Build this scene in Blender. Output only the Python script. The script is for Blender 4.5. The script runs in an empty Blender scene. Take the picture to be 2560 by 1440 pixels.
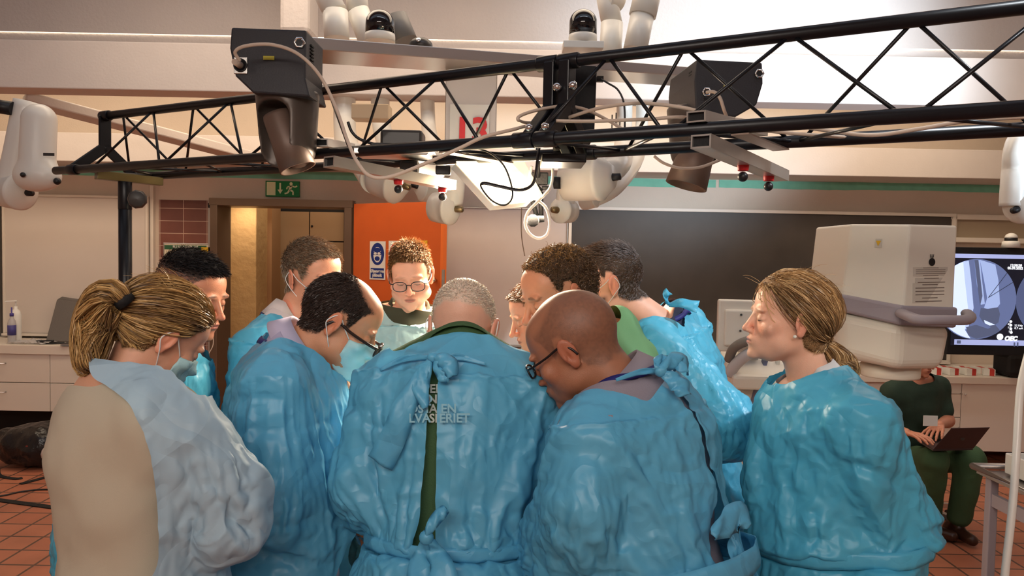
import bpy, math, random
import numpy as np
from mathutils import Vector, Matrix

# ------------------------------------------------------------------ camera
C = bpy.context.scene.collection
F_PX = 1850.0
PITCH = math.radians(2.48)
ROLL = math.radians(1.1)
CAM = np.array([0.0, 0.0, 1.75])
_f = np.array([0, math.cos(PITCH), -math.sin(PITCH)])
_r0 = np.array([1.0, 0, 0])
_u0 = np.cross(_r0, _f)
_r = _r0 * math.cos(ROLL) + _u0 * math.sin(ROLL)
_u = _u0 * math.cos(ROLL) - _r0 * math.sin(ROLL)
cam_data = bpy.data.cameras.new('camera')
cam = bpy.data.objects.new('camera', cam_data)
C.objects.link(cam)
cam_data.sensor_width = 36.0
cam_data.lens = F_PX / 2560 * 36.0
cam_data.clip_start = 0.05
cam.matrix_world = Matrix(((_r[0], _u[0], -_f[0], CAM[0]), (_r[1], _u[1], -_f[1], CAM[1]),
                           (_r[2], _u[2], -_f[2], CAM[2]), (0, 0, 0, 1)))
sc = bpy.context.scene
sc.camera = cam
sc.cycles.max_bounces = 8
sc.cycles.diffuse_bounces = 3
sc.cycles.glossy_bounces = 3
sc.cycles.use_adaptive_sampling = True
sc.cycles.adaptive_threshold = 0.03
sc.cycles.caustics_reflective = False
sc.cycles.caustics_refractive = False

def ray(px, py):
    return _f + _r * (px - 1280) / F_PX + _u * (720 - py) / F_PX
def P(px, py, d):                       # point seen at a pixel, at depth d
    return CAM + ray(px, py) * d
def W(px, py, Y):                       # point of the vertical plane y = Y
    v = ray(px, py)
    return CAM + v * (Y / v[1])
def H(px, py, z):                       # point of the horizontal plane z
    v = ray(px, py)
    return CAM + v * ((z - CAM[2]) / v[2])
def proj(p):
    q = np.asarray(p) - CAM
    d = q @ _f
    return np.stack([1280 + F_PX * (q @ _r) / d, 720 - F_PX * (q @ _u) / d], -1), d

# ------------------------------------------------------------------ light
sc.view_settings.view_transform = 'Standard'
sc.view_settings.look = 'None'
sc.view_settings.gamma = 1.0
sc.view_settings.use_curve_mapping = False
sc.view_settings.exposure = 0.42
world = bpy.data.worlds.new('world')
sc.world = world
world.use_nodes = True
world.node_tree.nodes['Background'].inputs[0].default_value = (0.80, 0.86, 1.0, 1)
world.node_tree.nodes['Background'].inputs[1].default_value = 0.5

def area(name, loc, target, sx, sy, power, col, spread=180):
    l = bpy.data.lights.new(name, 'AREA')
    l.shape = 'RECTANGLE'; l.size = sx; l.size_y = sy; l.energy = power; l.color = col
    l.spread = math.radians(spread)
    o = bpy.data.objects.new(name, l); C.objects.link(o)
    o.location = loc
    o.rotation_euler = (Vector(target) - Vector(loc)).to_track_quat('-Z', 'Y').to_euler()
    return o
def spot(name, loc, target, power, col, angle, blend=0.3, size=0.05):
    l = bpy.data.lights.new(name, 'SPOT')
    l.energy = power; l.color = col; l.spot_size = math.radians(angle); l.spot_blend = blend
    l.shadow_soft_size = size
    o = bpy.data.objects.new(name, l); C.objects.link(o)
    o.location = loc
    o.rotation_euler = (Vector(target) - Vector(loc)).to_track_quat('-Z', 'Y').to_euler()
    return o
WARM = (1.0, 0.80, 0.60)
COOL = (0.80, 0.90, 1.0)
area('skylight_daylight', (0.3, 0.2, 4.6), (0.2, 1.8, 1.0), 3.5, 2.0, 130, COOL)
area('room_lamp_front', (-0.4, -1.6, 3.3), (-0.2, 3.0, 1.2), 3.0, 1.0, 150, (1.0, 0.90, 0.80))
area('room_lamp_back', (-0.4, 5.6, 3.4), (-0.4, 7.0, 0.6), 9.0, 0.5, 72, (1.0, 0.80, 0.58))
area('room_lamp_middle', (0.2, 4.1, 3.7), (0.2, 4.6, 0.0), 6.0, 0.8, 44, WARM)
area('theatre_lamp_light', P(1235, 500, 2.75), P(1130, 1100, 2.2), 0.45, 0.25, 40, (1.0, 0.80, 0.58))
spot('sun_patch_gown', (2.6, 1.2, 3.7), P(1700, 900, 2.3), 240, (0.90, 0.96, 1.0), 17, 0.6, 0.1)
spot('sun_patch_ceiling', (3.4, 1.5, 2.2), P(2000, 150, 5.0), 1000, (0.70, 0.86, 1.0), 40, 0.8, 0.3)
spot('sun_patch_wall', (1.5, 3.6, 3.6), W(1290, 850, 7.05), 260, (0.9, 0.96, 1.0), 7, 0.5, 0.03)
area('corridor_lamp', (-2.6, 7.9, 2.75), (-2.6, 8.1, 0), 3.0, 0.3, 13, WARM)
spot('corridor_spot', W(606, 500, 7.45) + np.array([0, 0, .15]), W(606, 800, 7.8), 22, WARM, 110, 0.8, 0.1)

# ------------------------------------------------------------------ mesh helpers
def norm(v):
    v = np.asarray(v, float)
    return v / (np.linalg.norm(v) + 1e-12)

class MB:
    def __init__(s): s.v = []; s.f = []; s.m = []; s.n = 0; s.sm = []
    def add(s, v, f, m=0, smooth=False):
        v = np.asarray(v, float).reshape(-1, 3)
        s.v.append(v)
        for q in f:
            s.f.append([i + s.n for i in q]); s.m.append(m); s.sm.append(smooth)
        s.n += len(v)
        return s
    def hexa(s, p, m=0):                # eight corners: bottom 4 then top 4
        return s.add(p, [(3, 2, 1, 0), (4, 5, 6, 7), (0, 1, 5, 4), (1, 2, 6, 5), (2, 3, 7, 6), (3, 0, 4, 7)], m)
    def box(s, c, size, R=None, m=0):
        h = np.array(size, float) / 2
        p = np.array([(-1, -1, -1), (1, -1, -1), (1, 1, -1), (-1, 1, -1), (-1, -1, 1), (1, -1, 1), (1, 1, 1), (-1, 1, 1)]) * h
        if R is not None: p = p @ np.asarray(R).T
        return s.hexa(p + np.asarray(c), m)
    def bar(s, a, b, w, h, up=(0, 0, 1), m=0):   # rectangular bar a to b
        a = np.asarray(a, float); b = np.asarray(b, float)
        t = norm(b - a); x = norm(np.cross(t, up)); z = np.cross(x, t)
        p = []
        for (sx, sz) in ((-1, -1), (1, -1), (1, 1), (-1, 1)): p.append(a + x * sx * w / 2 + z * sz * h / 2)
        for (sx, sz) in ((-1, -1), (1, -1), (1, 1), (-1, 1)): p.append(b + x * sx * w / 2 + z * sz * h / 2)
        return s.hexa(p, m)
    def tube(s, pts, r, n=12, cap=True, m=0, closed=False, flat=1.0):
        pts = np.asarray(pts, float); k = len(pts)
        r = np.broadcast_to(np.asarray(r, float), (k,))
        t = np.gradient(pts, axis=0)
        if closed: t = np.roll(pts, -1, 0) - np.roll(pts, 1, 0)
        t /= np.linalg.norm(t, axis=1)[:, None] + 1e-12
        up = np.array([0, 0, 1.0]) if abs(t[0][2]) < 0.9 else np.array([1.0, 0, 0])
        x = norm(np.cross(t[0], up)); rings = []
        ang = np.arange(n) * 2 * math.pi / n
        for i in range(k):
            x = x - t[i] * (x @ t[i]); x = norm(x); y = np.cross(t[i], x)
            rings.append(pts[i] + r[i] * (np.cos(ang)[:, None] * x + flat * np.sin(ang)[:, None] * y))
        v = np.concatenate(rings); f = []
        K = k if closed else k - 1
        for i in range(K):
            j2 = (i + 1) % k
            for j in range(n):
                f.append((i * n + j, i * n + (j + 1) % n, j2 * n + (j + 1) % n, j2 * n + j))
        s.add(v, f, m, True)
        if cap and not closed:
            s.f.append([s.n - len(v) + j for j in range(n)][::-1]); s.m.append(m); s.sm.append(False)
            s.f.append([s.n - n + j for j in range(n)]); s.m.append(m); s.sm.append(False)
        return s
    def cyl(s, a, b, r, r2=None, n=20, m=0):
        return s.tube([a, b], [r, r if r2 is None else r2], n, True, m)
    def lathe(s, prof, o, axis=(0, 0, 1), n=28, m=0):   # prof: (radius, height) list
        ax = norm(axis); x = norm(np.cross(ax, (0, 0, 1) if abs(ax[2]) < .9 else (1, 0, 0))); y = np.cross(ax, x)
        ang = np.arange(n) * 2 * math.pi / n; v = []; f = []
        for (r, h) in prof:
            v.append(np.asarray(o) + ax * h + r * (np.cos(ang)[:, None] * x + np.sin(ang)[:, None] * y))
        k = len(prof)
        for i in range(k - 1):
            for j in range(n): f.append((i * n + j, i * n + (j + 1) % n, (i + 1) * n + (j + 1) % n, (i + 1) * n + j))
        s.add(np.concatenate(v), f, m, True)
        if prof[0][0] > 1e-4: s.f.append([s.n - k * n + j for j in range(n)][::-1]); s.m.append(m); s.sm.append(False)
        if prof[-1][0] > 1e-4: s.f.append([s.n - n + j for j in range(n)]); s.m.append(m); s.sm.append(False)
        return s
    def ball(s, c, r, n=20, m=0, R=None):
        r = np.broadcast_to(np.asarray(r, float), (3,)); k = n // 2; v = []; f = []
        for i in range(k + 1):
            th = math.pi * i / k
            for j in range(n):
                ph = 2 * math.pi * j / n
                v.append((math.sin(th) * math.cos(ph), math.sin(th) * math.sin(ph), math.cos(th)))
        v = np.array(v) * r
        if R is not None: v = v @ np.asarray(R).T
        for i in range(k):
            for j in range(n): f.append((i * n + j, (i + 1) * n + j, (i + 1) * n + (j + 1) % n, i * n + (j + 1) % n))
        return s.add(v + np.asarray(c), f, m, True)
    def prism(s, poly, off, m=0):       # 3-D polygon pushed along the vector off
        poly = np.asarray(poly, float); n = len(poly); v = np.concatenate([poly, poly + np.asarray(off)])
        f = [tuple(range(n))[::-1], tuple(range(n, 2 * n))] + [(i, (i + 1) % n, n + (i + 1) % n, n + i) for i in range(n)]
        return s.add(v, f, m)
    def build(s, name, mats, parent=None, bevel=0, seg=2, loc=None):
        me = bpy.data.meshes.new(name)
        v = np.concatenate(s.v) if s.v else np.zeros((0, 3))
        if loc is None and parent is None: loc = None
        me.from_pydata(v.tolist(), [], s.f)
        if not isinstance(mats, (list, tuple)): mats = [mats]
        for k in mats: me.materials.append(k)
        me.polygons.foreach_set('material_index', s.m)
        me.polygons.foreach_set('use_smooth', s.sm)
        me.update()
        o = bpy.data.objects.new(name, me); C.objects.link(o)
        if parent is not None:
            o.parent = parent
            o.matrix_parent_inverse = parent_inv(parent)
        if bevel:
            b = o.modifiers.new('bevel', 'BEVEL'); b.width = bevel; b.segments = seg; b.limit_method = 'ANGLE'
            b.angle_limit = math.radians(40); b.harden_normals = False
        return o

def wm(o):                               # world matrix without a depsgraph update
    m = o.matrix_basis.copy()
    if o.parent is not None: m = wm(o.parent) @ o.matrix_parent_inverse @ m
    return m
def parent_inv(p): return wm(p).inverted()

def tag(o, label=None, cat=None, group=None, kind=None):
    if label: o['label'] = label
    if cat: o['category'] = cat
    if group: o['group'] = group
    if kind: o['kind'] = kind
    return o
def thing(name, label, cat, loc=(0, 0, 0), group=None):
    o = bpy.data.objects.new(name, None); C.objects.link(o)
    o.location = tuple(float(x) for x in loc); o.empty_display_size = 0.05
    return tag(o, label, cat, group)
def struct(o): o['kind'] = 'structure'; return o

def catmull(pts, n=8, closed=False):
    p = np.asarray(pts, float); k = len(p); out = []
    rng = range(k) if closed else range(k - 1)
    for i in rng:
        if closed: a, b, c, d = p[(i - 1) % k], p[i], p[(i + 1) % k], p[(i + 2) % k]
        else: a, b, c, d = p[max(i - 1, 0)], p[i], p[i + 1], p[min(i + 2, k - 1)]
        for j in range(n):
            t = j / n
            out.append(0.5 * ((2 * b) + (c - a) * t + (2 * a - 5 * b + 4 * c - d) * t * t + (3 * b - a - 3 * c + d) * t ** 3))
    if not closed: out.append(p[-1])
    return np.array(out)

def text_mesh(name, body, mat, origin, xdir, updir, size, parent=None, depth=0.0006, align='LEFT', bold=0.0, sx=1.0, italic=0.0):
    cu = bpy.data.curves.new(name, 'FONT'); cu.body = body; cu.size = size; cu.extrude = depth
    cu.align_x = align; cu.offset = bold; cu.resolution_u = 3; cu.shear = italic
    o = bpy.data.objects.new(name + '_c', cu); C.objects.link(o)
    dg = bpy.context.evaluated_depsgraph_get(); dg.update()
    me = bpy.data.meshes.new_from_object(o.evaluated_get(dg))
    bpy.data.objects.remove(o)
    x = norm(xdir); u = norm(np.asarray(updir) - x * (np.asarray(updir) @ x)); z = np.cross(x, u)
    M = Matrix(((x[0] * sx, u[0], z[0], origin[0]), (x[1] * sx, u[1], z[1], origin[1]), (x[2] * sx, u[2], z[2], origin[2]), (0, 0, 0, 1)))
    me.transform(M); me.name = name
    me.materials.clear(); me.materials.append(mat)
    o = bpy.data.objects.new(name, me); C.objects.link(o)
    if parent is not None:
        o.parent = parent; o.matrix_parent_inverse = parent_inv(parent)
    return o

# ------------------------------------------------------------------ materials
def srgb(r, g, b):
    f = lambda c: (c / 255 / 12.92) if c / 255 <= 0.04045 else ((c / 255 + 0.055) / 1.055) ** 2.4
    return (f(r), f(g), f(b), 1)
def mat(name, col, rough=0.5, metal=0.0, bump=0.0, bscale=60.0, var=0.0, vscale=6.0, emit=None, estr=1.0, alpha=1.0,
        trans=0.0, coat=0.0, sss=0.0, aniso=None, ior=1.45, vcol=None, detail=4.0):
    m = bpy.data.materials.new(name); m.use_nodes = True
    nt = m.node_tree; b = nt.nodes['Principled BSDF']
    c = srgb(*col) if len(col) == 3 else col
    b.inputs['Base Color'].default_value = c
    b.inputs['Roughness'].default_value = rough
    b.inputs['Metallic'].default_value = metal
    b.inputs['IOR'].default_value = ior
    if coat: b.inputs['Coat Weight'].default_value = coat
    if trans: b.inputs['Transmission Weight'].default_value = trans
    if sss:
        b.inputs['Subsurface Weight'].default_value = sss
        b.inputs['Subsurface Radius'].default_value = (0.012, 0.005, 0.003); b.inputs['Subsurface Scale'].default_value = 1.0
    if alpha < 1: b.inputs['Alpha'].default_value = alpha
    if emit:
        b.inputs['Emission Color'].default_value = srgb(*emit); b.inputs['Emission Strength'].default_value = estr
    tc = nt.nodes.new('ShaderNodeTexCoord')
    if vcol:
        a = nt.nodes.new('ShaderNodeAttribute'); a.attribute_name = vcol
        nt.links.new(a.outputs['Color'], b.inputs['Base Color'])
    if var:
        n = nt.nodes.new('ShaderNodeTexNoise'); n.inputs['Scale'].default_value = vscale; n.inputs['Detail'].default_value = detail
        mx = nt.nodes.new('ShaderNodeMix'); mx.data_type = 'RGBA'; mx.blend_type = 'MULTIPLY'
        mx.inputs[0].default_value = 1.0
        rp = nt.nodes.new('ShaderNodeMapRange'); rp.inputs[1].default_value = .3; rp.inputs[2].default_value = .7
        rp.inputs[3].default_value = 1 - var; rp.inputs[4].default_value = 1 + var
        cb = nt.nodes.new('ShaderNodeCombineColor')
        nt.links.new(tc.outputs['Object'], n.inputs['Vector']); nt.links.new(n.outputs['Fac'], rp.inputs[0])
        for k in range(3): nt.links.new(rp.outputs[0], cb.inputs[k])
        if vcol: nt.links.new(a.outputs['Color'], mx.inputs[6])
        else: mx.inputs[6].default_value = c
        nt.links.new(cb.outputs[0], mx.inputs[7]); nt.links.new(mx.outputs[2], b.inputs['Base Color'])
    if bump:
        n = nt.nodes.new('ShaderNodeTexNoise'); n.inputs['Scale'].default_value = bscale; n.inputs['Detail'].default_value = 3
        bp = nt.nodes.new('ShaderNodeBump'); bp.inputs['Strength'].default_value = bump; bp.inputs['Distance'].default_value = 0.01
        nt.links.new(tc.outputs['Object'], n.inputs['Vector'])
        nt.links.new(n.outputs['Fac'], bp.inputs['Height']); nt.links.new(bp.outputs['Normal'], b.inputs['Normal'])
    return m

def tile_mat(name, c1, c2, mortar, w, h, axis='xy', off=0.0, rough=0.45, mort=0.008, bump=0.4):
    m = bpy.data.materials.new(name); m.use_nodes = True; nt = m.node_tree; b = nt.nodes['Principled BSDF']
    tc = nt.nodes.new('ShaderNodeTexCoord'); mp = nt.nodes.new('ShaderNodeMapping')
    if axis == 'xz': mp.inputs['Rotation'].default_value = (math.radians(-90), 0, 0)
    br = nt.nodes.new('ShaderNodeTexBrick'); br.offset = off; br.squash = 1.0
    br.inputs['Color1'].default_value = srgb(*c1); br.inputs['Color2'].default_value = srgb(*c2)
    br.inputs['Mortar'].default_value = srgb(*mortar); br.inputs['Scale'].default_value = 1.0
    br.inputs['Mortar Size'].default_value = mort; br.inputs['Brick Width'].default_value = w; br.inputs['Row Height'].default_value = h
    br.inputs['Mortar Smooth'].default_value = 0.1
    nt.links.new(tc.outputs['Object'], mp.inputs[0]); nt.links.new(mp.outputs[0], br.inputs['Vector'])
    n = nt.nodes.new('ShaderNodeTexNoise'); n.inputs['Scale'].default_value = 2.5; n.inputs['Detail'].default_value = 6
    mx = nt.nodes.new('ShaderNodeMix'); mx.data_type = 'RGBA'; mx.blend_type = 'OVERLAY'; mx.inputs[0].default_value = 0.5
    nt.links.new(tc.outputs['Object'], n.inputs['Vector'])
    nt.links.new(br.outputs['Color'], mx.inputs[6]); nt.links.new(n.outputs['Fac'], mx.inputs[7])
    nt.links.new(mx.outputs[2], b.inputs['Base Color'])
    b.inputs['Roughness'].default_value = rough
    bp = nt.nodes.new('ShaderNodeBump'); bp.invert = True; bp.inputs['Strength'].default_value = bump; bp.inputs['Distance'].default_value = 0.004
    nt.links.new(br.outputs['Fac'], bp.inputs['Height']); nt.links.new(bp.outputs['Normal'], b.inputs['Normal'])
    return m
# ------------------------------------------------------------------ distance fields -> meshes
def smin(a, b, k):
    h = np.clip(0.5 + 0.5 * (b - a) / k, 0, 1)
    return b + (a - b) * h - k * h * (1 - h)
def smax(a, b, k): return -smin(-a, -b, k)
def ell(p, c, r, R=None):               # ellipsoid; R columns = its axes
    q = p - np.asarray(c, np.float32)
    if R is not None: q = q @ np.asarray(R, np.float32)
    r = np.asarray(r, np.float32)
    k0 = np.sqrt(((q / r) ** 2).sum(-1)); k1 = np.sqrt(((q / (r * r)) ** 2).sum(-1)) + 1e-9
    return k0 * (k0 - 1) / k1
def cap(p, a, b, ra, rb=None):
    a = np.asarray(a, np.float32); b = np.asarray(b, np.float32)
    if rb is None: rb = ra
    pa = p - a; ba = b - a
    h = np.clip((pa @ ba) / (ba @ ba + 1e-12), 0, 1)
    return np.linalg.norm(pa - h[..., None] * ba, axis=-1) - (ra + (rb - ra) * h)
def rbox(p, c, half, rr=0.0, R=None):
    q = p - np.asarray(c, np.float32)
    if R is not None: q = q @ np.asarray(R, np.float32)
    q = np.abs(q) - (np.asarray(half, np.float32) - rr)
    return np.linalg.norm(np.maximum(q, 0), axis=-1) + np.minimum(q.max(-1), 0) - rr

def surface_nets(fn, lo, hi, h):
    lo = np.asarray(lo, float); hi = np.asarray(hi, float)
    n = np.ceil((hi - lo) / h).astype(int) + 1
    ax = [np.arange(n[i]) * h + lo[i] for i in range(3)]
    Fv = np.empty(n, np.float32)
    ch = max(1, int(400000 / (n[1] * n[2])))
    for i in range(0, n[0], ch):         # slabs keep the memory small
        g = np.stack(np.meshgrid(ax[0][i:i + ch], ax[1], ax[2], indexing='ij'), -1).astype(np.float32)
        Fv[i:i + ch] = fn(g)
    s = Fv < 0
    cs = np.zeros(n - 1, np.int8)
    for dx in (0, 1):
        for dy in (0, 1):
            for dz in (0, 1): cs += s[dx:n[0] - 1 + dx, dy:n[1] - 1 + dy, dz:n[2] - 1 + dz]
    act = np.argwhere((cs > 0) & (cs < 8))
    idx = -np.ones(n - 1, np.int64); idx[act[:, 0], act[:, 1], act[:, 2]] = np.arange(len(act))
    acc = np.zeros((len(act), 3)); cnt = np.zeros(len(act))
    corners = [(0, 0, 0), (1, 0, 0), (0, 1, 0), (1, 1, 0), (0, 0, 1), (1, 0, 1), (0, 1, 1), (1, 1, 1)]
    for a in range(8):
        for b in range(a + 1, 8):
            ca, cb = np.array(corners[a]), np.array(corners[b])
            if np.abs(ca - cb).sum() != 1: continue
            A = act + ca; B = act + cb
            fa = Fv[A[:, 0], A[:, 1], A[:, 2]]; fb = Fv[B[:, 0], B[:, 1], B[:, 2]]
            m = (fa < 0) != (fb < 0)
            t = np.where(m, fa / np.where(m, fa - fb, 1), 0)
            acc += np.where(m[:, None], ca + t[:, None] * (cb - ca), 0); cnt += m
    V = lo + (act + acc / cnt[:, None]) * h
    faces = []
    for d in range(3):
        e = [0, 0, 0]; e[d] = 1; u, w = (d + 1) % 3, (d + 2) % 3
        sl0 = [slice(1, n[k] - 1) for k in range(3)]; sl0[d] = slice(0, n[d] - 1)
        sl1 = list(sl0); sl1[d] = slice(1, n[d])
        A = s[tuple(sl0)]; B = s[tuple(sl1)]
        q = np.argwhere(A != B); off = np.array([1, 1, 1]); off[d] = 0
        q = q + off
        flip = s[q[:, 0], q[:, 1], q[:, 2]]
        du = np.zeros(3, int); du[u] = 1; dw_ = np.zeros(3, int); dw_[w] = 1
        c = [q - du - dw_, q - dw_, q, q - du]
        ids = np.stack([idx[k[:, 0], k[:, 1], k[:, 2]] for k in c], 1)
        ids[~flip] = ids[~flip][:, ::-1]
        faces.append(ids)
    Fc = np.concatenate(faces)
    Fc = Fc[(Fc >= 0).all(1)]
    return V, Fc

def edges_of(Fc):
    e = np.concatenate([Fc[:, [0, 1]], Fc[:, [1, 2]], Fc[:, [2, 3]], Fc[:, [3, 0]]])
    e = np.sort(e, 1)
    return np.unique(e, axis=0)
def smooth(V, Fc, it=2, lam=0.5, keep=None):
    e = edges_of(Fc); n = len(V)
    deg = np.bincount(e.ravel(), minlength=n).astype(float)[:, None] + 1e-9
    for _ in range(it):
        s = np.stack([np.bincount(e[:, 0], V[e[:, 1], k], n) + np.bincount(e[:, 1], V[e[:, 0], k], n) for k in range(3)], 1)
        V = V + lam * (s / deg - V) if keep is None else V + lam * keep[:, None] * (s / deg - V)
    return V
def vnormals(V, Fc):
    a = np.cross(V[Fc[:, 2]] - V[Fc[:, 0]], V[Fc[:, 3]] - V[Fc[:, 1]])
    N = np.zeros_like(V)
    for j in range(4):
        for k in range(3): N[:, k] += np.bincount(Fc[:, j], a[:, k], len(V))
    return N / (np.linalg.norm(N, axis=1)[:, None] + 1e-12)
def prune(V, Fc, keepface):
    Fc = Fc[keepface]; used = np.zeros(len(V), bool); used[Fc.ravel()] = True
    m = np.cumsum(used) - 1
    return V[used], m[Fc], used
def np_mesh(name, V, Fc, mats, parent=None, col=None, smooth_=True, midx=None):
    me = bpy.data.meshes.new(name)
    V = np.asarray(V, np.float32); Fc = np.asarray(Fc, np.int32)
    me.vertices.add(len(V)); me.vertices.foreach_set('co', V.ravel())
    k = Fc.shape[1]
    me.loops.add(Fc.size); me.loops.foreach_set('vertex_index', Fc.ravel())
    me.polygons.add(len(Fc)); me.polygons.foreach_set('loop_start', np.arange(0, Fc.size, k, dtype=np.int32))
    me.polygons.foreach_set('loop_total', np.full(len(Fc), k, np.int32))
    if smooth_: me.polygons.foreach_set('use_smooth', np.ones(len(Fc), bool))
    if not isinstance(mats, (list, tuple)): mats = [mats]
    for q in mats: me.materials.append(q)
    if midx is not None: me.polygons.foreach_set('material_index', np.asarray(midx, np.int32))
    me.update(calc_edges=True)
    if col is not None:
        a = me.color_attributes.new('tint', 'FLOAT_COLOR', 'POINT')
        c = np.ones((len(V), 4), np.float32); c[:, :3] = col; a.data.foreach_set('color', c.ravel())
    o = bpy.data.objects.new(name, me); C.objects.link(o)
    if parent is not None:
        o.parent = parent; o.matrix_parent_inverse = parent_inv(parent)
    return o
def vnoise(p, scale, seed=0):            # smooth value noise, about -1..1
    q = np.asarray(p) * scale + seed * 17.31
    i = np.floor(q).astype(np.int64); f = q - i; f = f * f * (3 - 2 * f)
    def hsh(a, b, c):
        x = (a * 374761393 + b * 668265263 + c * 2147483647 + seed * 974711) & 0xffffffff
        x = ((x ^ (x >> 13)) * 1274126177) & 0xffffffff
        return ((x ^ (x >> 16)) & 0xffff) / 32767.5 - 1
    r = 0
    for dx in (0, 1):
        for dy in (0, 1):
            for dz in (0, 1):
                w = (f[..., 0] if dx else 1 - f[..., 0]) * (f[..., 1] if dy else 1 - f[..., 1]) * (f[..., 2] if dz else 1 - f[..., 2])
                r = r + w * hsh(i[..., 0] + dx, i[..., 1] + dy, i[..., 2] + dz)
    return r
def sdf_obj(name, fn, lo, hi, h, m, parent=None, sm=1):
    V, Fc = surface_nets(fn, lo, hi, h)
    V = smooth(V, Fc, sm, .5)
    return np_mesh(name, V, Fc, m, parent)

def tidy_edge(V, Fc, it=14):             # smooth the open borders of a cut cloth
    e = np.concatenate([Fc[:, [0, 1]], Fc[:, [1, 2]], Fc[:, [2, 3]], Fc[:, [3, 0]]]); es = np.sort(e, 1)
    u, inv, c = np.unique(es, axis=0, return_inverse=True, return_counts=True)
    b = u[c == 1]; n = len(V); m = np.zeros(n, bool); m[b.ravel()] = True
    deg = np.bincount(b.ravel(), minlength=n).astype(float)[:, None] + 1e-9
    for _ in range(it):
        s = np.stack([np.bincount(b[:, 0], V[b[:, 1], k], n) + np.bincount(b[:, 1], V[b[:, 0], k], n) for k in range(3)], 1)
        V = np.where(m[:, None], V + .6 * (s / deg - V), V)
    keep = (~m).astype(float)
    ring = np.zeros(n); ring[u[m[u].any(1)].ravel()] = 1; ring *= keep
    return smooth(V, Fc, 3, .5, ring)
# ------------------------------------------------------------------ room
M = {}
M['wall'] = mat('wall_paint', (222, 205, 188), 0.75, bump=0.15, bscale=90, var=0.03, vscale=3)
M['ceil'] = mat('ceiling_paint', (204, 194, 188), 0.8, bump=0.35, bscale=45, var=0.03, vscale=2)
M['beam'] = mat('beam_paint', (214, 204, 198), 0.7, bump=0.1, bscale=60, var=0.02)
M['green'] = mat('green_strip_paint', (130, 200, 174), 0.8, var=0.06, vscale=12)
M['tile'] = tile_mat('terracotta_floor_tile', (186, 118, 90), (174, 106, 80), (96, 70, 58), 0.2, 0.2)
M['brick'] = tile_mat('brown_wall_tile', (128, 78, 66), (104, 64, 58), (196, 168, 150), 0.225, 0.119, 'xz', mort=0.003)
M['white_lam'] = mat('white_laminate', (226, 216, 204), 0.45)
M['wb'] = mat('whiteboard_enamel', (216, 205, 196), 0.22, var=0.02, vscale=2, coat=0.2)
M['pinkboard'] = mat('pale_board', (205, 192, 186), 0.4, var=0.02)
M['bb'] = mat('blackboard', (66, 60, 56), 0.5, var=0.22, vscale=2.2, detail=8)
M['alu'] = mat('aluminium', (200, 198, 194), 0.32, 0.9, bump=0.03, bscale=30)
M['frame_metal'] = mat('brown_steel_frame', (112, 92, 76), 0.4, 0.5)
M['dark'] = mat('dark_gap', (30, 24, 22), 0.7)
M['black'] = mat('black_plastic', (24, 24, 27), 0.4)
M['blackmatte'] = mat('black_matte', (20, 20, 22), 0.75, bump=.2, bscale=120)
M['grey'] = mat('grey_plastic', (120, 116, 112), 0.5)
M['orange'] = mat('orange_door_paint', (214, 98, 38), 0.45, var=0.05, vscale=4)
M['orange2'] = mat('orange_edge_paint', (240, 120, 50), 0.45)
M['chrome'] = mat('chrome', (220, 220, 220), 0.12, 1.0)
M['beigewall'] = mat('corridor_plaster', (196, 160, 108), 0.8, bump=0.9, bscale=14, var=0.05)
M['locker'] = mat('locker_paint', (172, 140, 104), 0.55)
M['signgreen'] = mat('sign_green', (0, 125, 62), 0.4)
M['signcream'] = mat('sign_cream', (232, 236, 190), 0.5)
M['white'] = mat('white_print', (236, 234, 228), 0.5)
M['signblue'] = mat('sign_blue', (18, 50, 130), 0.4)
M['signyellow'] = mat('sign_yellow', (225, 180, 40), 0.4)
M['red'] = mat('red_print', (206, 32, 40), 0.45)

Y0 = 7.1
mb = MB(); mb.box((0, 3.2, -0.05), (13, 13, 0.1)); struct(mb.build('floor', M['tile']))
# back wall with the doorway cut out
dl = W(556, 512, Y0); dr = W(872, 520, Y0); ZT = float(W(700, 516, Y0)[2])
mb = MB()
x0, x1, top = -5.2, 5.6, 4.2
mb.box(((x0 + dl[0]) / 2, Y0 + .1, top / 2), (dl[0] - x0, .2, top))
mb.box(((x1 + dr[0]) / 2, Y0 + .1, top / 2), (x1 - dr[0], .2, top))
mb.box(((dl[0] + dr[0]) / 2, Y0 + .1, (top + ZT) / 2), (dr[0] - dl[0], .2, top - ZT))
struct(mb.build('wall_back', M['wall']))
struct(MB().box((x0 - .1, 3.0, 2.1), (.2, 10.4, 4.2)).build('wall_left', M['wall']))
struct(MB().box((x1 + .1, 3.0, 2.1), (.2, 10.4, 4.2)).build('wall_right', M['wall']))
struct(MB().box((.2, -2.3, 2.1), (11.2, .2, 4.2)).build('wall_front', M['wall']))
# green strips painted on the wall: own thin relief with a ragged edge
def strip(name, xa, ya, xb, yb, hpx, seed):
    rs = random.Random(seed); n = 60; a = W(xa, ya, Y0 - .003); b = W(xb, yb, Y0 - .003)
    h = hpx * Y0 / F_PX; T = []; B = []
    e = f = 0
    for i in range(n + 1):
        t = i / n; p = a + (b - a) * t
        e = e * .8 + rs.uniform(-.002, .002); f = f * .85 + rs.uniform(-.003, .003)
        T.append(p + np.array([0, 0, e])); B.append(p + np.array([0, 0, -h + f]))
    m = MB(); v = T + B
    m.add(v, [(i, n + 1 + i, n + 2 + i, i + 1) for i in range(n)])
    return struct(m.build(name, M['green']))
strip('trim_1', -400, 404, 1790, 450, 20, 1)
strip('trim_2', 1798, 450, 2900, 470, 19, 2)
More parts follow.
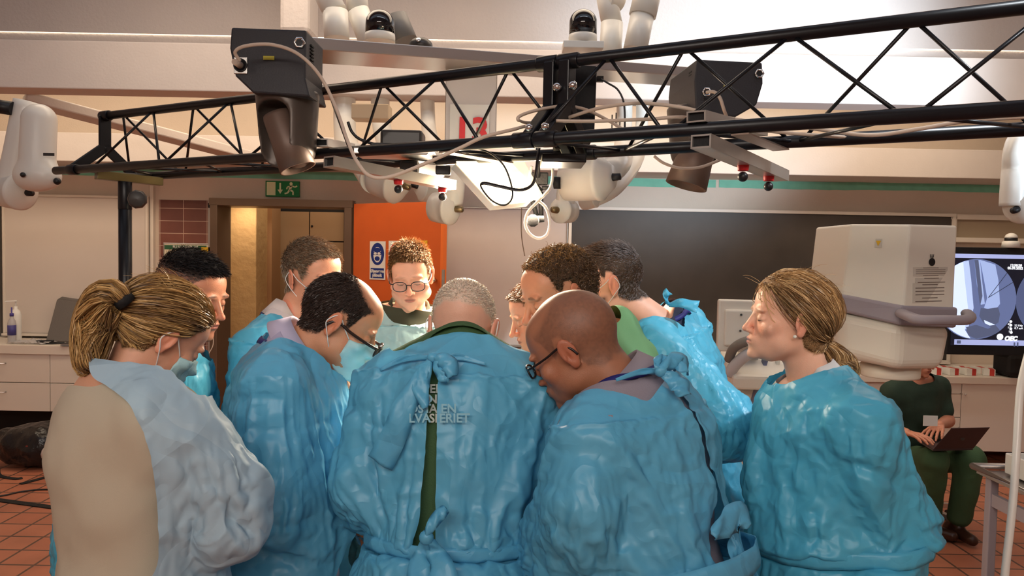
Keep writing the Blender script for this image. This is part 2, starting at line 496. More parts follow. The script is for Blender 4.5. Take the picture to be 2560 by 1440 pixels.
# vaulted ceiling behind / in front of the beams
def sheet(name, prof, xa, xb, m, thick=None, nx=2):
    k = MB(); v = []; f = []
    for (y, z) in prof: v += [(xa, y, z), (xb, y, z)]
    for i in range(len(prof) - 1): f.append((2 * i, 2 * i + 1, 2 * i + 3, 2 * i + 2))
    k.add(v, f, 0, True)
    return k.build(name, m)
vault = []
for i in range(25):
    t = i / 24 * math.pi
    vault.append((2.3 + 2.75 * math.cos(t) + .35, 3.05 + 1.75 * math.sin(t) ** .8))
# skylight opening left near the crown
struct(sheet('ceiling', vault[:13], x0, x1, M['ceil']))
struct(sheet('ceiling_front', vault[16:], x0, x1, M['ceil']))
struct(MB().box((.2, -1.6, 3.15), (11.2, 1.6, .15)).build('ceiling_rear', M['ceil']))
struct(MB().box((.2, 6.3, 4.1), (11.2, 2.2, .15)).build('ceiling_back', M['ceil']))
# roof monitor walls above the skylight opening on both sides
struct(MB().box((x0 + .0, 2.4, 4.4), (.15, 6, 1.6)).build('wall_skylight_left', M['ceil']))
struct(MB().box((x1 - .0, 2.4, 4.4), (.15, 6, 1.6)).build('wall_skylight_right', M['ceil']))
# main beam
zb = float(W(1280, 243, 5.0)[2]); zt = float(W(1280, 122, 5.0)[2])
mb = MB(); mb.box((.2, 5.11, (zb + zt) / 2), (11, .22, zt - zb)); struct(mb.build('trim_3', M['beam'], bevel=.008))
# soffit in front of the back wall
zs = float(W(1280, 424, 6.6)[2]); zs2 = float(W(1280, 352, 6.6)[2])
struct(MB().box((.2, 6.85, (zs + zs2) / 2), (11, .5, zs2 - zs)).build('trim_4', M['beam'], bevel=.006))
# slanting duct edge under the beam at left
a = P(60, 246, 5.25); b = P(700, 412, 6.45)
struct(MB().bar(a, b, .25, .07).build('trim_5', M['beam'], bevel=.01))
mb = MB(); mb.prism([P(60, 246, 5.3), P(700, 412, 6.5), P(1200, 430, 6.55), P(1200, 240, 5.6)], (0, .1, .05))
# upright duct at the top left of the cameras
mb = MB(); mb.box(P(738, -80, 4.6) + np.array([0, .1, 0.15]), (.185, .25, 1.1)); struct(mb.build('trim_6', M['ceil'], bevel=.03))

# brown tiles beside the door
a = W(398, 499, Y0 - .008); b = W(537, 503, Y0 - .008)
mb = MB(); mb.box(((a[0] + b[0]) / 2, Y0 - .006, a[2] / 2), (b[0] - a[0], .012, a[2])); struct(mb.build('wall_tiled', M['brick']))
# board frames / boards
def board(name, pts, Y, m, label, cat, fm, fw=.022, th=.02):
    (xa, ya, xb, yb) = pts
    p = W(xa, ya, Y); q = W(xb, yb, Y)
    c = (p + q) / 2; w = q[0] - p[0]; h = p[2] - q[2]
    t = thing(name, label, cat, (c[0], Y, q[2]))
    MB().box((c[0], Y, c[2]), (w, th, h)).build('panel', m, t)
    k = MB()
    k.box((c[0], Y - .005, p[2] + fw / 2), (w + 2 * fw, th + .02, fw)); k.box((c[0], Y - .005, q[2] - fw / 2), (w + 2 * fw, th + .02, fw))
    k.box((p[0] - fw / 2, Y - .005, c[2]), (fw, th + .02, h)); k.box((q[0] + fw / 2, Y - .005, c[2]), (fw, th + .02, h))
    k.build('frame', fm, t, bevel=.003)
    return t, c, p, q
t, c, p, q = board('whiteboard', (14, 490, 367, 838), Y0 - .05, M['wb'], 'large whiteboard in a pale frame on the wall above the drawer cabinet', 'whiteboard', M['white_lam'])
MB().box((c[0], Y0 - .09, q[2] - .01), (q[0] - p[0], .08, .02)).build('pen_tray', M['white_lam'], t)
struct(MB().box(W(385, 620, Y0) + np.array([.0, -.02, -.15]), (.03, .05, 1.5)).build('trim_7', M['white_lam']))
t, c, p, q = board('notice_board', (1118, 520, 1410, 870), Y0 - .04, M['pinkboard'], 'pale pinkish wall board between the orange door and the blackboard', 'board', M['alu'], .012)
MB().box((c[0], Y0 - .075, q[2] + .02), (q[0] - p[0], .08, .015)).build('pen_tray', M['alu'], t)
t, c, p, q = board('blackboard', (1430, 524, 2364, 900), Y0 - .05, M['bb'], 'wide dark blackboard on the back wall behind the group', 'blackboard', M['white_lam'], .03)
MB().box((c[0], Y0 - .09, q[2] - .02), (q[0] - p[0], .08, .02)).build('chalk_tray', M['white_lam'], t)
# dark panel at far left
p = W(-60, 480, Y0); q = W(9, 860, Y0)
MB()
tag(MB().box(((p + q) / 2 + np.array([0, -.03, 0])), (q[0] - p[0], .03, p[2] - q[2])).build('wall_panel', M['grey']), 'narrow dark grey wall panel left of the whiteboard', 'panel')
# niche with shelf at right of the blackboard
t = thing('wall_shelf', 'white framed wall shelf niche above the x-ray monitor', 'shelf', W(2480, 610, Y0))
p = W(2382, 548, Y0); q = W(2640, 600, Y0)
MB().box((p + q) / 2 + np.array([0, -.02, 0]), (q[0] - p[0], .03, p[2] - q[2])).build('back_panel', mat('shelf_back', (168, 150, 128), .6), t)
k = MB(); k.box(((p[0] + q[0]) / 2, Y0 - .06, q[2] - .02), (q[0] - p[0] + .1, .14, .045)); k.box(((p[0] + q[0]) / 2, Y0 - .03, p[2] + .02), (q[0] - p[0] + .1, .07, .05))
k.box((p[0] - .02, Y0 - .03, (p[2] + q[2]) / 2), (.05, .07, p[2] - q[2] + .05)); k.build('frame', M['white_lam'], t, bevel=.004)

# ------------------------------------------------------------------ doorway
fr = MB(); th = .14
w = .07
fr.box((dl[0] - w / 2 + .01, Y0 + .02, ZT / 2), (w, .34, ZT)); fr.box((dr[0] + w / 2 - .01, Y0 + .02, ZT / 2), (w, .34, ZT))
fr.box(((dl[0] + dr[0]) / 2, Y0 + .02, ZT + .025), (dr[0] - dl[0] + 2 * w, .34, .07))
struct(fr.build('trim_8', M['frame_metal'], bevel=.004))
struct(MB().box((dl[0] - .11, Y0 - .015, ZT / 2 + .02), (.03, .03, ZT + .04)).build('trim_9', M['alu'], bevel=.003))
# corridor behind
struct(MB().box((-2.6, 9.4, 1.6), (5, .1, 3.2)).build('wall_corridor', M['locker']))
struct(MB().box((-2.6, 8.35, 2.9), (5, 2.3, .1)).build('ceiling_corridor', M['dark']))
struct(MB().box((-4.9, 8.35, 1.5), (.1, 2.3, 3)).build('wall_corridor_left', M['beigewall']))
struct(MB().box((-.2, 8.35, 1.5), (.1, 2.3, 3)).build('wall_corridor_right', M['beigewall']))
p = W(572, 520, 7.75); q = W(641, 520, 7.75)
struct(MB().box(((p[0] + q[0]) / 2, 7.95, 1.4), (q[0] - p[0], .4, 2.8)).build('wall_column', M['beigewall'], bevel=.01))
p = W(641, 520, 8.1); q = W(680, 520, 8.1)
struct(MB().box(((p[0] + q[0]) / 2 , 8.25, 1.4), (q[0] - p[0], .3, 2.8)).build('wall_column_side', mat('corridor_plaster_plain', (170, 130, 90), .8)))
# lockers: six doors
YL = 8.6
t = thing('locker_bank', 'beige metal lockers with black locks seen through the doorway', 'locker', (W(770, 900, YL)[0], YL, 0))
lx = [W(x, 600, YL)[0] for x in (687, 774, 861)]; lz = [W(770, y, YL)[2] for y in (528, 602, 672, 742)] + [1.0, .5, .08]
MB().box(((lx[0] + lx[2]) / 2, YL + .25, lz[0] / 2 + .02), (lx[2] - lx[0] + .03, .46, lz[0] + .04)).build('body', M['dark'], t)
zc = [lz[0], W(770, 670, YL)[2], W(770, 815, YL)[2], .7, .1]
for i in range(2):
    zz = zc if i == 0 else [lz[0], W(770, 603, YL)[2], W(770, 745, YL)[2], .85, .1]
    for j in range(4):
        a, b = zz[j], zz[j + 1]
        d = MB().box(((lx[i] + lx[i + 1]) / 2, YL, (a + b) / 2), (lx[i + 1] - lx[i] - .012, .02, a - b - .015)).build('door', M['locker'], t, bevel=.002)
        MB().cyl((lx[i] + .03, YL - .02, (a + b) / 2), (lx[i] + .03, YL, (a + b) / 2), .012).build('lock', M['black'], d)
MB().box((lx[2] + .05, YL - .05, 1.2), (.07, .1, 2.4)).build('side_post', M['dark'], t)
# orange door, opened into the room
Dn = W(1108, 700, 6.45)
hinge = np.array([W(887, 700, Y0 - .12)[0], Y0 - .12, 0]); free = np.array([Dn[0], 6.45, 0])
tdir = norm(free - hinge); nrm = np.array([tdir[1], -tdir[0], 0]);
if nrm[1] > 0: nrm = -nrm
dw = np.linalg.norm(free - hinge); zt = float(W(900, 510, Y0 - .12)[2])
R = np.array([tdir, -nrm, (0, 0, 1)]).T
d = thing('door_1', None, None, hinge); d['kind'] = 'structure'
MB().box(hinge + tdir * dw / 2 + np.array([0, 0, zt / 2 + .01]), (dw, .045, zt - .02), R).build('door_leaf', M['orange'], d, bevel=.002)
e = free + np.array([0, 0, zt / 2 + .01])
MB().box(hinge + tdir * (dw - .001) + np.array([0, 0, zt / 2 + .01]), (.03, .05, zt - .02), R).build('door_edge', M['orange2'], d)
def ondoor(px, py, off=.03):             # pixel -> point on the door face
    n = nrm; o = hinge + n * off; v = ray(px, py)
    return CAM + v * (((o - CAM) @ n) / (v @ n))
k = ondoor(1090, 700); MB().lathe([(.012, 0), (.012, .02), (.026, .03), (.026, .06), (.02, .066)], k, nrm).build('door_knob', M['chrome'], d)
MB().box(ondoor(1108, 697, .027), (.028, .006, .16), R).build('lock_plate', M['alu'], d)
up = np.array([0, 0, 1.0])
def doorsign(name, x0_, y0_, x1_, y1_, label, mats, cat='sign'):
    a = ondoor(x0_, y0_, .027); b = ondoor(x1_, y1_, .027); c = (a + b) / 2; w = abs((b - a) @ tdir); h = a[2] - b[2]
    t = thing(name, label, cat, c)
    MB().box(c, (w, .003, h), R).build('plate', M['white'], t)
    return t, c, w, h
def disc(c, rx, rz, X, Nn, th=.0012, n=36):
    return MB().prism([c + X * rx * math.cos(a) + up * rz * math.sin(a) for a in np.linspace(0, 2 * math.pi, n, endpoint=False)], Nn * th)
t, c, w, h = doorsign('safety_sign', 925, 603, 963, 700, 'white and blue eye protection sign on the orange door', None)
cc = c + up * h * .17
X = tdir
disc(cc + nrm * .002, w * .42, h * .29, X, nrm).build('blue_disc', M['signblue'], t)
disc(cc + nrm * .0035 - up * h * .02, w * .25, h * .2, X, nrm).build('white_face', M['white'], t)
k = disc(cc + nrm * .005 + up * h * .085, w * .27, h * .085, X, nrm)
k2 = disc(cc + nrm * .005 - up * h * .12, w * .16, h * .06, X, nrm); k2.build('chin', M['signblue'], t)
disc(cc + nrm * .005 + up * h * .1, w * .22, h * .06, X, nrm).build('hair', M['signblue'], t)
MB().box(cc + nrm * .0055 + up * h * .02, (w * .5, .001, h * .075), R).build('goggle_band', M['signblue'], t)
for sg in (-1, 1): disc(cc + nrm * .0065 + X * sg * w * .12 + up * h * .015, w * .1, h * .03, X, nrm).build('goggle_lens', M['white'], t)
MB().box(c + nrm * .003 - up * h * .33, (w * .84, .0015, h * .26), R).build('text_panel', M['signblue'], t)
text_mesh('lettering', 'Øjenværn', M['white'], c + nrm * .005 - up * h * .315, X, up, h * .115, t, align='CENTER', bold=.0015)
text_mesh('lettering', 'påbudt', M['white'], c + nrm * .005 - up * h * .42, X, up, h * .115, t, align='CENTER', bold=.0015)
t, c, w, h = doorsign('prohibition_sign', 972, 602, 1010, 700, 'white sign with a red ring, half hidden behind the man with glasses', None)
k = disc(c + nrm * .002 + up * h * .17, w * .42, h * .29, X, nrm); k.build('red_ring', M['red'], t)
disc(c + nrm * .0035 + up * h * .17, w * .32, h * .22, X, nrm).build('white_disc', M['white'], t)
a = ondoor(1030, 601, .027); b = ondoor(1067, 700, .027)
tag(MB().box((a + b) / 2, (abs((b - a) @ tdir), .003, a[2] - b[2]), R).build('warning_sign', M['signyellow']), 'yellow warning sign on the orange door, mostly hidden behind a head', 'sign')

# exit sign
p = W(665, 452, Y0 - .03); q = W(749, 493, Y0 - .03); c = (p + q) / 2; w = q[0] - p[0]; h = p[2] - q[2]
t = thing('exit_sign', 'green emergency exit sign with arrow and running man above the doorway', 'sign', c)
MB().box(c, (w, .03, h)).build('plate', M['signgreen'], t, bevel=.002)
yf = c[1] - .017
def fl(pts): # polygons in sign units (-.5...5)
    return [(c[0] + x * w, yf, c[2] + z * h) for x, z in pts]
MB().prism(fl([(-.46, -.42), (-.2, -.42), (-.2, .42), (-.46, .42)]), (0, -.001, 0)).build('door_pictogram', M['signcream'], t)
MB().prism(fl([(-.085, .38), (-.035, .38), (-.035, -.05), (.02, -.05), (-.06, -.32), (-.14, -.05), (-.085, -.05)]), (0, -.001, 0)).build('arrow', M['signcream'], t)
k = MB()
def seg(a, b, wd):
    a = np.array([c[0] + a[0] * w, yf, c[2] + a[1] * h]); b = np.array([c[0] + b[0] * w, yf, c[2] + b[1] * h])
    k.bar(a, b, .002, wd, up=np.cross(b - a, (0, 1, 0)))
k.cyl((c[0] + .26 * w, yf - .001, c[2] + .33 * h), (c[0] + .26 * w, yf + .001, c[2] + .33 * h), .1 * h)
seg((.27, .22), (.22, -.05), .024); seg((.27, .2), (.38, .12), .012); seg((.38, .12), (.44, .2), .012); seg((.26, .18), (.15, .12), .012); seg((.15, .12), (.13, -.02), .012)
seg((.22, -.05), (.32, -.16), .016); seg((.32, -.16), (.32, -.38), .014); seg((.22, -.05), (.16, -.25), .016); seg((.16, -.25), (.07, -.3), .014)
k.build('running_man', M['signcream'], t)

# evacuation plan poster
p = W(409, 607, Y0 - .02); q = W(531, 706, Y0 - .02); c = (p + q) / 2; w = q[0] - p[0]; h = p[2] - q[2]
t = thing('evacuation_plan', 'framed evacuation plan with a green heading on the brown tiles', 'poster', c)
MB().box(c, (w, .012, h)).build('frame', M['alu'], t, bevel=.002)
MB().box(c + np.array([0, -.007, 0]), (w * .95, .002, h * .93)).build('sheet', mat('plan_paper', (216, 206, 180), .5), t)
MB().box(c + np.array([-.02, -.009, h * .39]), (w * .86, .001, h * .11)).build('heading_bar', mat('plan_green', (46, 92, 62), .5), t)
text_mesh('heading', 'FLUGTVEJSPLAN', M['white'], c + np.array([-.02, -.0105, h * .37]), (1, 0, 0), (0, 0, 1), h * .09, t, align='CENTER', bold=.001)
MB().box(c + np.array([w * .37, -.0095, h * .3]), (w * .18, .001, h * .22)).build('yellow_legend', M['signyellow'], t)
k = MB(); gm = mat('plan_lines', (150, 140, 110), .6)
for i in range(9): k.box(c + np.array([(-.36 + i * .075) * w, -.0092, -.03 * h]), (.002, .001, h * .5))
for i in range(4): k.box(c + np.array([-.06 * w, -.0092, (.22 - i * .16) * h]), (w * .6, .001, .002))
k.build('plan_drawing', gm, t)

# door cable and sensor box
k = MB(); k.tube(catmull([W(545, 512, Y0 - .05), W(538, 503, Y0 - .05), W(550, 496, Y0 - .05), W(600, 496, Y0 - .05), W(700, 502, Y0 - .05), W(760, 500, Y0 - .05), W(890, 506, Y0 - .05)]), .004, 6)
tag(k.build('door_cable', M['white_lam']), 'thin pale cable looping over the steel door frame', 'cable')
tag(MB().box(W(530, 514, Y0 - .04), (.055, .06, .045)).build('door_sensor', M['black'], bevel=.005), 'small black sensor box at the top left corner of the door frame', 'sensor')
k = MB(); k.tube(catmull([W(531, 520, Y0 - .06), W(534, 700, Y0 - .06), W(531, 812, Y0 - .2), W(533, 860, Y0 - .2), W(520, 890, Y0 - .2), W(522, 920, Y0 - .2), W(535, 960, Y0 - .2), W(533, 1040, Y0 - .2), W(518, 1085, Y0 - .2)]), .004, 6)
tag(k.build('hanging_cable', M['white_lam']), 'thin white cable hanging down along the left door post', 'cable')
# ------------------------------------------------------------------ lighting truss
M['truss'] = mat('truss_black_paint', (22, 22, 27), 0.34, 0.2)
M['whiteplastic'] = mat('white_arm_plastic', (228, 224, 216), 0.35, coat=.15)
M['cablebeige'] = mat('beige_cable', (196, 176, 160), 0.45)
M['dkgrey'] = mat('dark_grey_plastic', (62, 58, 56), 0.38)
M['darkbrown'] = mat('projector_shell', (84, 74, 68), 0.35, 0.3)
M['smoke'] = mat('smoked_dome', (14, 16, 22), 0.06, coat=.6)
ZT2, ZB2 = 2.331, 2.08
A0 = H(262, 290, ZT2); B0 = H(2560, 18, ZT2)
td = norm(B0 - A0); td[2] = 0; td = norm(td); tn = np.array([-td[1], td[0], 0])   # tn points away from the camera
if tn[1] < 0: tn = -tn
def tt(px, py=200, z=ZT2):              # length along the truss for a pixel column
    v = ray(px, py); a = np.array([td, -np.array([v[0], v[1], 0])])
    s = np.linalg.solve(np.array([[td[0], -v[0]], [td[1], -v[1]]]), (CAM - A0)[:2])
    return s[0]
L_end = 0.0; L_right = tt(2560, 18) + 0.5
def tp(s, k):                            # chord points: 0 top, 1 front, 2 back
    p = A0 + td * s
    if k == 1: p = p - tn * .145; p[2] = ZB2
    if k == 2: p = p + tn * .145; p[2] = ZB2
    return p
SJ = tt(1395)
truss = thing('lighting_truss', 'long black triangular truss of tubes crossing above the group', 'truss', tp(SJ, 0))
for k in range(3):
    MB().cyl(tp(-.12 if k == 1 else -.02, k), tp(L_right, k), .0175, n=18).build('chord_tube', M['truss'], truss)
    for sg in (-1, 1): MB().cyl(tp(SJ + sg * .035 - .033, k), tp(SJ + sg * .035 + .033, k), .0235, n=18).build('coupling_sleeve', M['truss'], truss, bevel=.003)
    MB().cyl(tp(-.02, k), tp(.035, k), .0225, n=18).build('coupling_sleeve', M['truss'], truss, bevel=.003)
def brace(s1, k1, s2, k2):
    MB().cyl(tp(s1, k1), tp(s2, k2), .0052, n=8).build('brace', M['truss'], truss)
tops = [tt(x) for x in (307, 383, 484, 576, 690, 820, 956, 1097, 1273)]
rt = [tt(x) for x in (1520, 1710, 1975, 2280)]
S = (tt(2280) - tt(1710)) / 2
rt.append(tt(2280) + S); rt.append(tt(2280) + 2 * S)
def zig(T, first):
    for i, s in enumerate(T):
        face = 1 + (i + first) % 2
        a = (T[i - 1] if i else s - .17); b = (T[i + 1] if i < len(T) - 1 else s + .17)
        brace(s, 0, a + (s - a) * .05, face); brace(s, 0, b - (b - s) * .05, face)
        c = (s + b) / 2
        brace(a, 1 + i % 2, s, 2 - i % 2)
zig(tops, 1); zig(rt, 0)
# end and joint plates
def frame_plates(s, w=.03):
    k = MB()
    mid = (tp(s, 1) + tp(s, 2)) / 2 + np.array([0, 0, .115])
    k.bar(tp(s, 0), mid, w, .055, up=tn)
    k.bar(mid, tp(s, 1), w, .045, up=tn); k.bar(mid, tp(s, 2), w, .045, up=tn)
    return k.build('joint_plate', M['truss'], truss, bevel=.004)
frame_plates(.0, .012); frame_plates(SJ - .02, .035); frame_plates(SJ + .03, .035)
MB().bar(tp(.02, 1), tp(.02, 1) + np.array([0, 0, -.075]), .03, .05).build('end_bracket', M['truss'], truss)
for s in (SJ - .02, SJ + .03):
    k = MB(); k.ball(tp(s, 1) + np.array([0, -.03, .03]), .012, 12); k.ball((tp(s, 0) * .75 + tp(s, 1) * .25) + np.array([.03, -.02, -.02]), .014, 12)
    k.build('bolt', M['chrome'], truss)
k = MB(); q = (tp(SJ, 1) + tp(SJ, 2)) / 2
k.box(q + np.array([.02, .02, -.04]), (.13, .16, .025)); k.build('foot_bracket', M['truss'], truss, bevel=.003)
# cross plates under the lower chords
for (x1, x2) in ((1178, 1260), (1880, 1990)):
    a = tp(tt(x1), 1) + np.array([0, -.01, -.02]); b = tp(tt(x1) + .06, 2) + np.array([0, .01, -.02])
    k = MB(); k.bar(a, b, .045, .004); k.build('cross_plate', mat('plate_metal', (168, 150, 138), .35, .7), truss)
# square beam on the stand end, stand pole
sb = thing('truss_stand', 'black telescopic stand carrying the left end of the truss', 'stand', (H(313, 800, 2.0)[0], H(313, 800, 2.0)[1], 0))
c1 = (tp(.25, 1) + tp(.25, 2)) / 2
ps = P(313, 600, 3.2); gx, gy = ps[0], ps[1]
sb.location = (gx, gy, 0)
MB().cyl((gx, gy, .12), (gx, gy, 1.55), .030).build('lower_pole', M['truss'], sb)
MB().cyl((gx, gy, .9), (gx, gy, 2.035), .027).build('upper_pole', M['truss'], sb)
a = P(313, 455, 3.2); b = P(313, 524, 3.2)
MB().cyl((gx, gy, a[2]), (gx, gy, b[2]), .028).build('clamp_collar', M['truss'], sb, bevel=.002)
k = P(345, 499, 3.13); MB().lathe([(.012, -.03), (.012, 0), (.036, .004), (.04, .018), (.034, .034), (.0, .038)], k, (.35, -1, 0), n=9).build('knob', M['dkgrey'], sb, bevel=.004)
MB().bar(P(240, 437, 3.12), P(404, 455, 3.3), .05, .035).build('cross_bar', mat('dull_brass_bar', (120, 106, 66), .4, .6), sb, bevel=.002)
for i in range(3):
    an = i * 2.094 + .5; f = (gx + math.cos(an) * .5, gy + math.sin(an) * .5, .012)
    l = MB().bar((gx, gy, .55), f, .03, .015).build('leg', M['truss'], sb)
    MB().ball(f, (.03, .03, .012), 12).build('rubber_foot', M['black'], l)

# ------------------------------------------------------------------ aluminium bars with ball knobs
def hbar(name, label, p, q, w, h, knobs, cat='bar', grp=None):
    t = thing(name, label, cat, p, grp)
    k = MB(); d = norm(q - p); x = norm(np.cross(d, (0, 0, 1))); z = np.cross(x, d); tk = .004
    for (ox, oz, ww, hh) in ((0, h / 2, w, tk), (0, -h / 2, w, tk), (w / 2, 0, tk, h + tk), (-w / 2, 0, tk, h + tk)):
        k.bar(p + x * ox + z * oz, q + x * ox + z * oz, ww, hh)
    k.build('square_tube', M['alu'], t)
    MB().bar(p + d * .01, p + d * .012, w - tk, h - tk).build('end_plug', M['blackmatte'], t)
    for (px, py) in knobs:
        v = ray(px, py)
        s = np.linalg.lstsq(np.stack([d, -v], 1), CAM - p, rcond=None)[0][0]
        c = p + d * s - np.array([0, 0, h / 2])
        kn = MB().cyl(c - np.array([0, 0, .016]), c, .014, .016).build('red_washer', M['red'], t, bevel=.002)
        MB().ball(c - np.array([0, 0, .031]), .0135, 18).build('ball_knob', M['black'], t)
        MB().lathe([(.0, .003), (.012, .001), (.013, 0)], c + np.array([0, 0, h]), (0, 0, 1), 12).build('screw_head', M['chrome'], t)
    return t
hbar('square_bar', 'aluminium square tube with two black ball knobs hanging below the truss on the left side', P(822, 404, 2.15), P(1128, 463, 2.55), .045, .028, [(995, 445), (1106, 462)], grp=None)
hbar('square_bar', 'aluminium square tube with two black ball knobs under the right projector', P(1752, 353, 1.72), P(1952, 440, 2.25), .045, .028, [(1857, 402), (1921, 430)])
hbar('square_bar', 'short aluminium tube lying on top of the truss chord before the right projector', P(1740, 291, 1.85), P(1900, 330, 2.35), .045, .024, [])
hbar('square_bar', 'short aluminium tube lying on the truss chord beside the left projector', P(800, 356, 2.45), P(870, 368, 2.75), .05, .022, [])

# ------------------------------------------------------------------ projectors
def projector(label, d, off, poly, side_in, shell, barrel, ports, flip=1):
    px, py = poly[0]
    t = thing('stage_projector', label, 'projector', P(px, py, d))
    F = [P(x, y, d) for (x, y) in poly]
    MB().prism(F, off).build('housing', mat('projector_housing', (40, 39, 45), .5, bump=.1, bscale=200), t, bevel=.006)
    n = -norm(_f)
    for kind, x, y, sx, sy in ports:
        c = P(x, y, d) + n * .004
        if kind == 'sock':
            s = MB().box(c, (sx, .006, sy)).build('connector_plate', M['alu'], t, bevel=.002)
            MB().lathe([(.0, .004), (.016, .004), (.018, .007), (.021, .007), (.021, 0)], c, n).build('socket', M['black'], s)
            MB().cyl(c + n * .004, c + n * .04 + np.array([-.005, 0, 0]), .011, .009).build('plug', M['cablebeige'], s)
        if kind == 'ring':
            MB().lathe([(.0, 0), (.012, 0), (.013, .006), (.018, .006), (.019, 0)], c, n, 6).build('hex_socket', M['chrome'], t)
            MB().cyl(c, c + n * .003, .011).build('socket_hole', M['black'], t)
        if kind == 'label':
            MB().box(c, (sx, .002, sy)).build('yellow_label', mat('label_yellow', (170, 160, 40), .5), t)
    # vents on the side face
    a = np.asarray(F[side_in]); s_ = norm(off)
    for i in range(6):
        z0 = -.035 - i * .011
        c = a + s_ * .07 + np.array([0, 0, z0]); sidex = (1 if flip > 0 else -1)
        MB().box(c + _r * sidex * .003 , (.004, .04, .005), np.array([np.cross(s_, (0, 0, 1)), s_, (0, 0, 1)]).T).build('vent_slot', M['blackmatte'], t)
    # shell with an arched opening
    (sx, sy1, sy2, w1, w2, sd) = shell
    top = P(sx, sy1, sd); bot = P(sx + 2, sy2, sd); r1 = w1 / F_PX * sd / 2; r2 = w2 / F_PX * sd / 2
    (bx1, by1, bx2, by2, bw) = barrel
    Lz = top[2] - bot[2]
    def fn(p):
        d1 = cap(p, top, bot + (top - bot) * .30, r1, r2)
        d1 = smax(d1, (p[..., 2] - top[2]), .01); d1 = smax(d1, bot[2] - p[..., 2], .03)
        q = p - (top + bot) / 2 - np.array([-.03 * flip, -r1 * .8, -Lz * .12])
        hole = rbox(q, (0, 0, 0), (r1 * .58, r1 * .9, Lz * .44), .05)
        return smax(d1, -hole, .006)
    lo = np.minimum(top, bot) - r1 - .02; hi = np.maximum(top, bot) + r1 + .02
    sdf_obj('yoke_shell', fn, lo, hi, .006, M['darkbrown'], t, 2)
    a = P(bx1, by1, sd - .03); b = P(bx2, by2, sd - .03); rr = bw / F_PX * sd / 2
    MB().lathe([(0, 0), (rr * .9, 0), (rr * .95, .01), (rr, np.linalg.norm(b - a) * .5), (rr * 1.12, np.linalg.norm(b - a)), (rr * 1.0, np.linalg.norm(b - a)), (rr * .95, np.linalg.norm(b - a) - .02), (0, np.linalg.norm(b - a) - .02)], a, b - a).build('lens_barrel', mat('lens_barrel_paint', (104, 84, 74), .45, .2), t)
    return t
projector('left black projector hanging head down in front of the truss with a beige cable', 2.3, P(808, 120, 2.55) - P(766, 75, 2.3),
          [(578, 68), (766, 75), (764, 195), (776, 242), (632, 232), (588, 190), (574, 120)], 1,
          (719, 228, 424, 156, 138, 2.42), (694, 285, 745, 422, 80),
          [('sock', 603, 165, .042, .052), ('ring', 750, 108, 0, 0), ('label', 673, 146, .034, .012)])
projector('right black projector behind the truss braces tilted to the right', 2.75, P(1676, 200, 3.15) - P(1742, 150, 2.75),
          [(1742, 148), (1906, 156), (1908, 208), (1892, 262), (1840, 292), (1740, 285), (1736, 200)], 0,
          (1735, 270, 420, 135, 120, 2.95), (1752, 345, 1715, 465, 92),
          [('ring', 1766, 231, 0, 0), ('ring', 1897, 185, 0, 0), ('label', 1818, 218, .03, .012)], -1)

# ------------------------------------------------------------------ cables over the truss
def cable(name, label, pts, r, m, n=8, flat=1.0):
    k = MB(); k.tube(catmull([P(*q) for q in pts], 8), r, n, flat=flat)
    return tag(k.build(name, m), label, 'cable')
cable('signal_cable', 'beige cable arching from the left projector down and over the truss to the right',
      [(600, 152, 2.22), (588, 130, 2.2), (615, 115, 2.19), (680, 112, 2.19), (745, 135, 2.19), (800, 190, 2.19), (840, 270, 2.18), (868, 350, 2.12), (893, 405, 2.05), (925, 440, 2.02), (975, 442, 2.02), (1060, 410, 2.04), (1150, 370, 2.05), (1208, 343, 2.05), (1290, 322, 2.1), (1330, 312, 2.2), (1400, 300, 2.2), (1500, 270, 2.1), (1600, 258, 2.05), (1700, 268, 2.0), (1760, 282, 2.0), (1850, 300, 2.05), (1960, 310, 2.0), (2060, 325, 1.95), (2180, 338, 1.9), (2300, 322, 1.85), (2420, 302, 1.8), (2600, 290, 1.7)], .0052, M['cablebeige'])
cable('signal_cable', 'beige cable lying lower along the right part of the truss', [(1390, 302, 2.1), (1480, 303, 2.1), (1620, 298, 2.05), (1720, 294, 2.05), (1860, 320, 2.1), (2000, 335, 2.0), (2180, 346, 1.95), (2320, 340, 1.9), (2450, 322, 1.85), (2600, 312, 1.75)], .0050, M['cablebeige'])
cable('signal_cable', 'beige cable coiled in a loop around the central truss joint', [(1560, 325, 2.3), (1500, 290, 2.3), (1450, 270, 2.25), (1400, 266, 2.2), (1340, 276, 2.15), (1300, 290, 2.12), (1298, 302, 2.12), (1330, 307, 2.2), (1420, 305, 2.35)], .0050, M['cablebeige'])
cable('signal_cable', 'beige cable hanging in a bow below the right projector', [(1635, 390, 2.5), (1660, 408, 2.5), (1700, 420, 2.5), (1750, 418, 2.5), (1800, 400, 2.5)], .0050, M['cablebeige'])
cable('signal_cable', 'short pale cable curling out of the round socket of the right projector', [(1766, 231, 2.68), (1785, 230, 2.66), (1800, 245, 2.65), (1810, 275, 2.65), (1820, 300, 2.7)], .0062, M['cablebeige'])
cable('flat_cable', 'flat black cable looping below the middle of the truss', [(1195, 372, 2.2), (1230, 385, 2.2), (1262, 418, 2.2), (1280, 470, 2.2), (1278, 500, 2.2), (1258, 513, 2.2), (1228, 500, 2.2), (1203, 468, 2.2), (1210, 458, 2.19), (1250, 466, 2.19), (1300, 475, 2.18), (1330, 462, 2.17), (1340, 430, 2.17), (1346, 380, 2.18), (1350, 365, 2.2)], .0062, mat('flat_cable_black', (30, 24, 26), .35), flat=.45)
cable('thin_black_cable', 'thin black cable plugged into the side of the black control box', [(1502, 198, 2.25), (1520, 208, 2.25), (1545, 225, 2.25), (1560, 260, 2.25), (1562, 320, 2.25)], .0030, M['black'])
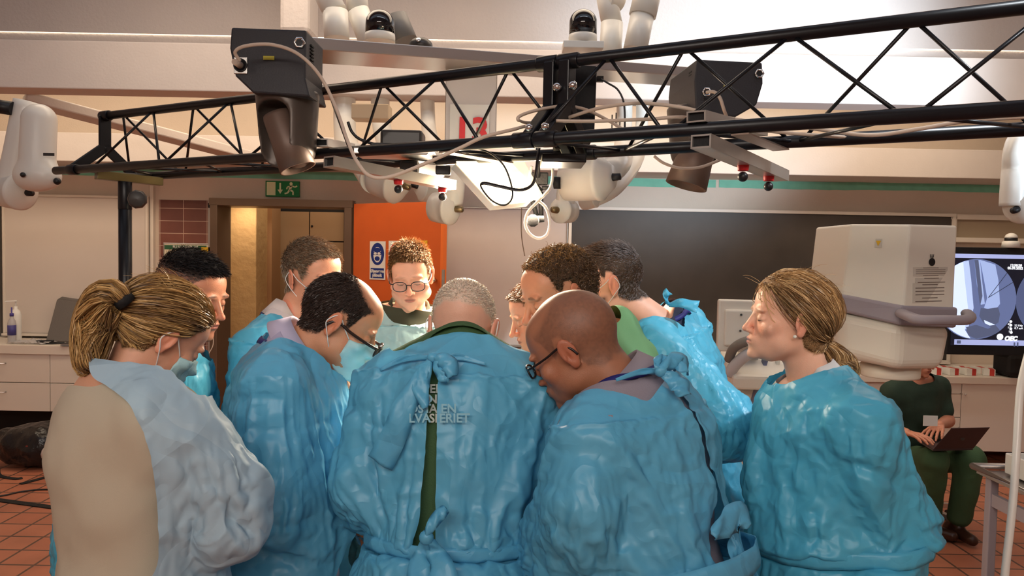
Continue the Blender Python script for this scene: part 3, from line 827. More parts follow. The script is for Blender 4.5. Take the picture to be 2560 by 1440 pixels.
cable('thin_black_cable', 'thin black wire sagging between the lower truss tubes on the left', [(330, 425, 3.1), (400, 432, 3.0), (470, 424, 2.95), (560, 420, 2.9), (640, 418, 2.8)], .002, M['black'])
k = MB(); k.tube(catmull([P(*q) for q in [(1375, 398, 2.6), (1382, 430, 2.6), (1375, 470, 2.6), (1348, 500, 2.6), (1320, 530, 2.6), (1313, 560, 2.6), (1325, 585, 2.6), (1347, 596, 2.6), (1368, 585, 2.6), (1374, 555, 2.6), (1365, 520, 2.6), (1345, 500, 2.61), (1328, 478, 2.62), (1322, 450, 2.62), (1330, 415, 2.62)]], 8), .0052, 10)
tag(k.build('white_tube', M['white']), 'white flexible tube hanging in a figure of eight beside the glowing lamp', 'tube')

# ------------------------------------------------------------------ control box on the joint
t = thing('control_box', 'flat black control box hanging behind the truss joint', 'box', P(1420, 270, 2.3))
MB().prism([P(1385, 158, 2.32), P(1493, 164, 2.32), P(1486, 340, 2.32), P(1468, 372, 2.32), P(1385, 372, 2.32)], _f * .07).build('housing', M['blackmatte'], t, bevel=.006)
MB().box(P(1500, 198, 2.3), (.02, .02, .016)).build('plug', M['black'], t)
# black camera module left on the truss
t = thing('camera_module', 'small black camera module lying on the lower truss tubes', 'camera', P(1005, 370, 2.5))
MB().box(P(1008, 352, 2.5), (.14, .1, .06)).build('body', M['dkgrey'], t, bevel=.01)
MB().box(P(985, 385, 2.45), (.24, .14, .02)).build('base_plate', M['alu'], t, bevel=.003)
MB().box(P(1010, 372, 2.44), (.2, .12, .02)).build('tray', M['black'], t, bevel=.003)
k = MB(); k.tube(catmull([P(870, 305, 2.5), P(880, 330, 2.5), P(900, 348, 2.5), P(940, 362, 2.5)]), .005, 8); k.build('cable', M['black'], t)
t = thing('camera_rail', 'black extruded rail end poking out under the left square tube', 'rail', P(1105, 425, 2.6))
MB().bar(P(1020, 418, 2.45), P(1108, 428, 2.75), .07, .05).build('extrusion', M['dkgrey'], t, bevel=.012)
MB().box(P(1108, 426, 2.44), (.05, .02, .03)).build('end_slot', M['black'], t, bevel=.004)

# ------------------------------------------------------------------ aluminium carrier and number plate
p = P(770, 104, 2.9); q = P(1860, 190, 3.75)
t = thing('ceiling_carrier', 'long flat aluminium carrier bar above the truss', 'bar', p)
brushed = mat('brushed_aluminium', (206, 200, 196), .28, .85, bump=.05, bscale=25)
a = P(775, 92, 2.75); b = P(1100, 128, 3.1); c_ = P(1420, 160, 3.4); d_ = P(1860, 178, 3.75)
k = MB()
def plank(a, b, w, h, k):
    d = norm(b - a); x = norm(np.cross(d, (0, 0, 1)))
    k.hexa([a - np.array([0, 0, h]), b - np.array([0, 0, h]), b - x * w - np.array([0, 0, h]), a - x * w - np.array([0, 0, h]), a, b, b - x * w, a - x * w])
plank(a, d_, .22, .045, k); k.build('carrier_bar', brushed, t, bevel=.003)
plate = MB(); zz = P(1178, 140, 3.3)
c = P(1178, 246, 3.25)
MB().box(c, (.225, .02, .40)).build('hanger_plate', mat('hanger_aluminium', (176, 168, 162), .45, .6), t, bevel=.003)
t2 = thing('number_sign', 'white sign with a red number 13 hanging behind the truss', 'sign', P(1174, 308, 3.22))
MB().box(P(1174, 315, 3.23), (.172, .004, .185)).build('plate', M['white'], t2)
text_mesh('number', '13', M['red'], P(1177, 351, 3.222) + np.array([0, 0, -.01]), (1, 0, -.01), (0, 0, 1), .155, t2, align='CENTER', bold=.005)
# the beige blocks and arms on the ceiling behind the truss
# ------------------------------------------------------------------ extraction arms
def arm_tube(k, pts, rpx, d, n=22):
    Q = [P(x, y, d) for x, y in pts]
    k.tube(catmull(Q, 5) if len(Q) > 2 else Q, rpx / F_PX * d, n)
def joint(parent, x, y, d, rpx, wpx, ax, knob=True, kc=None):
    c = P(x, y, d); r = rpx / F_PX * d; w = wpx / F_PX * d; ax = norm(ax)
    j = MB().lathe([(0, -w / 2), (r * .8, -w / 2), (r * .93, -w / 2 + .008), (r, -w * .1), (r, w * .18), (r * 1.04, w * .2), (r * 1.04, w * .28), (r * .94, w * .3), (r * .55, w / 2), (0, w / 2)], c, ax, 32).build('joint_drum', M['whiteplastic'], parent)
    if knob:
        e = c + ax * w * .5
        MB().lathe([(.0, .035), (.014, .032), (.016, .0), (.016, -.01)], e, ax, 14).build('clamp_knob', M['black'] if kc is None else kc, j)
    return j
def arm(label, d, tubes, joints, extra=None):
    x, y = tubes[0][0][0] if tubes else joints[0][:2]
    t = thing('extraction_arm', label, 'extraction arm', P(x, y, d), 'white jointed extraction arms under the ceiling')
    for pts, rpx in tubes:
        k = MB(); arm_tube(k, pts, rpx, d); k.build('tube', M['whiteplastic'], t)
    for j in joints: joint(t, j[0], j[1], d + (j[5] if len(j) > 5 else 0), j[2], j[3], j[4], True, j[6] if len(j) > 6 else None)
    return t
brass = mat('dull_brass', (130, 112, 80), .35, .8)
t = arm('white arm hanging at the left edge with a rounded lower joint', 3.6, [([(70, 255), (45, 380), (25, 470)], 32)], [(35, 478, 44, 92, (1, -.35, -.1))])
t = thing('extraction_arm', 'white arm with a long capsule housing under the left end of the main beam', 'extraction arm', P(95, 300, 3.5))
a = P(98, 300, 3.5); b = P(92, 435, 3.5); r = 40 / F_PX * 3.5
sdf_obj('housing', lambda p: smin(cap(p, a, b, r, r * 1.02), cap(p, P(70, 440, 3.5), P(118, 440, 3.5), r * .8), .04), np.minimum(a, b) - .16, np.maximum(a, b) + .16, .006, M['whiteplastic'], t, 2)
MB().ball(P(57, 437, 3.41), .012, 12).build('screw', M['black'], t); MB().ball(P(143, 453, 3.48), .017, 14).build('clamp_knob', M['black'], t)
MB().box(P(122, 386, 3.42), (.05, .004, .014)).build('label', M['dkgrey'], t)
MB().cyl(P(-30, 262, 3.55), P(34, 272, 3.55), .033).build('black_sleeve', M['black'], t)
arm('white arm tube at the top beside the left projector', 3.9, [([(800, -40), (838, 30)], 30), ([(838, 28), (842, 98)], 31)], [], )
arm('white arm tube at the top leaning behind the left dome camera', 4.0, [([(888, -40), (895, 30)], 27), ([(895, 28), (925, 105)], 28)], [])
arm('white arm at the top right of centre with a black adjusting knob', 3.9, [([(1510, -40), (1530, 60)], 26), ([(1530, 58), (1525, 150)], 28)], [(1530, -6, 34, 52, (-1, -.4, 0))])
arm('white slanting arm tube at the top beside the right dome camera', 3.8, [([(1625, -40), (1606, 40)], 34), ([(1606, 38), (1588, 125)], 30)], [])
def boom(label, d, path, rpx, joints):
    x, y = joints[0][:2]
    t = thing('extraction_arm', label, 'extraction arm', P(path[-1][0], path[-1][1], path[-1][2]), 'white jointed extraction arms under the ceiling')
    k = MB(); Q = [P(*q) for q in path]; k.tube(catmull(Q, 6), rpx / F_PX * d, 20); k.build('tube', M['whiteplastic'], t)
    for j in joints: joint(t, j[0], j[1], d + (j[5] if len(j) > 5 else 0), j[2], j[3], j[4], True, j[6] if len(j) > 6 else None)
    return t
boom('white arm elbow below the left square tube, left of the orange door edge', 3.5, [(940, 448, 3.5), (905, 400, 3.8), (872, 380, 4.6), (862, 320, 5.08), (862, 225, 5.1)], 40, [(975, 452, 50, 90, (1, -.5, -.35), 0, brass)])
boom('white arm elbow with a round brown knob in front of the orange door corner', 3.3, [(1130, 510, 3.3), (1130, 420, 3.35), (1090, 385, 4.3), (1072, 320, 5.08), (1068, 225, 5.1)], 28, [(1112, 520, 40, 70, (1, -.6, -.1), 0, brass)])
boom('small white arm joint tucked behind the left square tube', 3.7, [(1065, 470, 3.7), (1060, 410, 3.9), (985, 385, 4.6), (955, 320, 5.08), (950, 225, 5.1)], 32, [(1072, 472, 34, 60, (-1, -.5, .2))])
t = boom('large white arm joint with ribbed black knob right of the glowing lamp', 3.0, [(1500, 440, 3.0), (1545, 410, 3.2), (1556, 380, 4.2), (1560, 320, 5.08), (1562, 225, 5.1)], 34, [(1470, 448, 54, 132, (1, -.55, .05))])
MB().lathe([(0, -.03), (.024, -.028), (.024, .0), (.0, .0)], P(1402, 457, 2.98), (1, -.2, 0), 16).build('ribbed_knob', M['blackmatte'], t)
boom('white arm ending in a round joint in front of the blackboard corner', 3.4, [(1412, 520, 3.4), (1425, 400, 3.45), (1440, 380, 4.3), (1446, 320, 5.08), (1450, 225, 5.1)], 24, [(1410, 527, 31, 62, (-.8, -1, 0), 0, brass)])
t = boom('white jointed arm with a black knob behind the large joint', 3.6, [(1480, 498, 3.6), (1540, 465, 3.7), (1592, 395, 4.4), (1604, 320, 5.08), (1606, 225, 5.1)], 22, [(1475, 498, 24, 50, (1, -.5, .3))])
boom('white vertical arm tube at the right edge below the truss', 3.3, [(2532, 515, 3.3), (2538, 430, 3.3), (2552, 350, 3.4), (2600, 320, 4.6), (2610, 225, 5.1)], 30, [(2562, 515, 40, 80, (-1, -.6, -.3))])
k = MB()
for i, (dx, dz) in enumerate([(0, 0), (.012, .02), (.024, .0)]):
    k.box(P(1530, 310, 3.62) + np.array([dx * 1.6, 0, dz]), (.006, .002, .09 - .02 * i))
k.build('barcode_label', M['dkgrey'], t)
# small mounting blocks
tag(MB().box(P(930, 283, 4.2), (.21, .12, .085)).build('mounting_block', mat('block_beige', (196, 172, 142), .6), bevel=.006), 'beige mounting block above the pale arm behind the truss', 'block')

# ------------------------------------------------------------------ dome cameras
def dome(label, x, y1, y2, rpx, d, base_px):
    c = P(x, y2, d); r = rpx / F_PX * d; hh = (y2 - y1) / F_PX * d
    t = thing('dome_camera', label, 'camera', c)
    MB().lathe([(r * 1.02, -base_px / F_PX * d), (r * 1.02, .0), (r, .012), (0, .012)], c, (0, 0, 1), 36).build('base', M['whiteplastic'], t)
    pr = [(r * .98, .01), (r * .98, hh - r * .9)] + [(r * .98 * math.cos(a), hh - r * .9 + r * .9 * math.sin(a)) for a in np.linspace(.1, math.pi / 2, 10)]
    MB().lathe(pr, c, (0, 0, 1), 36).build('smoked_dome', M['smoke'], t)
    return t
t = dome('smoked dome camera on a white base above the carrier, left of centre', 950, 26, 92, 37, 3.6, 14)
MB().cyl(P(985, 45, 3.8), P(1010, 105, 3.8), .07, .07).build('grey_arm', M['grey'], t)
t = dome('smoked dome camera on a white square foot above the truss centre', 1457, 25, 95, 35, 3.7, 16)
MB().box(P(1456, 120, 3.7), (.2, .14, .035)).build('foot', M['whiteplastic'], t, bevel=.004)
t = thing('joint_cap', 'dark round arm joint cap lying on the carrier behind the left dome camera', 'cap', P(1052, 105, 3.5))
MB().ball(P(1052, 115, 3.6), (.058, .058, .04), 24).build('cap', M['dkgrey'], t); MB().lathe([(0, .004), (.012, .004), (.012, 0)], P(1046, 100, 3.53), (-.1, -1, .6), 14).build('screw', M['chrome'], t)

# ------------------------------------------------------------------ theatre lamp
d0 = 2.6
t = thing('theatre_lamp', 'bright warm glowing panel lamp hanging below the centre of the truss', 'lamp', P(1235, 460, d0))
glow = mat('lamp_diffuser', (255, 235, 200), .4, emit=(255, 228, 176), estr=7.0)
quad = [P(1140, 405, 2.45), P(1262, 405, 2.62), P(1330, 503, 2.62), P(1238, 512, 2.45)]
n_ = norm(np.cross(quad[1] - quad[0], quad[3] - quad[0]))
if n_ @ _f > 0: n_ = -n_
MB().prism([q - n_ * .035 for q in quad], n_ * .03).build('housing', M['white'], t, bevel=.004)
MB().prism([q for q in quad], n_ * .004).build('diffuser', glow, t)
glassy = mat('lamp_glass', (230, 225, 215), .1, alpha=.45)
MB().prism([quad[1], P(1302, 408, 2.6), P(1352, 500, 2.6), quad[2]], n_ * .02).build('clear_rim', glassy, t, bevel=.004)
t = thing('camera_clamp', 'black articulated camera clamp hanging beside the white tube', 'clamp', P(1345, 440, 2.75))
MB().cyl(P(1345, 447, 2.8), P(1345, 372, 2.55), .008).build('hanger', M['blackmatte'], t)
MB().box(P(1345, 447, 2.8), (.075, .05, .045)).build('head', M['blackmatte'], t, bevel=.004)
MB().cyl(P(1338, 465, 2.8), P(1352, 480, 2.8), .012).build('swivel', M['blackmatte'], t)
MB().cyl(P(1355, 470, 2.8), P(1375, 470, 2.8), .007).build('lever', M['blackmatte'], t)
MB().cyl(P(1328, 490, 2.8), P(1343, 545, 2.8), .009).build('arm_bar', M['blackmatte'], t); MB().cyl(P(1352, 480, 2.8), P(1353, 545, 2.8), .009).build('arm_bar', M['blackmatte'], t)
MB().cyl(P(1340, 548, 2.8), P(1360, 546, 2.8), .014).build('elbow', M['blackmatte'], t); MB().lathe([(0, 0), (.022, 0), (.024, .012), (.02, .02), (0, .02)], P(1332, 552, 2.78), (0, -1, 0), 10).build('knob', M['blackmatte'], t)
cable('thin_cable', 'thin brown cable dropping in front of the pale wall board', [(1304, 520, 3.4), (1303, 560, 3.4), (1305, 600, 3.4), (1312, 640, 3.4)], .0022, M['frame_metal'])
cable('thin_cable', 'thin grey cable hanging on the pale wall board beside the curly haired man', [(1293, 780, 3.2), (1302, 820, 3.2), (1305, 860, 3.2), (1300, 900, 3.2)], .0018, M['grey'])
# ------------------------------------------------------------------ people: shared builders
def unit_frame(az, pitch=0.0, roll=0.0):
    a, p, r = (math.radians(q) for q in (az, pitch, roll))
    f = np.array([math.sin(a) * math.cos(p), math.cos(a) * math.cos(p), -math.sin(p)])
    x = np.array([math.cos(a), -math.sin(a), 0.0]); u = np.cross(x, f)
    x2 = x * math.cos(r) - u * math.sin(r); u2 = u * math.cos(r) + x * math.sin(r)
    return np.stack([x2, f, u2], 1)      # columns: right, forward, up
def rotx(a):
    a = math.radians(a); return np.array([[1, 0, 0], [0, math.cos(a), -math.sin(a)], [0, math.sin(a), math.cos(a)]])
def roty(a):
    a = math.radians(a); return np.array([[math.cos(a), 0, math.sin(a)], [0, 1, 0], [-math.sin(a), 0, math.cos(a)]])
def rotz(a):
    a = math.radians(a); return np.array([[math.cos(a), -math.sin(a), 0], [math.sin(a), math.cos(a), 0], [0, 0, 1]])

def head_fn(q):
    """Distance field of a head in its own frame (x right, y forward, z up; ears at y=0, eyes at z=0)."""
    nz = q.get('nose', 1.0); jw = q.get('jaw', 1.0); ch = q.get('cheek', 1.0); fat = q.get('fat', 0.0); op = q.get('eye', 0.0)
    def fn(p):
        ax = np.abs(p[..., 0]); s = np.stack([ax, p[..., 1], p[..., 2]], -1)
        d = ell(p, (0, -.014, .032), (.0755, .0985, .088))
        d = smin(d, ell(p, (0, .045, .045), (.058, .042, .05)), .02)
        d = smin(d, ell(p, (0, .034, -.032), (.060 + fat * .4, .056, .080)), .022)
        d = smin(d, ell(s, (.040 * jw, .012, -.062), (.024 + fat, .040, .026)), .024)
        d = smin(d, ell(p, (0, .055, -.082), (.034 * jw + fat, .036, .026)), .02)
        d = smin(d, ell(p, (0, .085, -.098), (.017, .014, .014)), .014)
        d = smin(d, ell(s, (.043, .062, -.022), (.021 * ch + fat, .018, .020)), .016)
        d = smin(d, ell(s, (.027, .083, .021), (.026, .010, .0085)), .010)
        d = smax(d, -ell(s, (.031, .1035, .001), (.020, .0165, .0125)), .010)
        d = smin(d, ell(s, (.031, .0765, -.0005), (.0150, .0135, .0125)), .003)
        d = smax(d, -(ell(s, (.031, .0935, -.0070), (.0135, .006, .0012))), .002)
        d = smin(d, cap(p, (0, .086, .014), (0, .100 + .009 * nz, -.026), .0065, .0095), .009)
        d = smin(d, ell(p, (0, .1015 + .013 * nz, -.032), (.0108, .0105, .0095)), .006)
        d = smin(d, ell(s, (.0125, .100, -.036), (.0072, .010, .0072)), .004)
        d = smax(d, -ell(s, (.0065, .106, -.0445), (.0035, .005, .004)), .003)
        d = smin(d, ell(p, (0, .084, -.062), (.028, .016, .020)), .012)
        d = smin(d, ell(p, (0, .0965, -.0575), (.0215, .0070, .0048)), .004)
        d = smin(d, ell(p, (0, .0955, -.0675), (.0185, .0072, .0058)), .004)
        d = smax(d, -ell(p, (0, .1035, -.0625), (.024, .006, .0013)), .0025)
        # ears
        R = (rotz(-16) @ roty(8) @ rotx(-10))
        e = (s - np.array([.0805, -.010, -.004], np.float32)) @ R.astype(np.float32)
        er = ell(e, (0, 0, .003), (.0055, .0185, .0315))
        er = smin(er, ell(e, (-.001, .003, -.026), (.0055, .0095, .0095)), .006)
        er = smax(er, -ell(e, (.0075, .0015, .004), (.0065, .0125, .0235)), .003)
        er = smin(er, ell(e, (.001, -.002, .004), (.0035, .004, .017)), .004)
        er = smax(er, -ell(e, (.006, .006, -.004), (.006, .0055, .0085)), .003)
        er = smin(er, ell(e, (.001, .0135, -.005), (.004, .0035, .006)), .003)
        d = smin(d, er, .005)
        return d
    return fn

HL = [(-.13, -.055), (-.06, -.058), (-.028, -.045), (-.018, -.005), (-.008, .030), (.012, .034), (.020, .002), (.028, .0), (.042, .040), (.055, .062), (.075, .078), (.1, .088)]
def hair_mask(L, q):                      # signed: > 0 inside the hair
    hl = q.get('hl', HL); xs, zs = zip(*hl)
    m = L[:, 2] - np.interp(L[:, 1], xs, zs)
    m = m + .006 * vnoise(L, 60, 3) + .010 * vnoise(L, 22, 5) * q.get('ragged', .4)
    for (c, r) in q.get('bald', []):
        m = np.minimum(m, np.linalg.norm((L - np.array(c)) / np.array(r), axis=1) * .05 - .05)
    m = np.where((np.abs(L[:, 0]) > .0765) & (np.abs(L[:, 1] + .006) < .026) & (L[:, 2] < .034), -.02, m)
    return m

def sstep(a, b, x): t = np.clip((x - a) / (b - a), 0, 1); return t * t * (3 - 2 * t)
def lin(c): return np.array(srgb(*c)[:3])

def paint_head(L, q):
    base = lin(q['skin']); col = np.tile(base, (len(L), 1))
    def blend(c, w):
        nonlocal col
        w = np.clip(w, 0, 1)[:, None]; col = col * (1 - w) + np.asarray(c) * w
    x = np.abs(L[:, 0]); y = L[:, 1]; z = L[:, 2]
    red = base * np.array([1.12, .72, .68])
    blend(red, .5 * np.exp(-(((x - .042) / .02) ** 2 + ((z + .03) / .02) ** 2)) * (y > .03))
    blend(red, .55 * np.exp(-((x / .014) ** 2 + ((z + .033) / .016) ** 2)) * (y > .09))
    blend(red, .55 * (x > .077) * (np.abs(y + .01) < .03))
    col *= (1 + .03 * vnoise(L, 45, 8) + .03 * vnoise(L, 110, 9))[:, None]
    st = q.get('stubble', 0)
    jaw = sstep(-.028, -.05, z) * sstep(.0, .02, y - .015 + .25 * (z + .1)) * (1 - np.exp(-((x / .022) ** 2 + ((z + .063) / .009) ** 2)))
    blend(lin(q.get('beardcol', q['hair'])), st * jaw * (1 + .4 * vnoise(L, 250, 4)))
    lip = sstep(1.15, .8, np.sqrt((x / .0195) ** 2 + ((z + .063) / .0085) ** 2)) * (y > .075)
    blend(lin(q.get('lips', (176, 98, 88))), .8 * lip)
    blend(base * .25, sstep(1.2, .6, np.sqrt((x / .022) ** 2 + ((z + .0627 + .0 * x) / .0016) ** 2)) * (y > .08))
    # brows
    bz = .0235 - 9 * (x - .028) ** 2 * (x > .028) - 2 * (x - .028) ** 2
    blend(lin(q.get('brow', q['hair'])), q.get('browk', .75) * sstep(1.2, .7, np.sqrt(((x - .029) / .0185) ** 2 + ((z - bz) / .0042) ** 2)) * (y > .05) * (1 + .3 * vnoise(L, 300, 2)))
    # lashes of lowered lids
    lz = -.0072 + 14 * (x - .031) ** 2
    blend(np.array([.02, .013, .01]), .9 * sstep(1.3, .6, np.sqrt(((x - .031) / .0145) ** 2 + ((z - lz) / .0017) ** 2)) * (y > .06))
    blend(base * .6, .45 * sstep(1.2, .6, np.sqrt(((x - .031) / .015) ** 2 + ((z - .0085 + 10 * (x - .031) ** 2) / .0014) ** 2)) * (y > .06))
    m = hair_mask(L, q)
    blend(lin(q['hair']), sstep(-.006, .006, m) * q.get('scalp', .9) * (1 + .25 * vnoise(L, 220, 6)))
    for (c, r, cc, k) in q.get('patch', []):
        blend(lin(cc), k * sstep(1.1, .5, np.linalg.norm((L - np.array(c)) / np.array(r), axis=1)))
    return col

def strands(name, S, r0, r1, mat_, parent, col=None, seed=0):
    """S: strands x points x 3 -> one mesh of thin hairs."""
    n, k, _ = S.shape
    t = np.gradient(S, axis=1); t /= np.linalg.norm(t, axis=2, keepdims=True) + 1e-12
    rs = np.random.RandomState(seed); ref = rs.normal(size=(n, 1, 3))
    x = np.cross(t, ref); x /= np.linalg.norm(x, axis=2, keepdims=True) + 1e-12
    rr = (r0 + (r1 - r0) * np.linspace(0, 1, k) ** 1.5)[None, :, None] * 1.15
    V = np.stack([S - rr * x, S + rr * x], 2).reshape(-1, 3)
    base = (np.arange(n)[:, None] * k + np.arange(k - 1)[None]) * 2
    Fc = [np.stack([base, base + 1, base + 3, base + 2], -1).reshape(-1, 4)]
    cc = None
    if col is not None: cc = np.repeat(col, k * 2, axis=0)
    return np_mesh(name, V, np.concatenate(Fc), mat_, parent, cc)

M['hair'] = mat('hair_fibre', (120, 90, 60), .42, vcol='tint')
M['haircap'] = mat('hair_mass', (120, 90, 60), .6, vcol='tint', bump=.9, bscale=260)
M['skin'] = mat('skin', (220, 170, 140), .45, vcol='tint', sss=.12, bump=.12, bscale=420)
M['mask'] = mat('surgical_mask_fabric', (176, 216, 222), .7, bump=.15, bscale=500)
M['loop'] = mat('mask_loop', (232, 232, 230), .6)
M['glass_frame'] = mat('spectacle_frame', (24, 20, 22), .25)
M['lens'] = mat('spectacle_lens', (120, 120, 124), .05, alpha=.10)
M['navy'] = mat('lanyard_navy', (30, 34, 110), .6)

def gown_mat(name, c, thin=.22, rough=.38, cs=1.0, bump=.55):
    m = bpy.data.materials.new(name); m.use_nodes = True; nt = m.node_tree; b = nt.nodes['Principled BSDF']
    out = nt.nodes['Material Output']
    b.inputs['Base Color'].default_value = srgb(*c); b.inputs['Roughness'].default_value = rough
    b.inputs['Specular IOR Level'].default_value = .55
    tr = nt.nodes.new('ShaderNodeBsdfTranslucent'); tr.inputs[0].default_value = srgb(*c)
    ms = nt.nodes.new('ShaderNodeMixShader'); ms.inputs[0].default_value = thin
    nt.links.new(b.outputs[0], ms.inputs[1]); nt.links.new(tr.outputs[0], ms.inputs[2]); nt.links.new(ms.outputs[0], out.inputs[0])
    tc = nt.nodes.new('ShaderNodeTexCoord')
    prev = None
    for (sc_, kk, am, det) in ((2.4 * cs, 7.0, 1.0, 0), (5.5 * cs, 7.0, .5, 0.6), (17 * cs, 6.0, .16, 1)):
        n = nt.nodes.new('ShaderNodeTexNoise'); n.inputs['Scale'].default_value = sc_; n.inputs['Detail'].default_value = det
        nt.links.new(tc.outputs['Object'], n.inputs['Vector'])
        mu = nt.nodes.new('ShaderNodeMath'); mu.operation = 'MULTIPLY'; mu.inputs[1].default_value = kk
        pg = nt.nodes.new('ShaderNodeMath'); pg.operation = 'PINGPONG'; pg.inputs[1].default_value = 1.0
        nt.links.new(n.outputs['Fac'], mu.inputs[0]); nt.links.new(mu.outputs[0], pg.inputs[0])
        ad = nt.nodes.new('ShaderNodeMath'); ad.operation = 'MULTIPLY_ADD'; ad.inputs[1].default_value = am; ad.inputs[2].default_value = 0
        nt.links.new(pg.outputs[0], ad.inputs[0])
        if prev is not None: nt.links.new(prev.outputs[0], ad.inputs[2])
        prev = ad
    bp = nt.nodes.new('ShaderNodeBump'); bp.inputs['Strength'].default_value = bump; bp.inputs['Distance'].default_value = .018
    nt.links.new(prev.outputs[0], bp.inputs['Height']); nt.links.new(bp.outputs['Normal'], b.inputs['Normal'])
    return m
M['gown'] = gown_mat('blue_gown_film', (102, 190, 230))
M['gown2'] = gown_mat('cyan_gown_film', (94, 200, 236))
M['gown_pale'] = gown_mat('pale_blue_gown', (176, 204, 222), .2, .55)
M['gown_mint'] = gown_mat('mint_gown', (172, 210, 214), .2, .5)

def crease(V, sc_, seed):                 # folded-paper like field: many random soft folds
    out = 0; rs = np.random.RandomState(seed)
    for k in range(7):
        n = norm(rs.normal(size=3)); w = rs.uniform(.6, 1.4)
        ph = rs.uniform(0, 6.28); f = sc_ * w
        x = (V @ n) * f + ph + 1.4 * vnoise(V, sc_ * .5, seed + k)
        tri = np.abs(((x / 3.14159) % 2) - 1) * 2 - 1
        win = sstep(.0, .5, vnoise(V, sc_ * .45, seed + 31 + k))
        out = out + tri * win
    return out

def wrinkle(V, Fc, grow, it=90, maxout=.03, maxin=.006, seed=0, grav=.0004, amp=.004, tang=.02):
    N0 = vnormals(V, Fc)
    e1 = edges_of(Fc); e2 = np.concatenate([Fc[:, [0, 2]], Fc[:, [1, 3]]]); e = np.concatenate([e1, e2])
    n = len(V); g = grow(V)
    L0 = np.linalg.norm(V[e[:, 0]] - V[e[:, 1]], axis=1)
    d0 = V[e[:, 0]] - V[e[:, 1]]
    if isinstance(g, tuple):              # (amount, direction) : stretch along a direction only
        amt, dr = g; dd = d0 / (L0[:, None] + 1e-9)
        al = np.abs((dd * (dr[e[:, 0]] + dr[e[:, 1]]) / 2).sum(1))
        L = L0 * (1 + (amt[e[:, 0]] + amt[e[:, 1]]) / 2 * al)
    else: L = L0 * (1 + (g[e[:, 0]] + g[e[:, 1]]) / 2)
    X = V + N0 * (amp * (vnoise(V, 22, seed) + .6 * vnoise(V, 45, seed + 1)) + amp)[:, None]
    deg = np.bincount(e.ravel(), minlength=n)[:, None].astype(float)
    i, j = e[:, 0], e[:, 1]
    for k in range(it):
        d = X[i] - X[j]; l = np.linalg.norm(d, axis=1) + 1e-9
        c = (d / l[:, None]) * ((l - L) * .5)[:, None]
        mv = np.stack([np.bincount(j, c[:, q], n) - np.bincount(i, c[:, q], n) for q in range(3)], 1) / deg
        X = X + 1.9 * mv
        X[:, 2] -= grav
        D = X - V; dn = (D * N0).sum(1); dt_ = D - dn[:, None] * N0
        dn = np.clip(dn, -maxin, maxout)
        lt = np.linalg.norm(dt_, axis=1) + 1e-9; dt_ *= np.minimum(1, tang / lt)[:, None]
        X = V + dn[:, None] * N0 + dt_
    return X

def inpoly(px, poly):
    x, y = px[:, 0], px[:, 1]; r = np.zeros(len(x), bool); n = len(poly)
    for k in range(n):
        x1, y1 = poly[k]; x2, y2 = poly[(k + 1) % n]
        c = ((y1 > y) != (y2 > y)) & (x < (x2 - x1) * (y - y1) / (y2 - y1 + 1e-9) + x1)
        r ^= c
    return r

def ribbon(name, pts, wid, nrm_, m, parent, curl=.03, n=6, rows=5):
    """Cloth strap through points; wid in metres per point; nrm_ points out of the cloth."""
    c = catmull(pts, n); w = np.interp(np.linspace(0, 1, len(c)), np.linspace(0, 1, len(wid)), wid)
    t = np.gradient(c, axis=0); t /= np.linalg.norm(t, axis=1)[:, None] + 1e-9
    x = np.cross(t, nrm_); x /= np.linalg.norm(x, axis=1)[:, None] + 1e-9; z = np.cross(x, t)
    V = []; 
    for k in range(rows):
        u = k / (rows - 1) * 2 - 1
        off = x * (u * w / 2)[:, None] + z * ((1 - u * u) * w * curl + .004 * np.sin(np.arange(len(c)) * .9 + u * 3) * (w > .012))[:, None]
        V.append(c + off)
    V = np.stack(V, 1).reshape(-1, 3); kk = len(c); F_ = []
    for i in range(kk - 1):
        for k in range(rows - 1):
            a = i * rows + k; F_.append((a, a + 1, a + rows + 1, a + rows))
    V2, F2 = V, np.array(F_)
    o = np_mesh(name, V2, F2, m, parent)
    sd = o.modifiers.new('thickness', 'SOLIDIFY'); sd.thickness = .0015; sd.offset = 0
    return o

def hand_caps(w, dr, nrm_, side, curl=35, spread=6, s=1.0):
    """Capsule list of a hand: wrist w, finger direction dr, palm normal nrm_, side +1 thumb towards cross(dr, nrm)."""
    dr = norm(dr); nrm_ = norm(nrm_ - dr * (nrm_ @ dr)); x = np.cross(dr, nrm_) * side
    caps = []; pl = .085 * s
    for k in range(4):
        b = w + x * (.030 - k * .0195) * s; e = w + dr * pl * (1 - .05 * abs(k - 1)) + x * (.033 - k * .022) * s
        caps.append((w + dr * .012 + x * (.018 - k * .012) * s, e, .0125 * s, .0110 * s))
        ln = [.042, .047, .044, .034][k] * s; a = math.radians(curl * .6)
        d = norm(dr + x * math.tan(math.radians(spread * (1.5 - k)))); p = e
        for j in range(3):
            c_, s_ = math.cos(a), math.sin(a); d2 = d * c_ + nrm_ * s_
            q = p + d2 * ln * [1, .62, .5][j]
            caps.append((p, q, [.0092, .0084, .0076][j] * s, [.0084, .0076, .0064][j] * s)); p = q; a += math.radians(curl * .7)
    p = w + dr * .02 + x * .022 * s; d = norm(x * .75 + dr * .7 + nrm_ * .35)
    for j, ln in enumerate((.042, .034, .028)):
        q = p + d * ln * s; caps.append((p, q, [.0125, .0098, .0088][j] * s, [.0098, .0088, .0070][j] * s)); p = q; d = norm(d + dr * .35 + nrm_ * .15)
    return caps

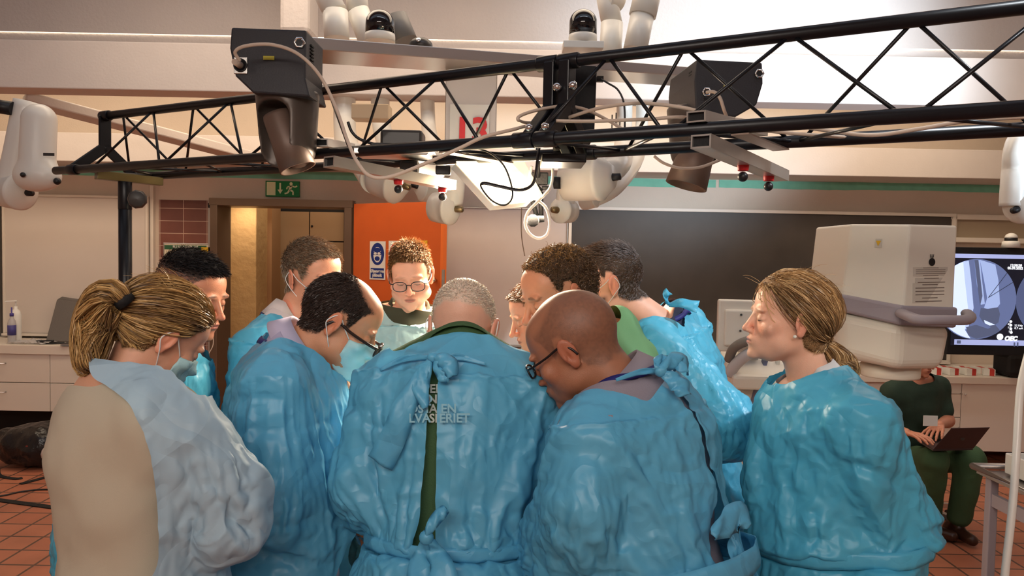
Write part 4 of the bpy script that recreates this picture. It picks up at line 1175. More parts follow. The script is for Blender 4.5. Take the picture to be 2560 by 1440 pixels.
def folds(V, f, seed, K=8, squash=.12, up=0.0):
    rs = np.random.RandomState(seed); out = 0
    for k in range(K):
        d = rs.normal(size=3); d[2] *= 1 + up; d = norm(d)
        W_ = V - (1 - squash) * (V @ d)[:, None] * d
        n = vnoise(W_, f * rs.uniform(.7, 1.4), seed + k); r = np.clip(1 - np.abs(n) * 4.2, 0, 1) ** 1.3
        out = out + (r * (1 if k % 2 else -1)) * sstep(-.1, .4, vnoise(V, f * .3, seed + 40 + k))
    return out
SIMS = []
def simulate(frames=22):
    import time, os; t0 = time.time(); tmp = []
    todo = []
    for S in SIMS:

        todo.append(S)
    for S in todo:
        o, q = S['o'], S['q']
        cc = bpy.data.collections.new('colliders'); sc.collection.children.link(cc)
        me = bpy.data.meshes.new('collider'); me.from_pydata(S['col'][0].tolist(), [], S['col'][1].tolist())
        co = bpy.data.objects.new('collider', me); cc.objects.link(co)
        co.modifiers.new('c', 'COLLISION'); co.collision.thickness_outer = .004; co.collision.cloth_friction = 20
        vg = o.vertex_groups.new(name='pin'); V = S['Vg']; h = (V - S['N']) @ S['spine']
        ids = set(np.nonzero(h > S['cut'])[0])
        for s in (1, -1): ids |= set(np.nonzero(np.linalg.norm(V - S['wr'][s], axis=1) < .05)[0])
        for (c, r) in q.get('pins', []): ids |= set(np.nonzero(np.linalg.norm(V - P(*c), axis=1) < r)[0])
        if q.get('belt'): 
            tb = np.abs((V - S['zb']) @ S['spine']); ids |= set(np.nonzero(tb < .014)[0])
        vg.add([int(i) for i in ids], 1.0, 'REPLACE')
        c = o.modifiers.new('cloth', 'CLOTH'); T = c.settings
        T.quality = 4; T.mass = .12; T.tension_stiffness = 14; T.compression_stiffness = 14; T.shear_stiffness = 5; T.bending_stiffness = q.get('bendst', .25)
        T.vertex_group_mass = 'pin'; T.shrink_min = q.get('shrink', -.035); T.air_damping = 3
        T.tension_damping = T.compression_damping = T.shear_damping = 8
        T.effector_weights.gravity = q.get('grav', .4)
        c.collision_settings.use_self_collision = False; c.collision_settings.distance_min = .005; c.collision_settings.collection = cc
        c.point_cache.frame_start = 1; c.point_cache.frame_end = frames + 1
        tmp.append((S, c, cc, co))
    if tmp:
        for f in range(1, frames + 1): sc.frame_set(f)
        dg = bpy.context.evaluated_depsgraph_get()
        for (S, c, cc, co) in tmp:
            ev = S['o'].evaluated_get(dg).data; n = len(S['V0'])
            v = np.empty(n * 3, np.float32); ev.vertices.foreach_get('co', v); S['R'] = v.reshape(-1, 3).astype(float)
        for (S, c, cc, co) in tmp:
            S['o'].modifiers.clear(); S['o'].vertex_groups.clear()
            bpy.data.objects.remove(co); bpy.data.collections.remove(cc)

        sc.frame_set(1)
    for S in SIMS:
        q = S['q']; V = S['R']; F_ = S['F']; bad = ~np.isfinite(V).all(1); V[bad] = S['V0'][bad]
        Nn = vnormals(V, F_); cr = q.get('cram', 1.0)
        V = V + Nn * (cr * (.0062 * folds(V, 9, q['seed']) + .0036 * folds(V, 21, q['seed'] + 3)))[:, None]
        S['o'].data.vertices.foreach_set('co', V.astype(np.float32).ravel()); S['o'].data.update()
        if q['key'] not in ('centre', 'bald', 'blonde', 'ponytail', 'bowing'): continue
        m = S['o'].modifiers.new('smooth', 'SUBSURF'); m.levels = 1; m.render_levels = 1
    print('simulated', len(todo), round(time.time() - t0, 1))

def make_person(q):
    rs = np.random.RandomState(q['seed'])
    N = P(*q['N']); PEL = P(*q['pel']) if 'pel' in q else None
    PEL = PEL if not 'pelz' in q else PEL
    spine = norm(N - PEL)
    Bf = unit_frame(q['ab']); x = Bf[:, 0] - spine * (Bf[:, 0] @ spine); x = norm(x); fw = norm(np.cross(spine, x)); fw = -fw if fw @ Bf[:, 1] < 0 else fw
    if 'tilt' in q: x = norm(x * math.cos(math.radians(q['tilt'])) + spine * math.sin(math.radians(q['tilt'])))
    B = np.stack([x, fw, spine], 1)
    sw = q.get('sw', .185) - .022; drop = q.get('drop', .055) + .018
    sh = {+1: N + x * sw - spine * drop + fw * q.get('shf', .0), -1: N - x * sw - spine * drop + fw * q.get('shf', .0)}
    el = {+1: P(*q['elR']), -1: P(*q['elL'])}; wr = {+1: P(*q['wrR']), -1: P(*q['wrL'])}
    T = np.linalg.norm(N - PEL); g = q.get('girth', 1.0); dp = q.get('depth', 1.0)
    foot = q.get('foot'); 
    root = thing('person', q['label'], 'person', (PEL[0], PEL[1], 0))
    root['group'] = q.get('group', 'people gathered round the table'); 
    # ---- skeleton of the trunk as ellipsoids
    ce = PEL + spine * T * .70 + fw * q.get('chf', -.0); be = PEL + spine * T * .32 + fw * q.get('bef', .01)
    seated = q.get('seated', False)
    if seated: legs = [(PEL + x * s * .09, P(*q['kneeR' if s > 0 else 'kneeL']), P(*q['footR' if s > 0 else 'footL'])) for s in (1, -1)]
    else:
        legs = []
        for s in (1, -1):
            f = np.array([PEL[0], PEL[1], 0]) + np.append(norm(Bf[:2, 0]) * s * .10, .09) + Bf[:, 1] * q.get('footf', -.03)
            h = PEL + x * s * .085 - spine * .02; k = (h + f) / 2 + Bf[:, 1] * .03
            legs.append((h, k, f))
    def trunk(p, o, ob=0.0):
        d = ell(p, ce, ((.165 * g + o), (.115 * dp + o), .20 + o), B)
        d = smin(d, ell(p, be, ((.148 * g + o + ob), (.112 * dp + o + ob), .19), B), .06)
        d = smin(d, ell(p, PEL, ((.17 * g + o + ob), (.13 * dp + o + ob), .15), B), .06)
        d = smin(d, cap(p, sh[1], sh[-1], .062 + o * .6), .05)
        return d
    def traps(p, o):
        d = cap(p, N + spine * .035, sh[1] + spine * .01, .048 + o * .5, .048 + o * .5)
        return np.minimum(d, cap(p, N + spine * .035, sh[-1] + spine * .01, .048 + o * .5, .048 + o * .5))
    def arms(p, o, of=None, ow=None):
        of = o if of is None else of; ow = of if ow is None else ow
        d = None
        for s in (1, -1):
            a = smin(cap(p, sh[s], el[s], .052 + o, .043 + of), cap(p, el[s], wr[s], .042 + of, .029 + ow), .025)
            d = a if d is None else np.minimum(d, a)
        return d
    # ---- head
    hx, hy, hd, ha, hp, hr = q['head']; hs = q.get('hs', 1.0)
    HC = P(hx, hy, hd); HR = unit_frame(ha, hp, hr)
    loc = lambda p: ((p - HC) @ HR) / hs
    wld = lambda L: HC + (np.asarray(L) * hs) @ HR.T
    hf = head_fn(q)
    nb = wld((0, -.028, -.045)); nr = q.get('neck', .054)
    nbl = loc(N - spine * .03); n0 = np.array([0, -.026, -.04])
    def hfn(p):
        d = hf(p)
        d = smin(d, cap(p, n0, nbl, nr, nr * 1.12), .02)
        if nbl is not None: pass
        return d
    lo = np.array([-.115, -.145, -.150]); hi = np.array([.115, .150, .145])
    lo = np.minimum(lo, nbl - nr * 1.2); hi = np.maximum(hi, nbl + nr * 1.2)
    V, Fc = surface_nets(hfn, lo, hi, q.get('res', .0028) / hs)
    V = smooth(V, Fc, 1, .35)
    L = V
    col = paint_head(L, q)
    Vh = wld(L); Fh = Fc
    # ---- body below, joined to the same mesh
    def bfn(p):
        d = smin(trunk(p, 0), traps(p, 0), .03); d = smin(d, arms(p, 0), .03)
        d = smin(d, cap(p, nb, N - spine * .03, nr * hs, nr * hs * 1.12), .03)
        for (h, k, f) in legs:
            d = smin(d, smin(cap(p, h, k, .082, .055), cap(p, k, f, .054, .038), .02), .04)
        d = smax(d, ((p - (N + spine * q.get('necktop', .02))) @ norm(nb - N)), .004)
        return d
    pts = np.array([N, PEL] + list(sh.values()) + list(el.values()) + list(wr.values()) + [c for l in legs for c in l])
    Vb, Fb = surface_nets(bfn, pts.min(0) - .2, pts.max(0) + .2, .014)
    Vb = smooth(Vb, Fb, 1)
    skin = lin(q['skin'])
    VV = [Vh, Vb]; FF = [Fh, Fb + len(Vh)]; CC = [col, np.tile(skin, (len(Vb), 1))]; n = len(Vh) + len(Vb)
    for s in (1, -1):
        hq = q.get('handR' if s > 0 else 'handL')
        if hq is False: continue
        fd = wr[s] - el[s]; curl = 40; nn = -np.array([0, 0, 1.0])
        if hq: fd = P(*hq['to']) - wr[s]; curl = hq.get('curl', 30); nn = np.array(hq.get('n', (0, 0, -1)), float)
        ca = hand_caps(wr[s] + norm(wr[s] - el[s]) * .01, fd, nn, hq.get('side', s) if hq else s, curl, s=q.get('hands', 1.0))
        ca.append((wr[s] - norm(wr[s] - el[s]) * .05, wr[s] + norm(wr[s] - el[s]) * .02, .029, .026))
        def hnf(p):
            d = None
            for c in ca:
                k = cap(p, *c); d = k if d is None else smin(d, k, .006)
            return d
        pp = np.array([c[0] for c in ca] + [c[1] for c in ca])
        Vx, Fx = surface_nets(hnf, pp.min(0) - .03, pp.max(0) + .03, .0035)
        cx = np.tile(lin(hq['col']) if hq and 'col' in hq else skin, (len(Vx), 1))
        VV.append(Vx); FF.append(Fx + n); CC.append(cx); n += len(Vx)
    np_mesh('body', np.concatenate(VV), np.concatenate(FF), M['skin'], root, np.concatenate(CC))
    # ---- shoes and trousers
    for (h, k, f) in legs:
        fdir = norm(np.array([Bf[0, 1], Bf[1, 1], 0])); 
        if seated and 'toe' in q: fdir = norm(np.append((P(*q['toe']) - f)[:2], 0))
        a = np.array([f[0], f[1], .045]) - fdir * .05; b = a + fdir * .19
        def sfn(p):
            d = smin(cap(p, a + np.array([0, 0, .01]), b, .043, .034), cap(p, f + np.array([0, 0, .03]), a, .045, .043), .03)
            return smax(d, .003 - p[..., 2], .006)
        z = np.array([a, b, f])
        sdf_obj('shoe', sfn, z.min(0) - .08, z.max(0) + .1, .009, q.get('shoe', M['black']), root, 1)
    tm = q.get('trousers', mat('trousers', (40, 44, 56), .8))
    def tfn(p):
        d = ell(p, PEL, (.175 * g, .135 * dp, .14), B)
        for (h, k, f) in legs:
            f2 = f + (k - f) * .16
            d = smin(d, smin(cap(p, h, k, .10, .085), cap(p, k, f2, .083, .07), .02), .04)
        return d + .006 * vnoise(p, 14, 3) + .004 * vnoise(p, 30, 4)
    z = np.array([PEL] + [c for l in legs for c in l])
    sdf_obj('trousers', tfn, z.min(0) - .2, z.max(0) + .2, .014, tm, root, 1)
    # ---- shirt
    if q.get('shirt') is not None:
        so = q.get('shirto', .010)
        def stfn(p):
            d = smin(trunk(p, so), traps(p, so * 1.4), .03)
            if q.get('sleeves', True): 
                ao = min(so, .012); d = smin(d, arms(p, ao, ao, ao * .5), .03)
            else:
                dd = np.minimum(cap(p, sh[1], sh[1] + (el[1] - sh[1]) * .65, .066), cap(p, sh[-1], sh[-1] + (el[-1] - sh[-1]) * .65, .066)); d = smin(d, dd, .03)
            return d + q.get('shirtw', .004) * vnoise(p, 13, q['seed']) + .002 * vnoise(p, 34, 5)
        pts2 = np.array([N, PEL] + list(sh.values()) + list(el.values()) + list(wr.values()))
        Vs, Fs = surface_nets(stfn, pts2.min(0) - .2, pts2.max(0) + .2, q.get('shirtres', .009))
        Vs = smooth(Vs, Fs, 2)
        fc = Vs[Fs].mean(1)
        # open neckline, sleeve ends
        u = nb - N; u = norm(u); hgt = (fc - N) @ u; rad = np.linalg.norm((fc - N) - hgt[:, None] * u, axis=1)
        keep = ~((hgt > q.get('neckcut', .022)) & (rad < q.get('neckr', .11)))
        for s in (1, -1):
            ax = norm(wr[s] - el[s]); keep &= ~((((fc - wr[s]) @ ax) > -.02) & (np.linalg.norm(fc - wr[s], axis=1) < .12))
        Vs, Fs, _ = prune(Vs, Fs, keep); Vs = tidy_edge(Vs, Fs)
        so_ = np_mesh(q.get('shirtname', 'shirt'), Vs, Fs, q['shirt'], root)
    # ---- collar
    if q.get('collar') is not None:
        u = norm(nb - N); a1 = norm(np.cross(u, fw)); a2 = np.cross(a1, u)
        if a2 @ fw < 0: a2 = -a2
        R0 = nr * hs * 1.12; V_ = []; nA = 40; gap = math.radians(q.get('collargap', 28))
        for i in range(nA + 1):
            an = gap + (2 * math.pi - 2 * gap) * i / nA; dv = a2 * math.cos(an) + a1 * math.sin(an)
            fr_ = max(0, math.cos(an)); z0 = q.get('collarz', .0) - .05 * fr_
            stand = q.get('collarh', .036)
            V_ += [N + u * (z0 - .005) + dv * (R0 + .014), N + u * (z0 + stand) + dv * (R0 + .006), N + u * (z0 + stand + .003) + dv * (R0 + .011), N + u * (z0 - .012) + dv * (R0 + .032)]
        F_ = []
        for i in range(nA):
            for k in range(3):
                a = i * 4 + k; F_.append((a, a + 1, a + 5, a + 4))
        co = np_mesh('collar', V_, F_, q['collar'], root)
        sd = co.modifiers.new('thickness', 'SOLIDIFY'); sd.thickness = .002; sd.offset = 0
    # ---- gown
    G = None
    if q.get('gown') is not None:
        go = q.get('go', .034) * .8; hemz = q.get('hem', .48); zb = PEL + spine * T * q.get('belt_t', .22)
        base = np.array([PEL[0], PEL[1], hemz])
        blt = q.get('cinch', .0); ga = q.get('garm', .026)
        def gfn(p):
            d = smin(trunk(p, go, q.get('gbelly', .01)), traps(p, max(go * .35, (q.get('shirto', .010) * 1.4 + .008) if q.get('shirt') is not None else 0)), .04)
            d = smin(d, arms(p, ga, ga * 1.15, ga * .6), q.get('armk', .007))
            qq = (p - PEL) @ B; 
            d = smin(d, cap(p * 1.0, PEL, base, .17 * g + go, .15 * g + go), .08)
            for (c, r) in q.get('bumps', []): d = smin(d, np.linalg.norm(p - P(*c), axis=-1) - r, .06)
            if blt:
                tb = (p - zb) @ spine
                d = d + blt * np.exp(-(tb / .022) ** 2) - blt * .7 * np.exp(-((tb - .07) / .05) ** 2)
            d = np.maximum(d, hemz - p[..., 2])
            return d
        pts2 = np.array([N, PEL, base] + list(sh.values()) + list(el.values()) + list(wr.values()))
        Vg, Fg = surface_nets(gfn, pts2.min(0) - .24, pts2.max(0) + .24, q.get('gres', .0085))
        Vg = smooth(Vg, Fg, 2)
        fc = Vg[Fg].mean(1)
        u = norm(nb - N); hgt = (fc - N) @ u; rad = np.linalg.norm((fc - N) - hgt[:, None] * u, axis=1)
        nt_, nb_ = q.get('gneck', (.005, .02))   # cut height in front / at the back
        frn = ((fc - N) @ fw) / .08
        cut = nt_ + (nb_ - nt_) * np.clip(.5 - .5 * frn, 0, 1)
        keep = ~((hgt > cut) & (rad < q.get('gneckr', .115)))
        keep &= fc[:, 2] > hemz + .012
        for s in (1, -1):
            ax = norm(wr[s] - el[s]); keep &= ~((((fc - wr[s]) @ ax) > .0) & (np.linalg.norm(fc - wr[s], axis=1) < .13))
        px, dep = proj(fc)
        nn = vnormals(Vg, Fg)[Fg].mean(1); facing = (nn * (fc - CAM)).sum(1) < 0
        if 'gcut' in q:
            for poly in q['gcut']: keep &= ~(inpoly(px, poly) & (facing | (dep < q.get('gcutd', 0))))
        Vg, Fg, _ = prune(Vg, Fg, keep); Vg = tidy_edge(Vg, Fg)
        Vw = Vg
        # growth: folds hang down below the chest, sleeves bunch along the arm
        gr = q.get('grow', .10)
        def grow(V):
            n1 = .5 + .5 * vnoise(V, 7, q['seed'] + 11)
            amt = gr * (.25 + 1.1 * n1); dr_ = np.zeros_like(V)
            tA = np.full(len(V), 9.0)
            for s in (1, -1):
                for a_, b_ in ((sh[s], el[s]), (el[s], wr[s])):
                    ba = b_ - a_; h = np.clip(((V - a_) @ ba) / (ba @ ba), 0, 1); dd = np.linalg.norm(V - a_ - h[:, None] * ba, axis=1)
                    m = (dd < tA) & (dd < .12); tA = np.where(m, dd, tA); dr_[m] = norm(ba)
            nm = tA > 8; hz = np.cross(vnormals(Vg, Fg), (0, 0, 1)); hz /= np.linalg.norm(hz, axis=1)[:, None] + 1e-9
            dr_[nm] = hz[nm]
            amt = amt * np.where(nm & (V[:, 2] < zb[2]), 1.6, 1.0)
            return amt, dr_
        V0 = wrinkle(Vg, Fg, grow, q.get('wit', 50), q.get('gmax', .012), .004, q['seed'], amp=.002)
        go_ = np_mesh(q.get('gownname', 'gown'), V0, Fg, q['gown'], root)
        def cfn(p):
            o_ = max(q.get('shirto', .010), .008) if q.get('shirt') is not None else .002
            d = smin(trunk(p, o_ + .009), traps(p, o_ * 1.4 + .010), .03)
            d = smin(d, arms(p, min(o_, .012) + .004), .03)
            return smin(d, cap(p, PEL, base, .19 * g, .16 * g), .06)
        Vc, Fcc = surface_nets(cfn, pts2.min(0) - .2, pts2.max(0) + .2, .02)
        SIMS.append(dict(key=q['key'], o=go_, V0=V0, F=Fg, col=(Vc, Fcc), N=N, spine=spine, wr=wr, q=q, Vg=Vg, u=u, zb=zb, cut=q.get('pinh', -.028)))
        G = (gfn, zb)
        if q.get('belt'):
            c = zb + spine * 0; R_ = []
            an = np.linspace(0, 2 * math.pi, 56, endpoint=False)
            for a in an:
                dv = x * math.cos(a) + fw * math.sin(a) + spine * q.get('belt_tilt', 0) * math.sin(a)
                rr = np.arange(.05, .42, .004); ds = gfn((c + dv[None] * rr[:, None]).astype(np.float32))
                o_ = np.nonzero(ds > 0)[0]; r_ = rr[o_[0]] if len(o_) else .3
                R_.append((dv, r_))
            rv = np.array([r for _, r in R_]); rv = (rv + np.roll(rv, 1) + np.roll(rv, -1)) / 3 + q.get('beltout', .018)
            k = MB(); mid = np.array([c + d * r for (d, _), r in zip(R_, rv)])
            rows = 5; Vt = []
            for j in range(rows):
                hh = (j / (rows - 1) - .5) * q.get('beltw', .042)
                Vt.append(mid + spine * hh + np.array([d for d, _ in R_]) * (.004 * math.cos((j / (rows - 1) - .5) * 3.1) + .002 * np.sin(np.arange(56) * 1.7 + j)[:, None]))
            Vt = np.stack(Vt, 1).reshape(-1, 3); Ft = []
            for i in range(56):
                for j in range(rows - 1):
                    i2 = (i + 1) % 56; Ft.append((i * rows + j, i2 * rows + j, i2 * rows + j + 1, i * rows + j + 1))
            bo = np_mesh('gown_belt', Vt, Ft, q['gown'], root); sd = bo.modifiers.new('thickness', 'SOLIDIFY'); sd.thickness = .0015
    # ---- hair
    NL = vnormals(L, Fh)
    m = hair_mask(L, q); hc = lin(q['hair'])
    if q.get('cap', 0) > 0:
        hm = q.get('capfn'); t_ = q['cap'] * sstep(0, .018, m) * (1 + .35 * vnoise(L, 28, q['seed']) + .25 * vnoise(L, 70, q['seed'] + 2))
        if 'capshape' in q: t_ = t_ * q['capshape'](L)
        Lc = L + NL * (t_ - .0008)[:, None]
        keep = (m[Fh] > .0005).all(1)
        Lc2, Fc2, us = prune(Lc, Fh, keep)
        cc = hc[None] * (1 + .35 * vnoise(Lc2, 90, 3))[:, None] * q.get('capdark', .75)
        np_mesh('hair', wld(Lc2), Fc2, M['haircap'], root, np.clip(cc, 0, 1))
    if q.get('hn', 0):
        ok = np.nonzero(m > .001)[0]; 
        ii = rs.choice(ok, q['hn']); p0 = L[ii] + NL[ii] * (q.get('cap', 0) * .5) * sstep(0, .018, m[ii])[:, None] + rs.normal(size=(q['hn'], 3)) * .0008
        comb = q['comb'](L[ii], NL[ii]) if 'comb' in q else np.tile([0, 1.0, 0], (q['hn'], 1))
        nseg = q.get('hseg', 3); ln = q['hlen'](L[ii]) if callable(q.get('hlen')) else np.full(q['hn'], q.get('hlen', .012))
        ln = ln * rs.uniform(.6, 1.25, q['hn']) * (.35 + .65 * sstep(0, .02, m[ii]))
        lift = q.get('lift', .5); S = [p0]; d = norm_rows(comb - (comb * NL[ii]).sum(1)[:, None] * NL[ii]) + NL[ii] * lift + rs.normal(size=(q['hn'], 3)) * q.get('mess', .2)
        d = norm_rows(d); p = p0; cu = q.get('curl', 0)
        ax = norm_rows(rs.normal(size=(q['hn'], 3)))
        for k in range(nseg):
            p = p + d * (ln / nseg)[:, None]; S.append(p)
            d = norm_rows(d + comb * q.get('bend', .25) - NL[ii] * q.get('fall', .15) + np.cross(ax, d) * cu + rs.normal(size=d.shape) * q.get('mess', .2) * .3)
        S = np.stack(S, 1)
        cv = hc[None] * (1 + rs.uniform(-.35, .45, q['hn']))[:, None]
        if 'hair2' in q:
            w2 = q['hair2'][1](L[ii])[:, None] if callable(q['hair2'][1]) else (rs.uniform(size=(q['hn'], 1)) < q['hair2'][1])
            cv = cv * (1 - w2) + lin(q['hair2'][0])[None] * (1 + rs.uniform(-.25, .25, (q['hn'], 1))) * w2
        W_ = wld(S.reshape(-1, 3)).reshape(S.shape)
        strands('hair_strands' if q.get('cap', 0) > 0 else 'hair', W_, q.get('hr', .0007), .0003, M['hair'], root, np.clip(cv, 0, 1))
    return dict(root=root, HC=HC, HR=HR, hs=hs, wld=wld, loc=loc, hf=hf, L=L, NL=NL, N=N, nb=nb, fw=fw, x=x, spine=spine, B=B, G=G, sh=sh, el=el, wr=wr, zb=None if G is None else G[1], q=q)
def norm_rows(v): return v / (np.linalg.norm(v, axis=-1, keepdims=True) + 1e-12)

def face_radius(pp, ang, z, c0=(0, .02), off=0.0):     # distance from an inner axis to the face surface
    rr = np.arange(.03, .135, .001)
    d = np.array([math.sin(ang), math.cos(ang)])
    pts = np.stack([c0[0] + d[0] * rr, c0[1] + d[1] * rr, np.full(len(rr), z)], -1).astype(np.float32)
    v = pp['hf'](pts); o = np.nonzero(v > 0)[0]
    i = np.nonzero(v < 0)[0]
    return (rr[i[-1]] if len(i) else .06) + off
def add_mask(pp, z0=-.010, z1=-.118, wide=70, below=0.0):
    na, nz = 34, 20; V = []
    rad = np.zeros((nz, na))
    for i in range(nz):
        z = z0 + (z1 - z0) * i / (nz - 1)
        for j in range(na):
            a = math.radians(-wide + 2 * wide * j / (na - 1))
            zz = max(z, -.100)
            rad[i, j] = face_radius(pp, a, zz) + .0035
    for _ in range(4):                    # taut cloth bridges hollows
        sm_ = rad.copy(); sm_[1:-1] = (rad[2:] + rad[:-2]) / 2; sm_[:, 1:-1] = (sm_[:, 1:-1] + (rad[:, 2:] + rad[:, :-2]) / 2) / 2
        rad = np.maximum(rad, sm_)
    for i in range(nz):
        z = z0 + (z1 - z0) * i / (nz - 1)
        for j in range(na):
            a = math.radians(-wide + 2 * wide * j / (na - 1)); t = abs(2 * j / (na - 1) - 1)
            zz = z * (1 - .30 * t ** 2) - .012 * t ** 2 * 1 + (.006 * (1 - t) ** 2 if i == 0 else 0)
            r = rad[i, j] + .0022 * ((i % 5) / 4.0) * (1 - t ** 3) + .0012 * math.sin(j * 1.3 + i)
            V.append((math.sin(a) * r, .02 + math.cos(a) * r, zz))
    F_ = [(i * na + j, i * na + j + 1, (i + 1) * na + j + 1, (i + 1) * na + j) for i in range(nz - 1) for j in range(na - 1)]
    Vq = np.array(V)
    mo = np_mesh('face_mask', pp['wld'](np.array(V)), F_, M['mask'], pp['root'])
    sd = mo.modifiers.new('thickness', 'SOLIDIFY'); sd.thickness = .0012
    Vn = np.array(V)
    for s in (1, -1):
        tpi = Vn[(na - 1) if s > 0 else 0]; bti = Vn[(nz - 1) * na + ((na - 1) if s > 0 else 0)]
        e1 = np.array([s * .086, -.006, .022]); e2 = np.array([s * .088, -.026, -.004]); e3 = np.array([s * .083, -.012, -.028])
        k = MB(); k.tube(pp['wld'](catmull([tpi, (tpi + e1) / 2 + (s * .004, 0, 0), e1, e2, e3, (bti + e3) / 2 + (s * .004, 0, 0), bti], 5)), .0013, 6)
        k.build('ear_loop', M['loop'], mo)
    return mo
def add_glasses(pp, z=-.004, fy=.112, lw=.024, lh=.017, thick=.0022, m=None, tilt=0, sq=2.6):
    m = m or M['glass_frame']; root = pp['root']
    W_ = pp['wld']; k = MB()
    for s in (1, -1):
        an = np.linspace(0, 2 * math.pi, 28, endpoint=False)
        pts = [(s * .033 + lw * np.sign(math.cos(a)) * abs(math.cos(a)) ** (2 / sq), fy - .006 * abs(math.cos(a)) * (1 if s * math.cos(a) > 0 else 0), z + lh * np.sign(math.sin(a)) * abs(math.sin(a)) ** (2 / sq)) for a in an]
        k.tube(W_(np.array(pts)), thick * .8, 8, closed=True)
        k.tube(W_(catmull([(s * .057, fy - .006, z + lh * .5), (s * .070, fy - .022, z + lh * .45), (s * .078, .04, z + .011), (s * .080, .0, z + .018), (s * .083, -.018, z + .006), (s * .081, -.026, z - .012)], 5)), thick * .85, 8)
    k.tube(W_(catmull([(-.010, fy, z + .004), (0, fy + .002, z + .007), (.010, fy, z + .004)], 4)), thick * .8, 8)
    g = k.build('glasses', m, root)
    for s in (1, -1):
        an = np.linspace(0, 2 * math.pi, 28, endpoint=False)
        pts = np.array([(s * .033 + lw * np.sign(math.cos(a)) * abs(math.cos(a)) ** (2 / sq), fy, z + lh * np.sign(math.sin(a)) * abs(math.sin(a)) ** (2 / sq)) for a in an])
        W2 = W_(pts); MB().prism(W2, pp['HR'][:, 1] * .001).build('lens', M['lens'], g)
    return g
def add_lanyard(pp, m=None, lift=.012, drop=.28, w=.016, name='lanyard'):
    """Ribbon lying round the neck and down the chest."""
    N, u, fw, x = pp['N'], norm(pp['nb'] - pp['N']), pp['fw'], pp['x']; sp = pp['spine']
    R0 = pp['q'].get('neck', .056) * pp['hs'] * 1.12 + .016
    pts = []
    for a in np.linspace(-155, 155, 17):
        an = math.radians(a); d = -fw * math.cos(an) + x * math.sin(an); fr_ = max(0, -math.cos(an))
        pts.append(N + d * (R0 + .015 * abs(math.sin(an)) + .03 * fr_) + sp * (lift + .012 - .02 * abs(math.sin(an)) - .10 * fr_))
    nr_ = -fw
    c = catmull(pts, 4); t = np.gradient(c, axis=0); t /= np.linalg.norm(t, axis=1)[:, None]
    ctr = N + sp * (lift - .05); out = norm_rows(c - ctr); xx = norm_rows(np.cross(t, out)); rows = []
    V = np.stack([c + xx * w / 2, c + out * .001, c - xx * w / 2], 1).reshape(-1, 3)
    F_ = [(i * 3 + j, i * 3 + j + 1, i * 3 + 4 + j, i * 3 + 3 + j) for i in range(len(c) - 1) for j in range(2)]
    o = np_mesh(name, V, F_, m or M['navy'], pp['root']); sd = o.modifiers.new('thickness', 'SOLIDIFY'); sd.thickness = .0018; sd.offset = 0
    return o

